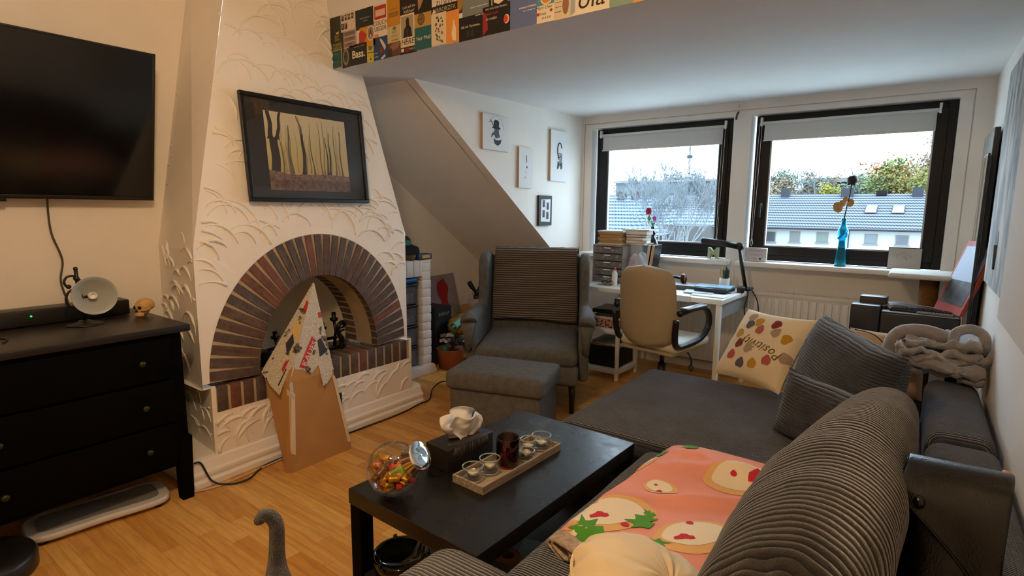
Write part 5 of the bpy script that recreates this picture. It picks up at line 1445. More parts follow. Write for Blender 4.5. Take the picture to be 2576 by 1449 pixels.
# plastic drawer box on the desk
x0, y0 = inD(-2.03, 4.20)
M_bclear = NT('clear_drawer_plastic'); M_bclear.b.inputs['Base Color'].default_value = srgb('b9b6b4'); M_bclear.set(Roughness=.2, Alpha=.22); M_bclear = M_bclear.m
bx = thing('organizer_box', 'small transparent drawer organizer on the left of the desk', 'organizer', onD(x0, y0), R(-4))
M_taupe = plain('taupe_plastic', '8f857c', .5)
g = G()
for x in (-.14, .132): g.box((x, -.10, 0), (x + .008, .12, .31))
g.box((-.14, -.10, .30), (.14, .12, .312)); g.box((-.132, .112, 0), (.132, .12, .30)); g.obj('housing', M_taupe, bx)
g = G(); g.box((-.131, .105, 0), (.131, .1115, .299)); g.obj('back_panel', plain('dark_back_panel', '2e2826', .7), bx)
q = random.Random(3)
cc_ = ['b06a70', '3a3236', '8d7d76', '2c2c30', '6a6458', 'c7b7a6']
for k in range(5):
    z = .006 + k * .0595
    g = G(); g.box((-.131, -.104, z), (.131, -.100, z + .052)); g.box((-.131, -.10, z), (.131, .10, z + .003)); d = g.obj('drawer', M_bclear, bx)
    g = G(); g.rbox((-.03, -.112, z + .038), (.03, -.1045, z + .046), .002); g.obj('handle', M_wht, d)
    g = G()
    for j in range(9): g.ball((-.115 + j * .028, -.07 + q.uniform(-.01, .04), z + .022), (.015, .02, q.uniform(.012, .02)), 10, q.randrange(3))
    g.obj('contents', [plain('craft_' + c, c, .7) for c in (cc_[k], cc_[(k + 2) % 6], cc_[5 - k])], d)
# books on top: two stacks
bt_ = .3125
def book(x, y, z, w, d, h, cov, lab, rz, pages='d8d0bf', grp='books stacked on the organizer'):
    t = thing('book', lab, 'book', onD(x, y, z), R(rz), group=grp)
    g = G(); g.box((-w / 2, -d / 2, 0), (w / 2, d / 2, .0016)); g.box((-w / 2, -d / 2, h - .0016), (w / 2, d / 2, h)); g.box((-w / 2, -d / 2, 0), (-w / 2 + .0018, d / 2, h)) ; g.obj('cover', plain('cover_' + cov, cov, .6), t)
    g = G(); g.box((-w / 2 + .002, -d / 2 + .003, .0017), (w / 2 - .003, d / 2 - .003, h - .0017)); g.obj('pages', plain('pages_' + pages, pages, .9), t)
    return t
z = bt_ + DZ * 0 + .0005
for h, w, col, lab, rz in ((.014, .21, 'c9b89c', 'beige book lowest in the left stack', 2), (.022, .19, '8a5a30', 'brown-edged book above the lowest in the left stack', 4), (.020, .205, 'e0d6c4', 'white paperback in the middle of the left stack', -6), (.022, .185, '6a4a34', 'dark brown book third from the top of the left stack', 3), (.020, .20, 'b8844c', 'tan book second from the top of the left stack', -2), (.012, .225, 'b9c6dc', 'pale blue sheet-like book on top of the left stack', 5)):
    book(x0 - .01, y0 - .0, z, w, .15, h, col, lab, rz, 'c0965e' if h > .019 else 'e2dccd'); z += h + .0006
z = bt_ + .0005
for h, w, col, lab, rz in ((.016, .20, 'a9a49c', 'grey book at the foot of the right stack', -6), (.020, .17, 'd8cdb8', 'cream book second from the foot of the right stack', 10), (.026, .15, '5c4030', 'dark book in the middle of the right stack', -4), (.018, .17, '242428', 'black book fourth from the foot of the right stack', 6), (.032, .19, '2a3040', 'thick white-paged book near the top of the right stack', 3), (.012, .23, 'ded8ca', 'cream flat book on top of the right stack', 2)):
    book(x0 + .17, y0 + .1, z, w, .15, h, col, lab, rz, 'e6e2d6'); z += h + .0006
tb_('file_box', 'pale box behind the organizer carrying the right book stack', 'box', *onD(x0 + .19, y0 + .10, .0005), .10, .17, .3125, plain('frosted_box', 'aab2ba', .4), -4, .004, 'box_body')
for k in range(9):
    pass
# papers and small things at the left end
tb_('paper_sheet', 'white paper sheet at the left front corner of the desk', 'paper', *onD(-.50, -.27, .0006), .13, .10, .0015, M_paper, 12, .0005, 'sheet')
tb_('greeting_card', 'brownish card lying on the desk before the organizer', 'card', *onD(-.39, -.20, .0006), .12, .09, .003, plain('brown_card', '8a7a60', .7), -8, .001, 'card')
t = thing('sunglasses', 'small dark tangled thing on the desk before the organizer', 'glasses', onD(-.37, -.20, .0045)); g = G()
for dx in (-.028, .028): g.tube([(dx + .022 * math.cos(a), .0, .017 + .016 * math.sin(a)) for a in [i * .52 for i in range(12)]], .003, 6, closed=True)
g.tube([(-.05, 0, .02), (-.045, .07, .006)], .002, 6); g.tube([(.05, 0, .02), (.045, .07, .006)], .002, 6); g.tube([(-.007, 0, .02), (.007, 0, .02)], .002, 6); g.obj('frame', M_dark, t)
t = thing('glue_bottle', 'white glue bottle with a red tip on the desk', 'bottle', onD(*inD(-1.915, 3.99))); g = G(); g.lathe([(0, 0), (.021, 0), (.022, .004), (.022, .095), (.016, .108), (.012, .112), (.012, .12), (0, .12)], 24); g.obj('bottle_body', M_white, t)
g = G(); g.lathe([(.011, .12), (.010, .128), (.004, .146), (0, .147)], 16); g.obj('cap', plain('red_cap', 'c41c1c', .4), t)
# plastic bag with red things
t = thing('plastic_bag', 'crumpled clear bag with red tubes behind the chair', 'bag', onD(*inD(-1.795, 4.155)))
g = G(); g.sheet(lambda u, v: (lambda a, b, n: (.085 * math.cos(a) * n * math.cos(b) ** .5, .06 * math.sin(a) * n * math.cos(b) ** .5, .12 + .12 * math.sin(b) * n + .015 * math.sin(a * 5) * max(0, math.sin(b))))(2 * math.pi * u, (v - .5) * 3.1, 1 + .18 * noise.noise(Vector((math.cos(2 * math.pi * u) * 3, math.sin(2 * math.pi * u) * 3, v * 5)))), 30, 18)
w = NT('clear_bag'); w.b.inputs['Base Color'].default_value = srgb('e8e8f0'); w.set(Roughness=.15, Alpha=.35); g.obj('bag_film', w.m, t)
g = G(); g.tube([(-.02, -.02, .05), (-.025, -.02, .20)], .016, 12); g.tube([(.04, -.015, .05), (.045, -.015, .13)], .014, 12); g.obj('red_tube', plain('crimson', 'b02436', .5), t)
# black vase with rose
t = thing('black_vase', 'black hand-thrown bottle vase with roses on the desk', 'vase', onD(*inD(-1.80, 4.44)))
g = G(); g.lathe([(0, 0), (.036, 0), (.046, .02), (.052, .10), (.055, .25), (.052, .30), (.040, .345), (.020, .375), (.017, .385), (.026, .395), (.030, .405), (.024, .415), (.014, .43), (.014, .455), (.017, .46), (.013, .46), (.011, .40)], 28); g.obj('vase_body', plain('black_glaze', '0c0d0e', .15), t)
def rose(g, c, r, mi=0, s=1, n=9):
    q = random.Random(s)
    for k in range(n):
        a = k * 2.4; rr_ = r * (.25 + .75 * k / n); 
        g.M = Matrix.Translation(c) @ Matrix.Rotation(a, 4, 'Z')
        g.sheet(lambda u, v: ((rr_ * .9) * math.sin((u - .5) * 1.9), (rr_ * .55) * math.cos((u - .5) * 1.9) + rr_ * .25 * v, -r * .7 + r * 1.5 * v - r * .25 * k / n + r * .2 * math.sin(u * 3.1)), 8, 5, mi, thick=.0012)
    g.M = Matrix(); g.ball(c, (r * .5, r * .5, r * .6), 10, mi)
M_stem = plain('green_stem', '4f7a34', .6); M_leaf = plain('rose_leaf', '5c9440', .6)
fl = thing('rose', 'single dark red rose in the black vase', 'flower', onD(*inD(-1.80, 4.44)), group='flowers in the black vase')
g = G(); rose(g, (-.040, 0, .585), .032); g.ball((-.040, 0, .585), (.028, .026, .028), 14); g.obj('bloom', plain('rose_red', '9c1238', .6), fl)
g = G(); g.tube(smooth_path([(0, 0, .44), (-.01, 0, .50), (-.038, 0, .56)], 4), .003, 6); g.obj('stem', M_stem, fl)
g = G(); g.tube(smooth_path([(-.040, 0, .48), (-.03, 0, .52)], 3), .004, 6); g.sheet(lambda u, v: (-.03 + .03 * math.sin(v * 3) * (u - .5), -.01, .50 + .05 * v), 4, 6); g.obj('leaf', M_leaf, fl)
fl = thing('carnation', 'small magenta flower below the rose in the black vase', 'flower', onD(*inD(-1.80, 4.44)), group='flowers in the black vase')
g = G(); rose(g, (.015, -.01, .525), .022, 0, 3, 7); g.obj('bloom', plain('magenta_petal', 'c858c4', .6), fl)
g = G(); g.tube([(0, 0, .44), (.012, -.008, .505)], .0025, 6); g.obj('stem', M_stem, fl)
g = G()
for k in range(9):
    a = k * .7; g.M = Matrix.Translation((.0, 0, .47)) @ Matrix.Rotation(a, 4, 'Z') @ Matrix.Rotation(R(-30), 4, 'Y')
    g.sheet(lambda u, v: (.035 * u, (v - .5) * .02 * math.sin(math.pi * min(1, u + .05)), .01 * u * u), 4, 3)
g.M = Matrix(); g.obj('leaf', M_leaf, fl)
# books standing leaning at the vase
for i, (dx, col, lab) in enumerate(((-.01, 'd8cbb0', 'slim cream book standing tilted in front of the black vase'), (.022, 'c9ab80', 'slim tan book standing tilted beside the cream one'))):
    t = thing('book', lab, 'book', onD(*inD(-1.765 + dx * 1.1, 4.31), .001), rot=(0, R(7), R(-4)), group='books standing before the black vase')
    g = G(); g.box((-.0125, -.06, .0), (.0125, .06, .315)); g.obj('pages', plain('bk' + col, col, .8), t)
    g = G(); g.box((-.0145, -.062, .0), (-.0126, .062, .32)); g.box((.0126, -.062, .0), (.0145, .062, .32)); g.box((-.0145, .0602, .0), (.0145, .062, .32)); g.obj('cover', M_dark, t)
t = thing('jam_jar', 'little clear jar beside the standing books', 'jar', onD(*inD(-1.705, 4.33)));
M_tg = glassy('thin_clear', (.93, .95, .94, 1), .02, 1.45, thin=True)
g = G(); g.lathe([(0, 0), (.028, 0), (.03, .01), (.03, .12), (.024, .14), (.024, .155), (.022, .155), (.022, .14), (.028, .118), (.028, .004), (0, .004)], 24); g.obj('jar_body', M_tg, t)
g = G(); g.lathe([(0, .006), (.026, .006), (.026, .05), (0, .05)], 20); g.obj('contents', plain('green_bits', '8c9a6a', .8), t)

# laptop closed, headphones, binder, notes
t = tb_('laptop', 'closed dark grey laptop lying on the desk', 'laptop', *onD(.115, .06), .33, .23, .034, plain('laptop_grey', '4a4648', .45), 2, .006, 'lid')
hp = thing('headphones', 'black headphones with orange accents lying on the laptop', 'headphones', onD(.045, .08, .0355), R(20))
g = G(); g.tube([(.085 * math.cos(a), .075 * math.sin(a), .02 + .012 * math.sin(a)) for a in [math.pi * i / 14 for i in range(15)]], .011, 10); g.obj('headband', M_blk, hp)
for s in (-1, 1):
    g = G().at((s * .085, -.01, .032), (0, R(90), R(12 * s))); g.lathe([(0, -.02), (.025, -.02), (.036, -.012), (.038, .0), (.034, .014), (.02, .02), (0, .018)], 24); o = g.obj('ear_cup', M_blk, hp)
    g = G().at((s * .085, -.01, .032), (0, R(90), R(12 * s))); g.lathe([(.0375, -.004), (.040, 0), (.0375, .004)], 24); g.obj('accent_ring', plain('orange_accent', 'e05a28', .4), o)
tb_('eraser', 'cream block on the desk behind the headphones', 'block', *onD(.20, .21, .001), .06, .03, .02, plain('cream_block', 'e2dcae', .6), -5, .003)
tb_('letter', 'white envelope sheet under the binder on the desk corner', 'paper', *onD(.44, -.17, .0006), .24, .20, .006, M_paper, -3, .001, 'sheet', 'papers at the right end of the desk')
tb_('letter', 'second white sheet half under the envelope at the desk corner', 'paper', *onD(.33, -.10, .0074), .21, .18, .004, plain('bluish_paper', 'c9d6e0', .7), 9, .001, 'sheet', 'papers at the right end of the desk')
t = tb_('binder', 'black flat binder on the white papers at the desk corner', 'binder', *onD(.41, -.02, .0125), .24, .17, .026, M_dark, -4, .004, 'cover')
tb_('blue_folder', 'light blue glossy folder on the black binder', 'folder', *onD(.40, .01, .0395), .25, .17, .006, plain('light_blue_gloss', '8fc0dc', .25), 3, .002, 'cover')
tb_('power_adapter', 'black power adapter on the right end of the desk', 'adapter', *onD(.555, .13, .001), .05, .10, .04, M_blk, 10, .006, 'adapter_body')
hs = thing('hanging_sheet', 'white sheet folded over the front edge of the desk', 'paper', (-1.583, 4.155, DZ), R(-2.4))
g = G(); g.sheet(lambda u, v: (lerp(.13, .36, u), -.33 - .018 * min(1, v * 4) - .002 * u, .002 - .0 if v < .25 else .0025 - .052 * (v - .25)), 6, 12, thick=.0012); g.obj('sheet', M_paper, hs)
text_mesh('J', .028, M_dark, 'lettering', hs, Matrix.Translation((.25, -.3505, -.020)) @ Matrix.Rotation(R(90), 4, 'X'), .0003)
# pen cup
pc_ = thing('pen_cup', 'white pen cup crammed with pens on the desk', 'pen cup', onD(*inD(-1.16, 4.32)))
g = G(); g.lathe([(0, 0), (.034, 0), (.036, .004), (.038, .088), (.036, .088), (.034, .006), (0, .006)], 28); g.obj('cup', M_white, pc_)
PC = onD(*inD(-1.16, 4.32), .007); q = random.Random(8)
for i, (c, lab) in enumerate((('2f5a3a', 'dark green pen in the white cup'), ('9fb8d0', 'pale blue pen in the white cup'), ('1d1d20', 'black pen in the white cup'), ('b01c24', 'red pen in the white cup'), ('7a1420', 'dark red marker in the white cup'), ('d8cf60', 'yellow pen in the white cup'), ('3c6a80', 'teal pen in the white cup'), ('24402a', 'dark olive pen in the white cup'))):
    a = i * .8; t = thing('pen', lab, 'pen', (PC[0] + .016 * math.cos(a), PC[1] + .016 * math.sin(a), PC[2]), rot=(R(5 * math.sin(a) * -1), R(5 * math.cos(a)), 0), group='pens in the cup')
    g = G(); g.lathe([(0, 0), (.0055, .0), (.0055, .135 + .01 * (i % 3)), (.003, .15 + .01 * (i % 3)), (0, .152 + .01 * (i % 3))], 12); g.obj('barrel', plain('pen_' + c, c, .4), t)
# desk lamp
dl = thing('desk_lamp', 'black tubular desk lamp angled over the desk', 'lamp', onD(*inD(-1.025, 4.40)))
g = G(); g.rbox((-.045, -.06, 0), (.045, .06, .02), .006); g.obj('base', M_blk, dl)
g = G(); g.tube([(0, 0, .015), (-.055, -.04, .325)], .0135, 12); g.obj('stem', M_blk, dl)
g = G(); g.cyl((-.052, -.066, .335), (-.052, -.01, .325), .027, 20); g.obj('joint', M_blk, dl)
g = G(); g.tube([(-.05, -.04, .330), (-.18, -.07, .352), (-.315, -.10, .368), (-.322, -.101, .368)], [.0235, .0235, .0225, .014], 16); g.obj('lamp_head', M_blk, dl)
cd = G(); cd.tube(smooth_path([(-1.00, 4.30, .765), (-.985, 4.32, .72), (-1.00, 4.30, .62), (-.98, 4.28, .54), (-.93, 4.26, .50), (-.90, 4.30, .56), (-.93, 4.38, .66), (-.985, 4.42, .74)], 8), .0045, 6)
tag(cd.obj('lamp_cable', M_rub), 'black cable looping off the right end of the desk', 'cable')

# letter M, lightbox, blue vase, drawing on the sill
SZ = .9425
lm = thing('letter_figure', 'pale green thick letter M standing on the window sill', 'letter', (-1.325, 4.56, SZ), R(6))
me = text_mesh('M', .118, plain('pale_green_clay', 'b9c09a', .7, bump=.2), 'letter_body', lm, Matrix.Translation((0, 0, .045)) @ Matrix.Rotation(R(90), 4, 'X'), .016, bold=.005)
sg = thing('lightbox_sign', 'small white letter box reading chicken nuggets line on the sill', 'sign', (-1.008, 4.57, SZ), R(-3))
g = G(); g.rbox((-.080, -.012, 0), (.082, .020, .106), .003); g.obj('box_frame', plain('pale_wood_frame', 'd9c8b0', .6), sg)
g = G(); g.box((-.077, -.0135, .004), (.079, -.0122, .102)); g.obj('panel', plain('lightbox_panel', 'cfc9ca', .6), sg)
for i, (s, x) in enumerate((('CHICKEN', .004), (' UGGETS', .006), ('4 LIFE \u2665', .000))):
    text_mesh(s, .0165, plain('sign_ink', '3a3236', .7), 'lettering', sg, Matrix.Translation((x, -.0138, .083 - i * .031)) @ Matrix.Rotation(R(90), 4, 'X'), .0002, space=1.55)
t = thing('hand_vase', 'turquoise blue glass vase shaped like a raised hand on the sill', 'vase', (-.438, 4.585, SZ))
M_blue = NT('turquoise_glass'); M_blue.b.inputs['Base Color'].default_value = srgb('1aa8c4'); M_blue.set(Roughness=.08, IOR=1.4); M_blue.b.inputs['Transmission Weight'].default_value = .75; M_blue = M_blue.m
g = G(); g.lathe([(0, 0), (.036, 0), (.037, .03), (.031, .09), (.026, .14), (.024, .175), (.026, .195), (.035, .225), (.037, .245), (.030, .270), (.020, .285), (.016, .30), (.0155, .335), (.017, .342), (.013, .342), (.012, .30), (.02, .27), (.018, .18), (.026, .06), (.028, .006), (0, .006)], 28)
for k, (dx, z) in enumerate(((.022, .24), (.026, .228), (.024, .216))): g.ball((dx, -.022 + .004 * k, z), (.010, .013, .008), 12)
g.tube([(-.022, -.02, .20), (-.004, -.034, .225), (.012, -.034, .238)], [.010, .009, .007], 10)
g.obj('vase_body', M_blue, t)
fl = thing('dried_rose', 'dark dried rose with brown leaves in the turquoise vase', 'flower', (-.438, 4.585, SZ))
g = G(); g.tube(smooth_path([(0, 0, .30), (.002, 0, .36), (.012, 0, .44), (.020, 0, .50), (.026, 0, .575)], 5), .0042, 6); g.obj('stem', plain('dry_stem', '3a3028', .8), fl)
g = G(); rose(g, (.028, 0, .605), .036, 0, 6, 10); g.ball((.028, 0, .605), (.032, .030, .030), 14); g.obj('bloom', plain('dried_petals', '2e1a1c', .8), fl)
for k, (x, z, s, a) in enumerate(((-.045, .42, .030, -.3), (-.022, .445, .022, .4), (.030, .450, .022, .2), (-.002, .475, .016, 0))):
    g = G(); g.M = Matrix.Translation((x, -.004, z)) @ Matrix.Rotation(a, 4, 'Y'); g.sheet(lambda u, v: (s * math.cos(2 * math.pi * u) * v, .005 * math.sin(u * 6) * v, s * 1.3 * math.sin(2 * math.pi * u) * v), 16, 3); g.M = Matrix(); g.tube([(x, -.004, z), (.010, 0, .44)], .0012, 5); g.obj('dry_leaf', plain('dry_leaf_tan', 'b88a4c', .7, var=.3, vscale=50), fl)
t = thing('framed_drawing', 'small framed pencil drawing leaning on the right window', 'picture', (-.065, 4.625, SZ), rot=(R(-6), 0, R(-2)))
g = G(); g.box((-.095, -.004, 0), (.095, .010, .150)); g.obj('back_board', plain('dark_frame_edge', '3a342e', .5), t)
g = G(); g.box((-.092, -.006, .001), (.092, -.0042, .144)); g.obj('sheet', plain('grey_drawing_paper', 'b3aa9c', .85, var=.08), t)
g = G(); q = random.Random(9)
for k in range(9):
    c = (q.uniform(-.06, .06), q.uniform(.04, .11)); g.tube([(c[0] + .02 * math.cos(a) * q.uniform(.8, 1.2), -.0063, c[1] + .014 * math.sin(a)) for a in [R(25) * i for i in range(q.randrange(5, 12))]], .0005, 4)
g.obj('pencil_lines', plain('graphite', '5a554f', .8), t)

# radiator under the window
rd = thing('radiator', 'long white panel radiator under the windows behind the desk', 'radiator', (-1.12, 4.578, 0))
g = G(); g.box((-1.0, -.035, .10), (1.02, .055, .70)); g.obj('core', M_wht, rd)
g = G()
for k in range(40): 
    x = -.985 + k * .0505; g.rbox((x, -.045, .12), (x + .034, -.034, .67), .005, seg=2)
g.obj('panel', M_wht, rd)
g = G()
for k in range(66): g.box((-.99 + k * .0304, -.030, .699), (-.99 + k * .0304 + .02, .05, .712))
g.box((-1.0, -.045, .69), (1.02, -.036, .715)); g.obj('grille', M_wht, rd)
g = G(); g.cyl((1.02, 0, .16), (1.07, 0, .16), .02); g.cyl((1.07, 0, .16), (1.07, 0, 0), .009); g.obj('valve', M_white, rd)

# ================================================================== CLUTTER CORNER under the slope
def wood(name, c): return plain(name, c, .7, bump=.2, var=.15, vscale=12)
M_wood = wood('pale_wood', 'b98a52')
ca = thing('canvas_painting', 'lilac painting of a red figure leaning against the niche wall', 'painting', (-3.49, 3.79, .10), rot=(0, R(-12), R(8)))
g = G(); g.box((-.012, -.22, 0), (.008, .22, .62)); g.obj('canvas', [plain('lilac_paint', '9d8c98', .8, var=.08)], ca, bevel=.002)
g = G()
def fl2(P, mi, off): g.add([(off, a, b) for a, b in P], [tuple(range(len(P)))], mi)
fl2([(-.22, .002), (.22, .002), (.22, .30), (.1, .34), (-.02, .26), (-.22, .24)], 2, .0085)
fl2([(-.13, .32), (-.05, .335), (-.055, .38), (-.085, .43), (-.09, .50), (-.07, .545), (-.03, .565), (.005, .57), (.02, .585), (.045, .575), (.05, .55), (.085, .52), (.09, .47), (.06, .42), (.045, .37), (.05, .34), (.07, .32), (.03, .28), (-.14, .295)], 0, .009)
fl2([(-.05, .29), (.02, .31), (.08, .31), (.10, .24), (.12, .15), (.06, .05), (.02, .12), (-.01, .2)], 1, .0094)
g.obj('painted_figure', [plain('paint_red', '9c1512', .6), plain('paint_flesh', 'b08a80', .7), plain('paint_sage', '8a9484', .8)], ca)
am = tb_('guitar_amp', 'black box-shaped amplifier beside the white brick shelf', 'amplifier', -3.36, 3.42, .12, .24, .22, .37, plain('black_tolex', '08080a', .8), 4, .01, 'cabinet')
g = G(); g.box((.1205, -.09, .27), (.1225, .09, .34)); g.obj('logo_band', plain('amp_band', '17171b', .5), am)
g = G(); q = random.Random(2)
for k in range(7): g.tube([(.1232, -.07 + k * .02, .295), (.1232, -.06 + k * .02, .325), (.1232, -.055 + k * .02, .30)], .0018, 4)
g.obj('script_logo', plain('silver_ink', 'a8adb4', .5), am)
tb_('wooden_plinth', 'low crate carrying the black amplifier', 'crate', -3.36, 3.42, .0, .25, .24, .119, plain('dark_crate', '2a2018', .7), 4, .004, 'crate_body')
t = thing('storage_tub', 'terracotta coloured basket on the floor in the corner', 'basket', (-3.10, 3.36, 0)); g = G(); g.lathe([(0, 0), (.10, 0), (.115, .16), (.12, .165), (.11, .165), (.095, .01), (0, .01)], 28); g.obj('tub', plain('terracotta', '9c5a34', .8, bump=.3), t)
t = thing('teal_cup', 'teal cup standing in the terracotta basket', 'cup', (-3.12, 3.315, .10)); g = G(); g.lathe([(0, 0), (.03, 0), (.036, .09), (.033, .09), (.028, .004), (0, .004)], 20); g.obj('cup', plain('teal_ceramic', '2f6a64', .5), t)
t = thing('rolled_mat', 'mint green rolled mat sticking out of the clutter', 'mat', (-3.10, 3.42, .375), rot=(0, 0, 0)); g = G()
g.tube([(.07, -.10, -.012), (-.06, .30, .045)], .028, 20, caps=False); g.sheet(lambda u, v: (lambda r_, a: (.07 + r_ * math.cos(a) * .95, -.10 + r_ * math.cos(a) * .3, -.012 + r_ * math.sin(a)))(.026 * (1 - v * .8), v * 14), 1, 60)
g.tube([(.07, -.10, -.012), (-.06, .30, .045)], .014, 12); g.obj('roll', plain('mint_foam', '6aa896', .8), t)
t = thing('mustard_bag', 'mustard and brown striped plastic package under the green roll', 'package', (-3.13, 3.55, .16)); g = G(); g.sheet(bund(.11, .15, .09, 5), 30, 20); g.obj('package', [plain('mustard_stripes', '94742c', .5, var=.5, vscale=14)], t)
for o_ in [t]: o_.location.z = .24
tb_('carton', 'cardboard carton on the floor behind the footstool', 'carton', -2.98, 3.66, 0, .20, .22, .15, M_card, 12, .003, 'carton_body', 'cartons in the corner')
tb_('carton', 'flat open carton lying on the floor carton', 'carton', -2.99, 3.67, .151, .20, .21, .09, plain('carton_brown', '8a6236', .8), 20, .003, 'carton_body', 'cartons in the corner')
t = thing('trinket_heap', 'jumbled dark trinkets heaped above the terracotta basket', 'clutter', (-3.05, 3.40, .22)); t['kind'] = 'stuff' 
g = G(); q = random.Random(6)
for k in range(46): g.cbox((q.uniform(-.14, .10), q.uniform(-.09, .14), q.uniform(-.03, .05)), (q.uniform(.01, .06), q.uniform(.01, .06), q.uniform(.008, .03)), k % 5)
g.obj('trinkets', [plain('tr' + c, c, .6) for c in ('1d1a18', '6a5a4a', 'd8d4cc', '3a3028', '8a8078')], t)
for o_ in [o for o in COL.objects if o.parent is t]: o_['kind'] = 'stuff'
lr = tb_('low_rack', 'pale wooden rack behind the armchair in the corner', 'rack', -3.37, 4.12, 0, .34, .34, .31, wood('rack_wood', 'a98a60'), 0, .004, 'rack_body')
tb_('wooden_box', 'light wooden box on the corner rack', 'box', -3.385, 4.03, .311, .20, .22, .105, M_wood, 4, .003, 'box_body')
tb_('white_box', 'pale pinkish white box stacked on the wooden box', 'box', -3.34, 3.995, .417, .11, .13, .062, plain('pinkish_white', 'c4b4c0', .6), 0, .003, 'box_body')
tb_('card_box', 'cream card box on the rack next to the wooden box', 'box', -3.25, 4.17, .311, .13, .12, .105, plain('cream_card', 'c9b48e', .8), 0, .003, 'box_body')
hh = thing('hand_sculpture', 'dark sculpture like two raised forearms on the white box', 'sculpture', (-3.34, 3.995, .4795))
g = G(); g.tube(smooth_path([(0, 0, 0), (-.01, .0, .03), (-.005, -.005, .06), (-.03, -.035, .11), (-.055, -.055, .165)], 5), [.03] * 5 + [.022] * 5 + [.017] * 5 + [.023] * 6, 12); g.obj('forearm', plain('mottled_bronze', '15120e', .4, var=.6, vscale=40), hh)
g = G(); g.tube(smooth_path([(0, 0, .05), (.01, .02, .09), (.02, .03, .13), (.025, .035, .185)], 5), [.018] * 6 + [.018] * 5 + [.024] * 5, 12)
for k in range(3): g.ball((.025 + .01 * math.cos(k * 2), .035 + .012 * math.sin(k * 2), .19), (.008, .008, .014), 8)
g.obj('forearm', plain('mottled_bronze', '15120e', .4, var=.6, vscale=40), hh)

# ================================================================== RIGHT BACK CORNER
M_sisal = plain('sisal', '7d5424', .9, bump=1., bscale=160, var=.2, vscale=60)
kt = thing('cat_tree', 'cat perch with a white plush platform on a sisal post', 'cat tree', (.07, 4.245, 0))
g = G(); g.rbox((-.20, -.20, .935), (.190, .16, .968), .016, seg=4); g.obj('platform', plain('white_plush', 'ddd9cd', 1., bump=1., bscale=200), kt)
g = G(); g.cyl((.01, 0, .02), (.01, 0, .935), .05, 24); g.obj('post', M_sisal, kt)
g = G(); g.rbox((-.2, -.165, 0), (.185, .16, .025), .008); g.obj('base', M_dark, kt)
M_pr = plain('printer_black', '17191d', .35)
pt = thing('printer', 'black printer-like box with grey flap on top, behind the blanket', 'printer', (.04, 3.93, .50), R(-2))
g = G(); g.rbox((-.175, -.10, 0), (.19, .13, .255), .008); g.obj('housing', M_pr, pt)
g = G(); g.rbox((-.172, -.095, .2555), (.185, -.03, .2625), .003); g.obj('flap', plain('satin_grey', '9aa4ae', .25), pt)
tb_('speaker_box', 'tall black box left of the printer', 'box', -.215, 3.90, .50, .15, .10, .285, M_pr, -2, .006, 'cabinet', 'black boxes by the cat perch')
tb_('speaker_box', 'black box farther back behind the left black box', 'box', -.185, 4.01, .50, .14, .10, .325, M_pr, -2, .006, 'cabinet', 'black boxes by the cat perch')
st_ = thing('side_table', 'dark low table carrying the printer and black boxes', 'table', (-.02, 4.02, 0)); g = G(); g.rbox((-.29, -.22, .46), (.27, .045, .498), .004); g.obj('tabletop', M_black, st_)
for sx in (-.26, .24):
    for sy in (-.19, .02): g = G(); g.cbox((sx, sy, .23), (.04, .04, .46)); g.obj('leg', M_black, st_)
kb = thing('keyboard', 'black keyboard resting across the printer', 'keyboard', (.06, 3.90, .7635), R(-3))
g = G(); g.rbox((-.16, -.035, 0), (.14, .045, .014), .004); g.obj('tray', M_blk, kb)
g = G()
for i in range(14):
    for j in range(4): g.cbox((-.145 + i * .0205, -.025 + j * .018, .017), (.017, .014, .006))
g.obj('keys', M_dark, kb)
kb2 = thing('keyboard', 'small grey remote-like keyboard in front of the black keyboard', 'keyboard', (.12, 3.845, .7635), R(-3))
g = G(); g.rbox((-.09, -.016, 0), (.075, .016, .010), .004); g.obj('tray', plain('warm_grey_plastic', '6a625c', .5), kb2)
g = G()
for i in range(10): g.cbox((-.08 + i * .0165, 0, .0115), (.012, .02, .003))
g.obj('keys', plain('key_grey', '8a8480', .5), kb2)
mz = thing('magazine', 'open grey magazine lying on the printer by the wall', 'magazine', (.0, 4.00, .7635), R(-4))
g = G(); g.sheet(lambda u, v: (lerp(-.15, .20, u), lerp(-.06, .09, v), .012 + .018 * math.sin(math.pi * min(1, u * 1.6)) - .010 * u), 24, 6, thick=.006); g.obj('pages', plain('magazine_grey', '8b8f96', .3, var=.3, vscale=8), mz)
g = G(); g.tube([(lerp(-.05, .12, i / 10), .0, .034 - .0012 * i) for i in range(11)], .0015, 5); g.obj('binding', M_paper, mz)
rf = thing('framed_canvas', 'red-edged canvas with a grey scene leaning in the right corner', 'picture', (.165, 3.93, .775), rot=(0, R(19), R(25)))
g = G(); g.box((0, -.13, 0), (.018, .13, .42)); g.obj('canvas', plain('rust_edge', '8a3c2c', .6, var=.3), rf, bevel=.001)
g = G(); 
for lo, hi, mi in (((-.003, -.128, .0), (-.0005, .128, .42), 0), ((-.004, -.11, .05), (-.0031, .11, .19), 1), ((-.004, -.11, .19), (-.0031, .11, .39), 2)): g.box(lo, hi, mi)
g.obj('painted_face', [plain('coral_paint', 'c0574c', .6), plain('stone_paint', '55565c', .6, var=.5, vscale=14), plain('sky_paint', 'b4c6e2', .5)], rf)
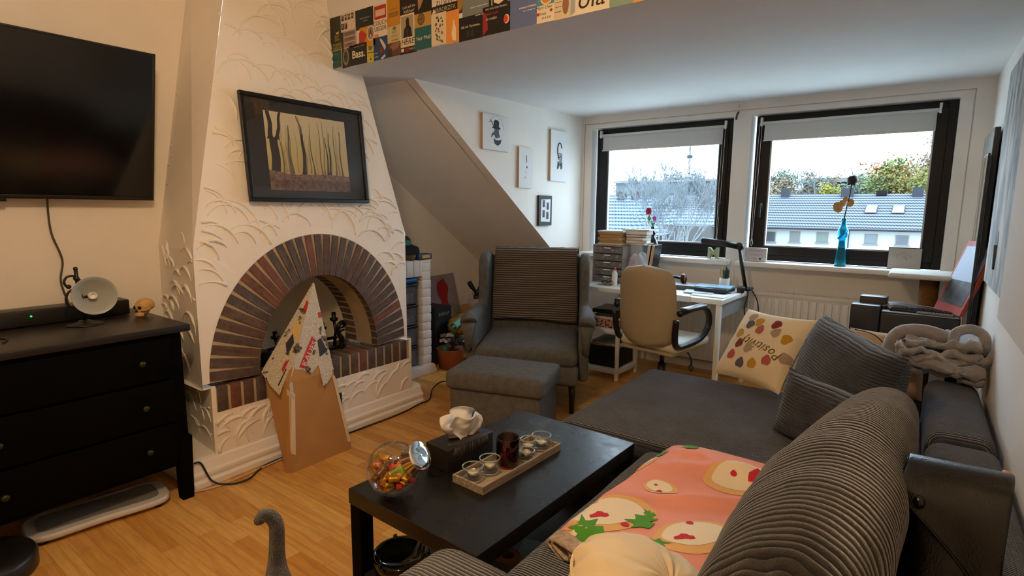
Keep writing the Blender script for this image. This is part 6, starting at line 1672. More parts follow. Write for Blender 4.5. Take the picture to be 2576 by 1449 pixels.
# large dark wrapped canvases and mirror leaning on the right wall
M_foil = NT('dark_metallic_paint'); _v = M_foil.coord((3, 3, 1)); M_foil.l(M_foil.ramp(M_foil.noise(_v, 5, 6, .7), [(.35, srgb('2a2c2a')), (.55, srgb('6f7672')), (.7, srgb('aab4b6'))]), M_foil.b.inputs['Base Color']); M_foil.set(Roughness=.25, Metallic=.4); M_foil = M_foil.m
bc = thing('tall_canvas', 'tall dark silvery canvas standing against the right wall by the window', 'canvas', (.262, 4.12, .04), rot=(0, R(0), 0))
g = G(); g.box((0.012, -.22, 0), (.034, .36, 1.74)); g.obj('canvas', [M_dark], bc, bevel=.002)
g = G(); g.box((.008, -.219, .001), (.0118, .359, 1.739)); g.obj('painted_face', M_foil, bc)
mr = thing('mirror', 'narrow mirror strip leaning against the dark canvas', 'mirror', (.2515, 3.82, .62), rot=(0, R(0), 0))
g = G(); g.box((0, 0, 0), (.010, .26, 1.02)); g.obj('frame', M_dark, mr)
g = G(); g.box((-.0015, .008, .01), (-.0003, .252, 1.01)); g.obj('glass', plain('mirror_glass', 'd8e4ee', .03, 1.), mr)
# painted canvases hanging on the right wall
M_abs = NT('abstract_grey_paint'); _v = M_abs.coord((2, 2.4, .7)); M_abs.l(M_abs.ramp(M_abs.noise(_v, 3.5, 5, .65), [(.35, srgb('5a6468')), (.5, srgb('a9acaa')), (.62, srgb('d8d4ce'))]), M_abs.b.inputs['Base Color']); M_abs.set(Roughness=.7); M_abs = M_abs.m
wc = thing('wall_canvas', 'grey and white abstract canvas hanging on the right wall', 'painting', (XR, 3.07, .99), group=None)
g = G(); g.box((-.022, -.17, 0), (-.001, .62, 1.02)); g.obj('canvas', [M_abs], wc, bevel=.002)
g = G(); g.tube([(-.0235, .22, .20), (-.0235, .225, .09)], [.012, .006], 8); g.ball((-.0225, .25, .22), (.002, .05, .05), 16); g.obj('paint_drip', plain('slate_paint', '3f4a50', .6), wc)
wc2 = thing('wall_canvas', 'raw-edged canvas at the right frame edge of the right wall', 'painting', (XR, 2.58, .93))
g = G(); g.box((-.035, -.55, 0), (-.001, .22, 1.1)); g.obj('canvas', plain('raw_canvas', 'c9a878', .8, bump=.3), wc2, bevel=.002)
g = G(); g.box((-.0375, -.548, .003), (-.0352, .218, 1.097)); g.obj('painted_face', plain('pale_painted', 'd0c6b8', .7), wc2)
# ================================================================== CANVASES ON THE DORMER CHEEK
M_canv = plain('white_canvas', 'e4e3e2', .85, bump=.15, bscale=300)
M_edge = plain('canvas_edge', 'c0a27c', .8)
M_inkk = plain('ink_black', '18181b', .7); M_inkg = plain('ink_grey', '55565a', .8)
def cheek_canvas(y0, y1, z0, z1, lab, name='canvas_print', edge=None):
    t = thing(name, lab, 'canvas picture', (XC, (y0 + y1) / 2, z0), group='small canvases on the dormer wall')
    w = (y1 - y0) / 2
    g = G(); g.box((.001, -w, 0), (.020, w, z1 - z0)); g.obj('stretcher', edge or M_edge, t)
    g = G(); g.box((.0201, -w, 0), (.0215, w, z1 - z0)); g.obj('canvas', M_canv, t)
    return t, w, z1 - z0
def ink(g, P, mi=0, x=.0222): g.add([(x, a, b) for a, b in P], [tuple(range(len(P)))], mi)
t, w, h = cheek_canvas(3.15, 3.46, 1.758, 2.008, 'square canvas with a hatted beak-masked figure')
g = G()
ink(g, [(-.045, .165), (-.03, .172), (-.03, .205), (-.015, .218), (.02, .218), (.035, .205), (.032, .172), (.05, .165), (.05, .155), (.0, .150), (-.05, .158)])
ink(g, [(-.02, .152), (.03, .152), (.035, .12), (.05, .10), (-.01, .085), (-.025, .115)], 1); ink(g, [(-.02, .14), (-.055, .115), (-.062, .085), (-.035, .108), (-.01, .115)], 1, .0225)
ink(g, [(-.035, .085), (-.02, .05), (.015, .035), (.05, .05), (.065, .085), (.03, .075), (-.005, .075)], 0, .0226)
ink(g, [(-.02, .07), (.015, .055), (.045, .068), (.03, .06), (.0, .05)], 1, .0228)
g.tube([(.0225, .0 + .085 * math.cos(a), .155 + .09 * math.sin(a)) for a in [R(12) * i for i in range(0, 12)]], .0006, 4, 1)
g.tube([(.0225, -.03, .17), (.0225, -.055, .20), (.0225, -.075, .215)], .003, 5, 1); g.tube([(.0225, -.055, .20), (.0225, -.085, .195)], .002, 5, 1)
g.obj('ink_drawing', [M_inkk, M_inkg], t)
t, w, h = cheek_canvas(3.60, 3.79, 1.498, 1.815, 'narrow canvas with tiny ink marks and a dot')
g = G(); g.tube([(.0225, .005, .255), (.0225, .0, .235), (.0225, .01, .215), (.0225, .003, .20)], .0025, 5); g.ball((.0225, .012, .165), (.0008, .009, .010), 12)
g.tube([(.0225, -.006, .13), (.0225, .004, .115)], .0008, 4); g.tube([(.0225, -.02, .075), (.0225, -.012, .09), (.0225, .0, .075)], .0008, 4); g.obj('ink_drawing', M_inkg, t)
t, w, h = cheek_canvas(4.06, 4.34, 1.573, 2.00, 'tall canvas with a swirling ink shape near the window')
g = G()
g.tube([(.0225, .0 + .035 * math.cos(a), .26 + .065 * math.sin(a)) for a in [R(20) * i for i in range(1, 14)]], .005, 6, 0)
for k in range(9): g.tube([(.0225, -.03 + .012 * (k % 3), .23 - k * .012), (.0225, .015, .24 - k * .012), (.0225, .045 - .01 * (k % 2), .225 - k * .012)], .0028, 5, k % 2)
ink(g, [(-.04, .10), (-.03, .17), (.0, .15), (-.01, .11)], 0); ink(g, [(.02, .10), (.0, .15), (.045, .16), (.05, .11)], 1)
g.obj('ink_drawing', [M_inkk, M_inkg], t)
t, w, h = cheek_canvas(3.895, 4.09, 1.192, 1.445, 'black-bordered canvas with four little photos', 'photo_canvas', M_inkk)
g = G(); g.box((.0216, -w, 0), (.022, w, h), 0); ink(g, [(-w * .75, .035), (w * .7, .03), (w * .78, h - .03), (-w * .7, h - .035)], 1, .0223)
for a, b in ((-.05, .155), (.012, .135), (-.05, .07), (.008, .055)): ink(g, [(a, b), (a + .038, b), (a + .038, b + .06), (a, b + .06)], 2, .0227); ink(g, [(a + .006, b), (a + .03, b), (a + .022, b + .04), (a + .01, b + .045)], 0, .023)
g.obj('photo_prints', [M_inkk, M_canv, M_inkg], t)

# ================================================================== POSTCARDS ON THE HEADER
pcn_ = [0]
def card(x0, z0, x1, z1, col, lab, draw=None):
    pcn_[0] += 1; i = pcn_[0]; dy = .0008 + .0007 * (i % 4)
    t = thing('postcard', lab, 'postcard', ((x0 + x1) / 2, YH - dy, (z0 + z1) / 2), group='postcards in a band along the header')
    w, h = (x1 - x0) / 2, (z1 - z0) / 2
    g = G(); g.box((-w, -.0005, -h), (w, .0, h)); g.obj('card', plain('card_' + col, col, .5), t)
    if draw:
        g = G(); mats = []
        def col_(c):
            m = plain('ink_' + c, c, .6)
            if m not in mats: mats.append(m)
            return mats.index(m)
        lev = [.0006]
        def rect(a, b, c, d, cc): 
            lev[0] += .00012; g.box((a * w, -lev[0] - .0001, b * h), (c * w, -lev[0], d * h), col_(cc))
        def poly(P, cc): lev[0] += .00012; g.add([(a * w, -lev[0], b * h) for a, b in P], [tuple(range(len(P)))], col_(cc))
        def oval(a, b, ra, rb, cc): poly([(a + ra * math.cos(2 * math.pi * k / 20), b + rb * math.sin(2 * math.pi * k / 20)) for k in range(20)], cc)
        def txt(s, a, b, size, cc, **kw):
            lev[0] += .00012; text_into(g, s, size, col_(cc), Matrix.Translation((a * w, -lev[0] - .0001, b * h)) @ Matrix.Rotation(R(90), 4, 'X'), .0001, **kw)
        def scrib(a, b, c, cc, th=.05):   # unreadable line of small print
            q = random.Random(i * 7 + int(b * 100)); x = a
            while x < c:
                d = q.uniform(.04, .14); rect(x, b - th, min(c, x + d), b + th, cc); x += d + .04
        draw(rect, poly, oval, txt, scrib)
        if mats: g.obj('artwork', mats, t)
    return t
card(-2.808, 2.214, -2.685, 2.392, '2c2c16', 'dark olive postcard at the top left end of the band', lambda r, p, o, t, s: (p([(-.1, -.05), (.25, -.05), (.3, .1), (.05, .04), (-.15, .1)], 'c9b860'), t('BUT', .0, -.2, .02, 'b8ac50'), t('CAN', 0, -.4, .02, 'b8ac50'), t('PONNS', 0, -.7, .024, 'b8ac50'), t('AWESOME', 0, -.9, .018, 'b8ac50')))
card(-2.709, 2.300, -2.582, 2.396, 'd9c7b4', 'pale postcard with black letter tiles spelling a slogan', lambda r, p, o, t, s: ([r(-.9 + k * .45, .2, -.56 + k * .45, .8, '2a2420') for k in range(4)], t('F', -.73, .5, .03, 'd9c7b4'), t('M', -.28, .5, .03, 'd9c7b4'), t('W', .17, .5, .03, 'd9c7b4'), t('H', .62, .5, .03, 'd9c7b4'), r(-.9, -.75, -.56, -.1, '2a2420'), r(-.45, -.75, -.11, -.1, '2a2420'), t('I', -.73, -.42, .03, 'd9c7b4'), t('T', -.28, -.42, .03, 'd9c7b4')))
card(-2.688, 2.209, -2.578, 2.302, 'b9a29c', 'pinkish postcard with three word strips', lambda r, p, o, t, s: ([r(-.9, .38 - k * .62, .9, .85 - k * .62, '8c7478') for k in range(3)], t('ICH WILL', 0, .62, .019, '4a3a3c'), t('ICH BIN', 0, 0, .019, '4a3a3c'), t('EINS', 0, -.62, .019, '4a3a3c')))
card(-2.582, 2.288, -2.433, 2.390, '16211f', 'dark teal postcard with faint centred writing', lambda r, p, o, t, s: (s(-.5, .05, .6, '7d8678', .07), s(-.1, -.25, .35, '7d8678', .06)))
card(-2.550, 2.191, -2.425, 2.296, 'c98e24', 'orange postcard with a flame badge', lambda r, p, o, t, s: (p([(-1.1, .55), (-.7, .75), (-.05, .25), (-.3, -.35), (-1.1, -.6)], 'b8381c'), o(.45, .25, .5, .75, 'c9c2b8'), o(.45, .25, .40, .62, '8d8478'), p([(.2, -.1), (.7, -.1), (.6, .3), (.45, .75), (.3, .3)], '7a2a1e'), p([(.35, -.1), (.55, -.1), (.47, .2)], 'e8ded0')))
card(-2.433, 2.225, -2.325, 2.386, 'ded0bc', 'white postcard with a red tile and two big words', lambda r, p, o, t, s: (r(-.85, .1, .85, .92, 'b02a1c'), r(-.7, .28, .7, .68, 'dcb8a4'), t('COUCH', 0, -.15, .031, '3a2c22'), t('LIEGER', 0, -.5, .031, '3a2c22'), r(-.9, -1, -.3, -.8, 'd08a3c')))
card(-2.325, 2.262, -2.229, 2.400, 'bd8412', 'ochre postcard with a brownish smudge', lambda r, p, o, t, s: (r(-.8, -.4, .8, -.05, '9c6a18'), s(-.6, .15, .7, '8c5c14', .03)))
card(-2.325, 2.172, -2.232, 2.268, 'c4b48a', 'cream postcard with small keep calm lettering', lambda r, p, o, t, s: (o(.1, .6, .3, .2, '7d7048'), t('KEEP', .1, .2, .017, '7d7048'), t('CALM', .1, -.2, .017, '7d7048'), s(-.4, -.6, .7, '8a7c54', .08)))
card(-2.331, 2.112, -2.228, 2.180, '54392a', 'brown photo postcard low in the band', lambda r, p, o, t, s: (p([(-.2, -.2), (.6, .1), (1, .9), (-.1, .9), (-.6, .4)], '8a6450'), r(-1, -1, -.3, .2, '3a3020')))
card(-2.229, 2.285, -2.098, 2.430, '1a120c', 'black postcard with a cream two-line saying', lambda r, p, o, t, s: (t('Lust auf ein', 0, -.35, .020, 'd8c9ae'), t('Käffchen?', 0, -.65, .020, 'd8c9ae', shear=.1)))
card(-2.227, 2.143, -2.126, 2.299, 'd8c8ac', 'postcard with a hooded figure and a handwritten word', lambda r, p, o, t, s: (r(-.88, -.42, .85, .9, 'a09272'), p([(-.6, -.42), (-.45, .1), (-.15, .3), (-.2, .6), (0, .8), (.25, .7), (.3, .3), (.55, .1), (.7, -.42)], '17130f'), r(-.02, -.42, .06, .1, '5a5040'), t('HERE', .0, -.7, .040, '2c261e', shear=.25)))
card(-2.235, 2.110, -2.113, 2.150, '1a110e', 'narrow black postcard with a red block at the lower edge', lambda r, p, o, t, s: (r(-.85, -.4, -.5, .4, 'd8c8b0'), r(-.35, -.6, .15, .5, '7a1e18'), t('THEATER', .55, 0, .014, 'd8c8b0')))
card(-2.124, 2.216, -2.011, 2.290, 'b58c44', 'tan postcard with a dark oval stamp', lambda r, p, o, t, s: (o(-.2, .1, .45, .75, '54441f'), o(-.2, .1, .36, .62, '7a6232'), s(-.45, .1, .05, '54441f', .1)))
card(-2.129, 2.114, -2.009, 2.220, '1a5a5e', 'teal postcard reading nur mut', lambda r, p, o, t, s: t('Nur Mut!', .1, 0, .026, 'd9d2bc'))
card(-2.100, 2.284, -2.005, 2.430, '14100c', 'dark photo postcard with a pale cone shape', lambda r, p, o, t, s: p([(-1, .8), (-.3, .8), (.1, .1), (-.6, -.6), (-.9, -.8), (-1, 0)], 'a87c58'))
card(-2.005, 2.290, -1.842, 2.400, 'ddd2c0', 'white postcard with bold capitals asking a question', lambda r, p, o, t, s: (t('HEUTE', .05, -.1, .040, 'b02c1c'), t('ZU SEIN?', .05, -.72, .030, '2a201a')))
card(-2.009, 2.254, -1.839, 2.296, '1a140e', 'black strip postcard with thin stretched capitals', lambda r, p, o, t, s: (p([(-.95, -.6), (-.8, .6), (-.7, .1), (-.62, -.4)], 'cfc4ac'), t('IRRORZFX', .1, 0, .028, 'b8ae98')))
card(-2.009, 2.117, -1.910, 2.263, 'd6c6a6', 'cream postcard covered with little dark triangles', lambda r, p, o, t, s: [p([(a - .12, b - .07), (a + .12, b - .07), (a, b + .1)], c) for a, b, c in [(random.Random(k).uniform(-.5, .55), -.8 + 1.6 * ((k * 7) % 22) / 22, ('2c2a2c', '4a5a5c', '7a5a4a')[k % 3]) for k in range(26)]])
card(-1.911, 2.111, -1.829, 2.258, 'd88c3c', 'orange postcard with a white standing figure', lambda r, p, o, t, s: p([(0, -.8), (.5, -.9), (.55, -.1), (.35, .15), (.3, .4), (.15, .4), (.05, .0), (-.15, -.4)], 'e2d2b4'))
card(-1.844, 2.236, -1.743, 2.400, '3e2a1c', 'brown and mauve photo postcard near the top edge', lambda r, p, o, t, s: (p([(-1, -.9), (.2, .0), (.1, 1), (-1, 1)], '76604c'), p([(-1, -1), (-.4, -.8), (-.2, -.3), (-1, -.1)], 'a0741c')))
card(-1.808, 2.190, -1.650, 2.330, '71797a', 'slate blue postcard with pale small print', lambda r, p, o, t, s: (s(-.4, -.2, .9, 'c3c9c4', .03), s(0, -.75, .6, 'c3c9c4', .03)))
card(-1.832, 2.108, -1.685, 2.213, '100d0b', 'black postcard with a white one-line joke in the lower row', lambda r, p, o, t, s: (t('Gib mir Tiernamen.', 0, .15, .0145, 'e2d8c4'), r(-.3, -.75, -.12, -.2, '2e332a'), r(.05, -.75, .23, -.2, '2e332a')))
card(-1.685, 2.110, -1.530, 2.232, '120b09', 'black postcard with a red corner and a glowing orb', lambda r, p, o, t, s: (p([(-1, -1), (-.6, -.6), (-.7, .5), (-1, .7)], '8a2018'), t('DAS WILL KEIN MENSCH', .0, .8, .011, 'd8cdbc'), t('MICH HART', -.25, .45, .012, 'b83a28'), t('ZU HABEN', -.35, .1, .013, 'd8cdbc'), o(.75, -.15, .2, .32, 'd8b498'), o(.7, -.15, .15, .25, 'c43a20')))
card(-1.654, 2.217, -1.535, 2.350, '151210', 'black postcard with a white crescent mouth shape', lambda r, p, o, t, s: (r(-.7, -.9, .85, .9, 'cfc3ac'), r(-.62, -.8, .78, .8, '1a1614'), p([(-.5, -.1), (0, -.35), (.6, -.1), (.5, -.6), (.0, -.78), (-.45, -.6)], 'd8cdb8')))
card(-2.805, 2.112, -2.706, 2.216, '1f5452', 'teal postcard with a cream border at the lower left end', lambda r, p, o, t, s: (r(-.98, -.98, .98, .98, 'b9ae92'), r(-.86, -.88, .86, .9, '1f5452'), s(-.5, .55, .5, '4f8480', .04), s(-.6, -.3, .3, '4f8480', .04)))
card(-2.706, 2.108, -2.640, 2.213, '2a2620', 'dark postcard with a grey lace monogram', lambda r, p, o, t, s: (o(0, .1, .8, .85, '8a8474'), o(0, .1, .55, .6, '4a463c'), t('MS', 0, .1, .022, '1c1a16')))
card(-2.640, 2.110, -2.493, 2.219, '141810', 'black postcard with the big word bass', lambda r, p, o, t, s: (t('Bass.', .05, .0, .056, 'e6dcc4', bold=.001), s(-.4, .72, .8, 'a89e88', .03)))
card(-2.492, 2.108, -2.432, 2.208, 'c9bd40', 'yellow narrow postcard with a grey disc', lambda r, p, o, t, s: (o(-.1, .55, .6, .35, '6c6a5e'), s(-.8, .0, .7, '6a6424', .06), s(-.7, -.35, .6, '8a8434', .02), p([(-.2, -.8), (.3, -.8), (.05, -.5)], '3a3818')))
card(-2.439, 2.110, -2.328, 2.231, '1c3c6c', 'blue postcard with a red and white bent figure', lambda r, p, o, t, s: (p([(-.1, .8), (.3, .6), (.8, .0), (.6, -.3), (.3, .1), (0, .5)], 'c9c4c8'), p([(-.1, .1), (.5, -.1), (.3, -.5), (-.1, -.4)], '7c2c24'), p([(0, -.9), (.6, -.6), (.7, -.8), (.3, -1)], 'c9c4c8'), s(-.9, -.4, -.4, '9aa8c4', .05), s(-.9, -.7, -.3, '9aa8c4', .05)))
card(-1.542, 2.112, -1.390, 2.260, '5c6c9a', 'large periwinkle blue postcard with white small print', lambda r, p, o, t, s: (s(-.2, .05, .95, 'cfd0dc', .04), s(.1, -.15, .9, 'cfd0dc', .025)))
card(-1.392, 2.180, -1.304, 2.300, '4d8a9c', 'turquoise postcard with an orange round badge', lambda r, p, o, t, s: (o(.15, -.4, .75, .62, 'e0cfae'), o(.15, -.4, .62, .5, 'd07a1c'), s(-.25, -.35, .5, 'e8c890', .04)))
card(-1.549, 2.208, -1.448, 2.330, '4c1c34', 'plum coloured rounded postcard with cream edge', lambda r, p, o, t, s: (r(-.98, -.98, .98, 1, 'd0b884'), r(-.88, -.85, .88, 1, '4c1c34'), s(-.6, -.5, .6, '8c5a6c', .04)))
card(-1.402, 2.111, -1.302, 2.190, 'e0d2b8', 'white handwritten note with little red hearts', lambda r, p, o, t, s: (t('Marc Uwe', -.05, .5, .019, '2a2620', shear=.3), t('lmas', -.15, -.1, .018, '2a2620', shear=.3), t('& 6 R R', .2, -.55, .014, '2a2620', shear=.3), o(-.62, -.1, .14, .18, 'a81c1c'), o(.68, .1, .13, .16, 'a81c1c')))
card(-1.304, 2.109, -1.203, 2.260, 'd2c2a2', 'beige note postcard with a brown fingerprint', lambda r, p, o, t, s: (o(.1, -.3, .3, .5, '8a6244'), s(-.9, -.1, -.3, '6a5c48', .02), s(-.9, -.35, -.3, '6a5c48', .02), s(-.9, -.6, -.3, '6a5c48', .02), p([(.6, -.9), (1, -.8), (1, .3), (.6, .2)], '9aa4ac')))
card(-1.213, 2.110, -1.050, 2.270, 'e4d6bc', 'white postcard with huge curly black letters', lambda r, p, o, t, s: t('ola', .0, -.35, .105, '1c1a16', shear=.12))
card(-1.056, 2.110, -.950, 2.240, '7c9686', 'sage green postcard toward the right end of the band', lambda r, p, o, t, s: (o(-.2, -.3, .15, .25, 'd2cdb8'), o(.35, -.6, .06, .08, '3a4238')))
card(-.952, 2.109, -.880, 2.250, 'd89c20', 'amber postcard last in the visible band', lambda r, p, o, t, s: s(-.7, -.4, .7, 'e8cf90', .04))
# ================================================================== OUTSIDE, seen through the windows
_before = set(bpy.data.materials)
def roofmat(name, c1, c2, ax=2, per=.34):
    w = NT(name); v = w.coord(); sp = w.n('ShaderNodeSeparateXYZ'); w.l(v, sp.inputs[0])
    sc_ = w.math('ABSOLUTE', w.math('SINE', w.math('MULTIPLY', sp.outputs[0], math.pi / .33)))
    saw = w.math('FRACT', w.math('ADD', w.math('DIVIDE', sp.outputs[ax], per), w.math('MULTIPLY', sc_, .22)))
    w.l(w.ramp(saw, [(0, srgb(c2)), (.30, srgb(c2)), (.42, srgb(c1)), (1, srgb(c1))]), w.b.inputs['Base Color'])
    w.set(Roughness=.6); w.bump(saw, .6, .05); return w.m
M_roofR = roofmat('roof_tiles_grey', '44474e', '14161a'); M_roofL = roofmat('roof_tiles_blue', '4a525e', '20262e', 2, .36)
M_render = plain('white_render', '7a7c7a', .9); M_render2 = plain('grey_render', '393837', .9)
M_wpane = plain('far_window_pane', '242a30', .2); M_wwhite = plain('far_window_frame', '575756', .6)
def win(par, x0, x1, z0, z1, y, pane=None, nm='window'):
    g = G(); g.box((x0 - .12, y - .06, z0 - .12), (x1 + .12, y, z1 + .06)); g.box((x0 - .25, y - .16, z0 - .22), (x1 + .25, y, z0 - .12)); f = g.obj(nm, M_wwhite, par)
    g = G(); g.box((x0, y - .09, z0), (x1, y - .061, z1)); g.obj('pane', pane or M_wpane, f); return f
th_ = thing('row_house', 'long white house row with a grey tiled roof opposite the right window', 'building', (0, 0, 0))
g = G(); g.box((-34, 80, -11), (14, 90, -.75)); g.obj('wall', M_render, th_)
g = G(); xe0, xe1 = -34.5, 14.5
g.add([(xe0, 79.4, -.95), (xe1, 79.4, -.75), (xe1, 92, 3.72), (xe0, 92, 3.78), (xe0, 104, -.9), (xe1, 104, -.9), (xe0, 79.4, -1.15), (xe1, 79.4, -.95)], [(0, 1, 2, 3), (3, 2, 5, 4), (6, 7, 1, 0), (0, 3, 4, 6), (1, 7, 5, 2)]); g.obj('roof', M_roofR, th_, fix=False)
g = G(); g.cyl((xe0, 79.3, -1.0), (xe1, 79.3, -.82), .10, 8); g.obj('gutter', plain('zinc_gutter', '252729', .5), th_)
g = G(); g.cyl((-7.0, 79.8, -.9), (-6.85, 79.8, -9), .07, 8); g.obj('downpipe', plain('zinc_gutter', '252729', .5), th_)
paneg = plain('green_blind_pane', '38443d', .5)
for x0, x1, z1, z0, pn in ((-20.2, -19.2, -1.5, -2.7, None), (-16.4, -15.4, -1.5, -2.7, None), (-13.5, -12.5, -1.4, -2.6, plain('curtain_pane', '3e3f3f', .5)), (-10.4, -9.3, -1.4, -2.55, paneg), (-5.2, -4.1, -1.45, -2.5, plain('pale_pane', '394247', .3)), (-2.1, -1.0, -1.5, -2.5, None), (1.6, 2.6, -1.5, -2.5, None), (5.0, 6.0, -1.5, -2.5, None)):
    win(th_, x0, x1, z0, z1, 80, pn)
    win(th_, x0, x1, z0 - 3.4, z1 - 3.4, 80, pn)
def slopeR(x, y): return -.85 + (y - 79.4) * (4.6 / 12.6)
for x0, x1 in ((-5.85, -4.7), (-2.95, -1.8)):
    g = G(); ya, yb_ = 84.6, 86.9
    g.add([(x0 - .12, ya - .1, slopeR(0, ya) + .08), (x1 + .12, ya - .1, slopeR(0, ya) + .08), (x1 + .12, yb_ + .1, slopeR(0, yb_) + .12), (x0 - .12, yb_ + .1, slopeR(0, yb_) + .12)], [(0, 1, 2, 3)]); f = g.obj('skylight', plain('skylight_frame', '2b2f33', .5), th_, fix=False)
    g = G(); g.add([(x0, ya, slopeR(0, ya) + .16), (x1, ya, slopeR(0, ya) + .16), (x1, yb_, slopeR(0, yb_) + .2), (x0, yb_, slopeR(0, yb_) + .2)], [(0, 1, 2, 3)]); g.obj('pane', plain('skylight_pane', '5a5f61', .1), f, fix=False)
for x, w_ in ((-16.5, .55), (-8.6, .75), (-.6, .6)):
    g = G(); g.box((x - w_, 90.6, 2.4), (x + w_, 91.6, 4.5)); g.obj('chimney', plain('slate_chimney', '262a2f', .8), th_)
g = G(); g.box((-5.2, 91, 3.5), (-4.0, 92.4, 4.1)); g.obj('roof_hatch', plain('dark_hatch', '111113', .7), th_)

hb_ = thing('hip_roof_house', 'house with big blue-grey hipped roofs and two chimneys, left window', 'building', (0, 0, 0))
g = G(); g.box((-31, 58.5, -12), (-18.3, 70, -.35)); g.box((-40, 50, -12), (-24.5, 62, -1.3)); g.obj('wall', M_render2, hb_)
g = G()
# big hip
g.add([(-42, 49.3, -1.9), (-24.2, 50.6, -2.6), (-21.2, 60, -.9), (-25.6, 61, 2.9), (-40, 61, 3.1), (-42, 72, -1)], [(0, 1, 3, 4), (1, 2, 3), (4, 3, 5)])
g.add([(-42, 49.2, -1.95), (-33, 49.0, -2.2), (-42, 53, -.3)], [(0, 1, 2)])
# right ridge house
g.add([(-27.2, 66, 3.0), (-25.0, 72, 3.4), (-17.0, 75, 1.15), (-24.9, 70.2, 1.15), (-21.9, 61.6, -.55), (-17.6, 61.9, -.45), (-17.2, 70.2, 1.25), (-17, 80, -1), (-24.9, 80, -1)], [(3, 4, 5, 6), (3, 6, 7, 8)])
g.add([(-26.4, 62.5, 2.8), (-21.9, 61.5, -.6), (-24.8, 70.3, 1.2), (-29, 72, 3.3)], [(0, 1, 2, 3)])
g.obj('roof', M_roofL, hb_, fix=False)
for x, y_ in ((-28.2, 60), (-26.6, 60.2)):
    g = G(); g.box((x - .42, y_ - .4, 1.8), (x + .38, y_ + .4, 3.35)); g.obj('chimney', plain('stone_chimney', '32302e', .9, var=.3, vscale=3), hb_)
for x0, x1 in ((-21.7, -21.25), (-20.75, -20.3)): win(hb_, x0, x1, -1.9, -1.05, 58.5)
for k in range(5):
    g = G(); y_ = 53.5; g.box((-28.4 + k * 1.75, y_ + k * .3, -.95), (-27.9 + k * 1.75, y_ + k * .3 + .3, -.72)); g.obj('snow_guard', M_wwhite, hb_)

bk = thing('apartment_block', 'pale flat-roofed apartment block beyond the hipped roofs', 'building', (0, 0, 0))
g = G(); g.box((-77.5, 160, -18), (-52, 172, 9.4)); g.box((-54, 156, -18), (-36, 170, 5.2)); g.obj('wall', plain('pale_blue_render', '3e4346', .9), bk)
g = G(); g.box((-54, 158, 5.2), (-36, 172, 9.3)); g.obj('upper_storey', plain('grey_cladding', '2a2e31', .9), bk)
g = G(); g.box((-78, 159.6, 9.3), (-36, 173, 9.9)); g.obj('roof', M_wwhite, bk)
for x in (-74, -70.6, -67.2, -60, -56): win(bk, x, x + 1.3, 6.2, 8.0, 160)
for z in (-.8, 2.4):
    for x in (-50.5, -47.6, -42.5): win(bk, x, x + 2.0, z, z + 1.6, 156)
for z in (1.2, -1.8): g = G(); g.box((-52.5, 154.8, z), (-46, 156, z + .9)); g.obj('balcony', plain('rose_balcony', '382b2b', .9), bk)
sh2 = thing('flat_building', 'low pale industrial roofs half hidden between the trees', 'building', (0, 0, 0))
g = G(); g.box((-26.2, 150, -8), (-3.8, 160, 5.7)); g.obj('wall', plain('blue_glass_wall', '333b42', .4), sh2)
g = G(); g.box((-23.7, 148, 7.9), (-11.2, 155, 8.9)); g.box((-26.8, 149, 5.7), (-2.5, 161, 6.3)); g.obj('roof', M_wwhite, sh2)
g = G(); g.box((-23.2, 148.6, 6.3), (-11.7, 154.6, 7.9)); g.obj('clerestory', plain('dark_band', '1d2227', .5), sh2)

ms = thing('radio_mast', 'thin lattice radio mast above the bare tree', 'mast', (-68.4, 200, 0))
g = G()
for a, b in ((-.5, -.5), (.5, -.5), (0, .5)): g.tube([(a, b, -10), (a * .3, b * .3, 24.5)], .13, 5)
for k in range(14): z = -5 + k * 2.1; s = 1 - k * .045; g.tube([(-.5 * s, -.5 * s, z), (.5 * s, -.5 * s, z + 1), (0, .5 * s, z + 2)], .08, 4)
g.box((-.9, -.3, 19.5), (.9, .3, 20.6)); g.obj('lattice', plain('mast_steel', '2a3135', .6), ms)

# trees -------------------------------------------------------------------
M_bark = plain('bark', '565a5c', .9)  # bluish haze put into the bark colour by lightening it
def branches(g, q, p, d, L, r, depth, spread=.5, mi=0, tips=None, zmin=-50, seg=5):
    n = 3; pts = [p]; cur = Vector(p); dd = Vector(d)
    for k in range(n):
        dd = (dd + Vector((q.uniform(-.18, .18), q.uniform(-.18, .18), q.uniform(-.02, .16)))).normalized(); cur = cur + dd * (L / n); pts.append(tuple(cur))
    g.tube(pts, [r * (1 - .12 * k) for k in range(n + 1)], seg if depth > 2 else 3, mi, caps=False)
    if tips is not None and depth <= 2: tips.append(tuple(cur))
    if depth == 0: return
    for k in range(q.choice([2, 3, 3]) if depth > 1 else 3):
        nd = (dd + Vector((q.uniform(-1, 1), q.uniform(-1, 1), q.uniform(-.3, .7))) * spread).normalized()
        branches(g, q, pts[-1] if k < 2 else pts[2], nd, L * q.uniform(.62, .82), max(.012, r * .60), depth - 1, spread, mi, tips, zmin, seg)
bt = thing('bare_tree', 'tall leafless tree with fine branches before the left window view', 'tree', (-12.3, 34, -8))
g = G(); q = random.Random(31)
for dx, dz in ((0, 0), (.6, .2), (-.7, .1)):
    branches(g, q, (dx, 0, 4.5 + dz), (dx * .25, 0, 1), 2.2, .10, 7, .66)
g.tube([(0, 0, 0), (0, 0, 2.5), (0, 0, 4.6)], [.3, .24, .2], 8)
g.obj('branches', M_bark, bt)
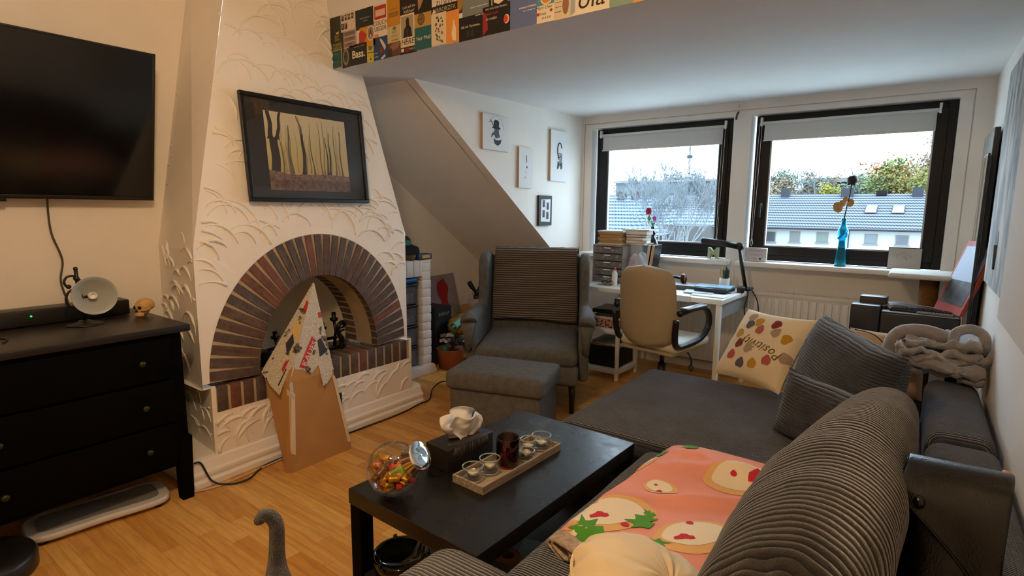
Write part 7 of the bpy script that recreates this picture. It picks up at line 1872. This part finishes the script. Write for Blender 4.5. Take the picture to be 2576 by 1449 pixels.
def leafy(name, lab, x, y, zb, h, rx, rz, leafcols, n, seed, s=.35, grp='trees beyond the roofs', sparse=False):
    t = thing(name, lab, 'tree', (x, y, zb), group=grp)
    g = G(); q = random.Random(seed); tips = []
    branches(g, q, (0, 0, 0), (0, 0, 1), h * .33, .22, 4, .55, 0, tips); g.obj('trunk', M_bark, t)
    g = G(); clumps = [(q.gauss(0, rx * .45), q.gauss(0, rx * .35), h * .62 + q.gauss(0, rz * .42)) for _ in range(26)]
    for i in range(n):
        c = q.choice(clumps); r_ = rx * .25
        p = Vector((c[0] + q.gauss(0, r_), c[1] + q.gauss(0, r_), c[2] + q.gauss(0, r_ * .7)))
        a = Vector((q.uniform(-1, 1), q.uniform(-1, 1), q.uniform(-1, 1))).normalized() * s * q.uniform(.5, 1.3); b = a.orthogonal().normalized() * s * q.uniform(.4, .9)
        g.add([tuple(p - a), tuple(p + b), tuple(p + a), tuple(p - b)], [(0, 1, 2, 3)], min(len(leafcols) - 1, int(abs(c[0] * 7.3 + c[2] * 3.1)) % len(leafcols)))
    g.obj('foliage', [plain('leaf_' + c, c, .8) for c in leafcols], t, fix=False)
leafy('autumn_tree', 'big orange and green autumn tree at the right of the right window', -3.6, 118, -6, 19, 4.6, 4.5, ['5b3e20', '444b28', '4c4b27', '5b4427', '3c462b'], 5200, 1, .30)
leafy('autumn_tree', 'reddish brown autumn tree at the far right window edge', .5, 138, -6, 23.5, 4.2, 5, ['4b3128', '4f4030', '42372b', '4b472b'], 4200, 2, .30)
leafy('autumn_tree', 'small yellow-green tree in the middle of the right window', -12.9, 112, -4, 12.5, 2.0, 2.8, ['5b5928', '53562b'], 1800, 3, .25)
leafy('thin_tree', 'pale green sparse tree behind the dried rose', -10.4, 145, -4, 18.5, 4.2, 3.0, ['4b5544', '444f47'], 1900, 4, .30)
leafy('thin_tree', 'sparse greyish green tree at the left of the right window', -25, 132, -4, 17.0, 3.8, 4.0, ['434b42', '4b4c40', '524638'], 3000, 5, .28)
leafy('thin_tree', 'thin blue-grey tree next to the sparse one in the right window', -20.0, 141, -4, 17.2, 3.0, 3.6, ['424846', '4c4c44', '534838'], 1700, 6, .28)
leafy('thin_tree', 'low brownish tree behind the ridge at the left of the right window', -22.5, 118, -6, 12.5, 4.4, 2.6, ['534737', '4c4e40', '5a4b36'], 2400, 7, .28)
leafy('thin_tree', 'pale greenish tree at the left edge behind the pale block', -94, 205, -5, 21, 7, 5, ['4c554a', '53594b'], 2200, 8, .5)
leafy('thin_tree', 'pale greenish tree behind the roof of the pale block', -91, 224, -5, 22.5, 6.5, 4, ['4c5544', '595a4a'], 2200, 9, .5)
leafy('thin_tree', 'grey twiggy tree behind the pale block near the mast', -67, 190, -5, 23, 8, 5, ['444b4b', '4b4f4e'], 2600, 10, .45)
leafy('thin_tree', 'small green tree at the right end of the pale block', -57, 208, -5, 17, 5, 3, ['445343', '4b5647'], 1500, 12, .5)
g = G(); g.box((-260, 6, -13.2), (200, 300, -13)); struct(g.obj('floor_street', plain('street_ground', 'a4a49e', .9)))

for m_ in set(bpy.data.materials) - _before:      # weathered matt surfaces
    if 'pane' not in m_.name and m_.use_nodes and 'Principled BSDF' in m_.node_tree.nodes:
        m_.node_tree.nodes['Principled BSDF'].inputs['Specular IOR Level'].default_value = .05
        m_.node_tree.nodes['Principled BSDF'].inputs['Roughness'].default_value = 1.0
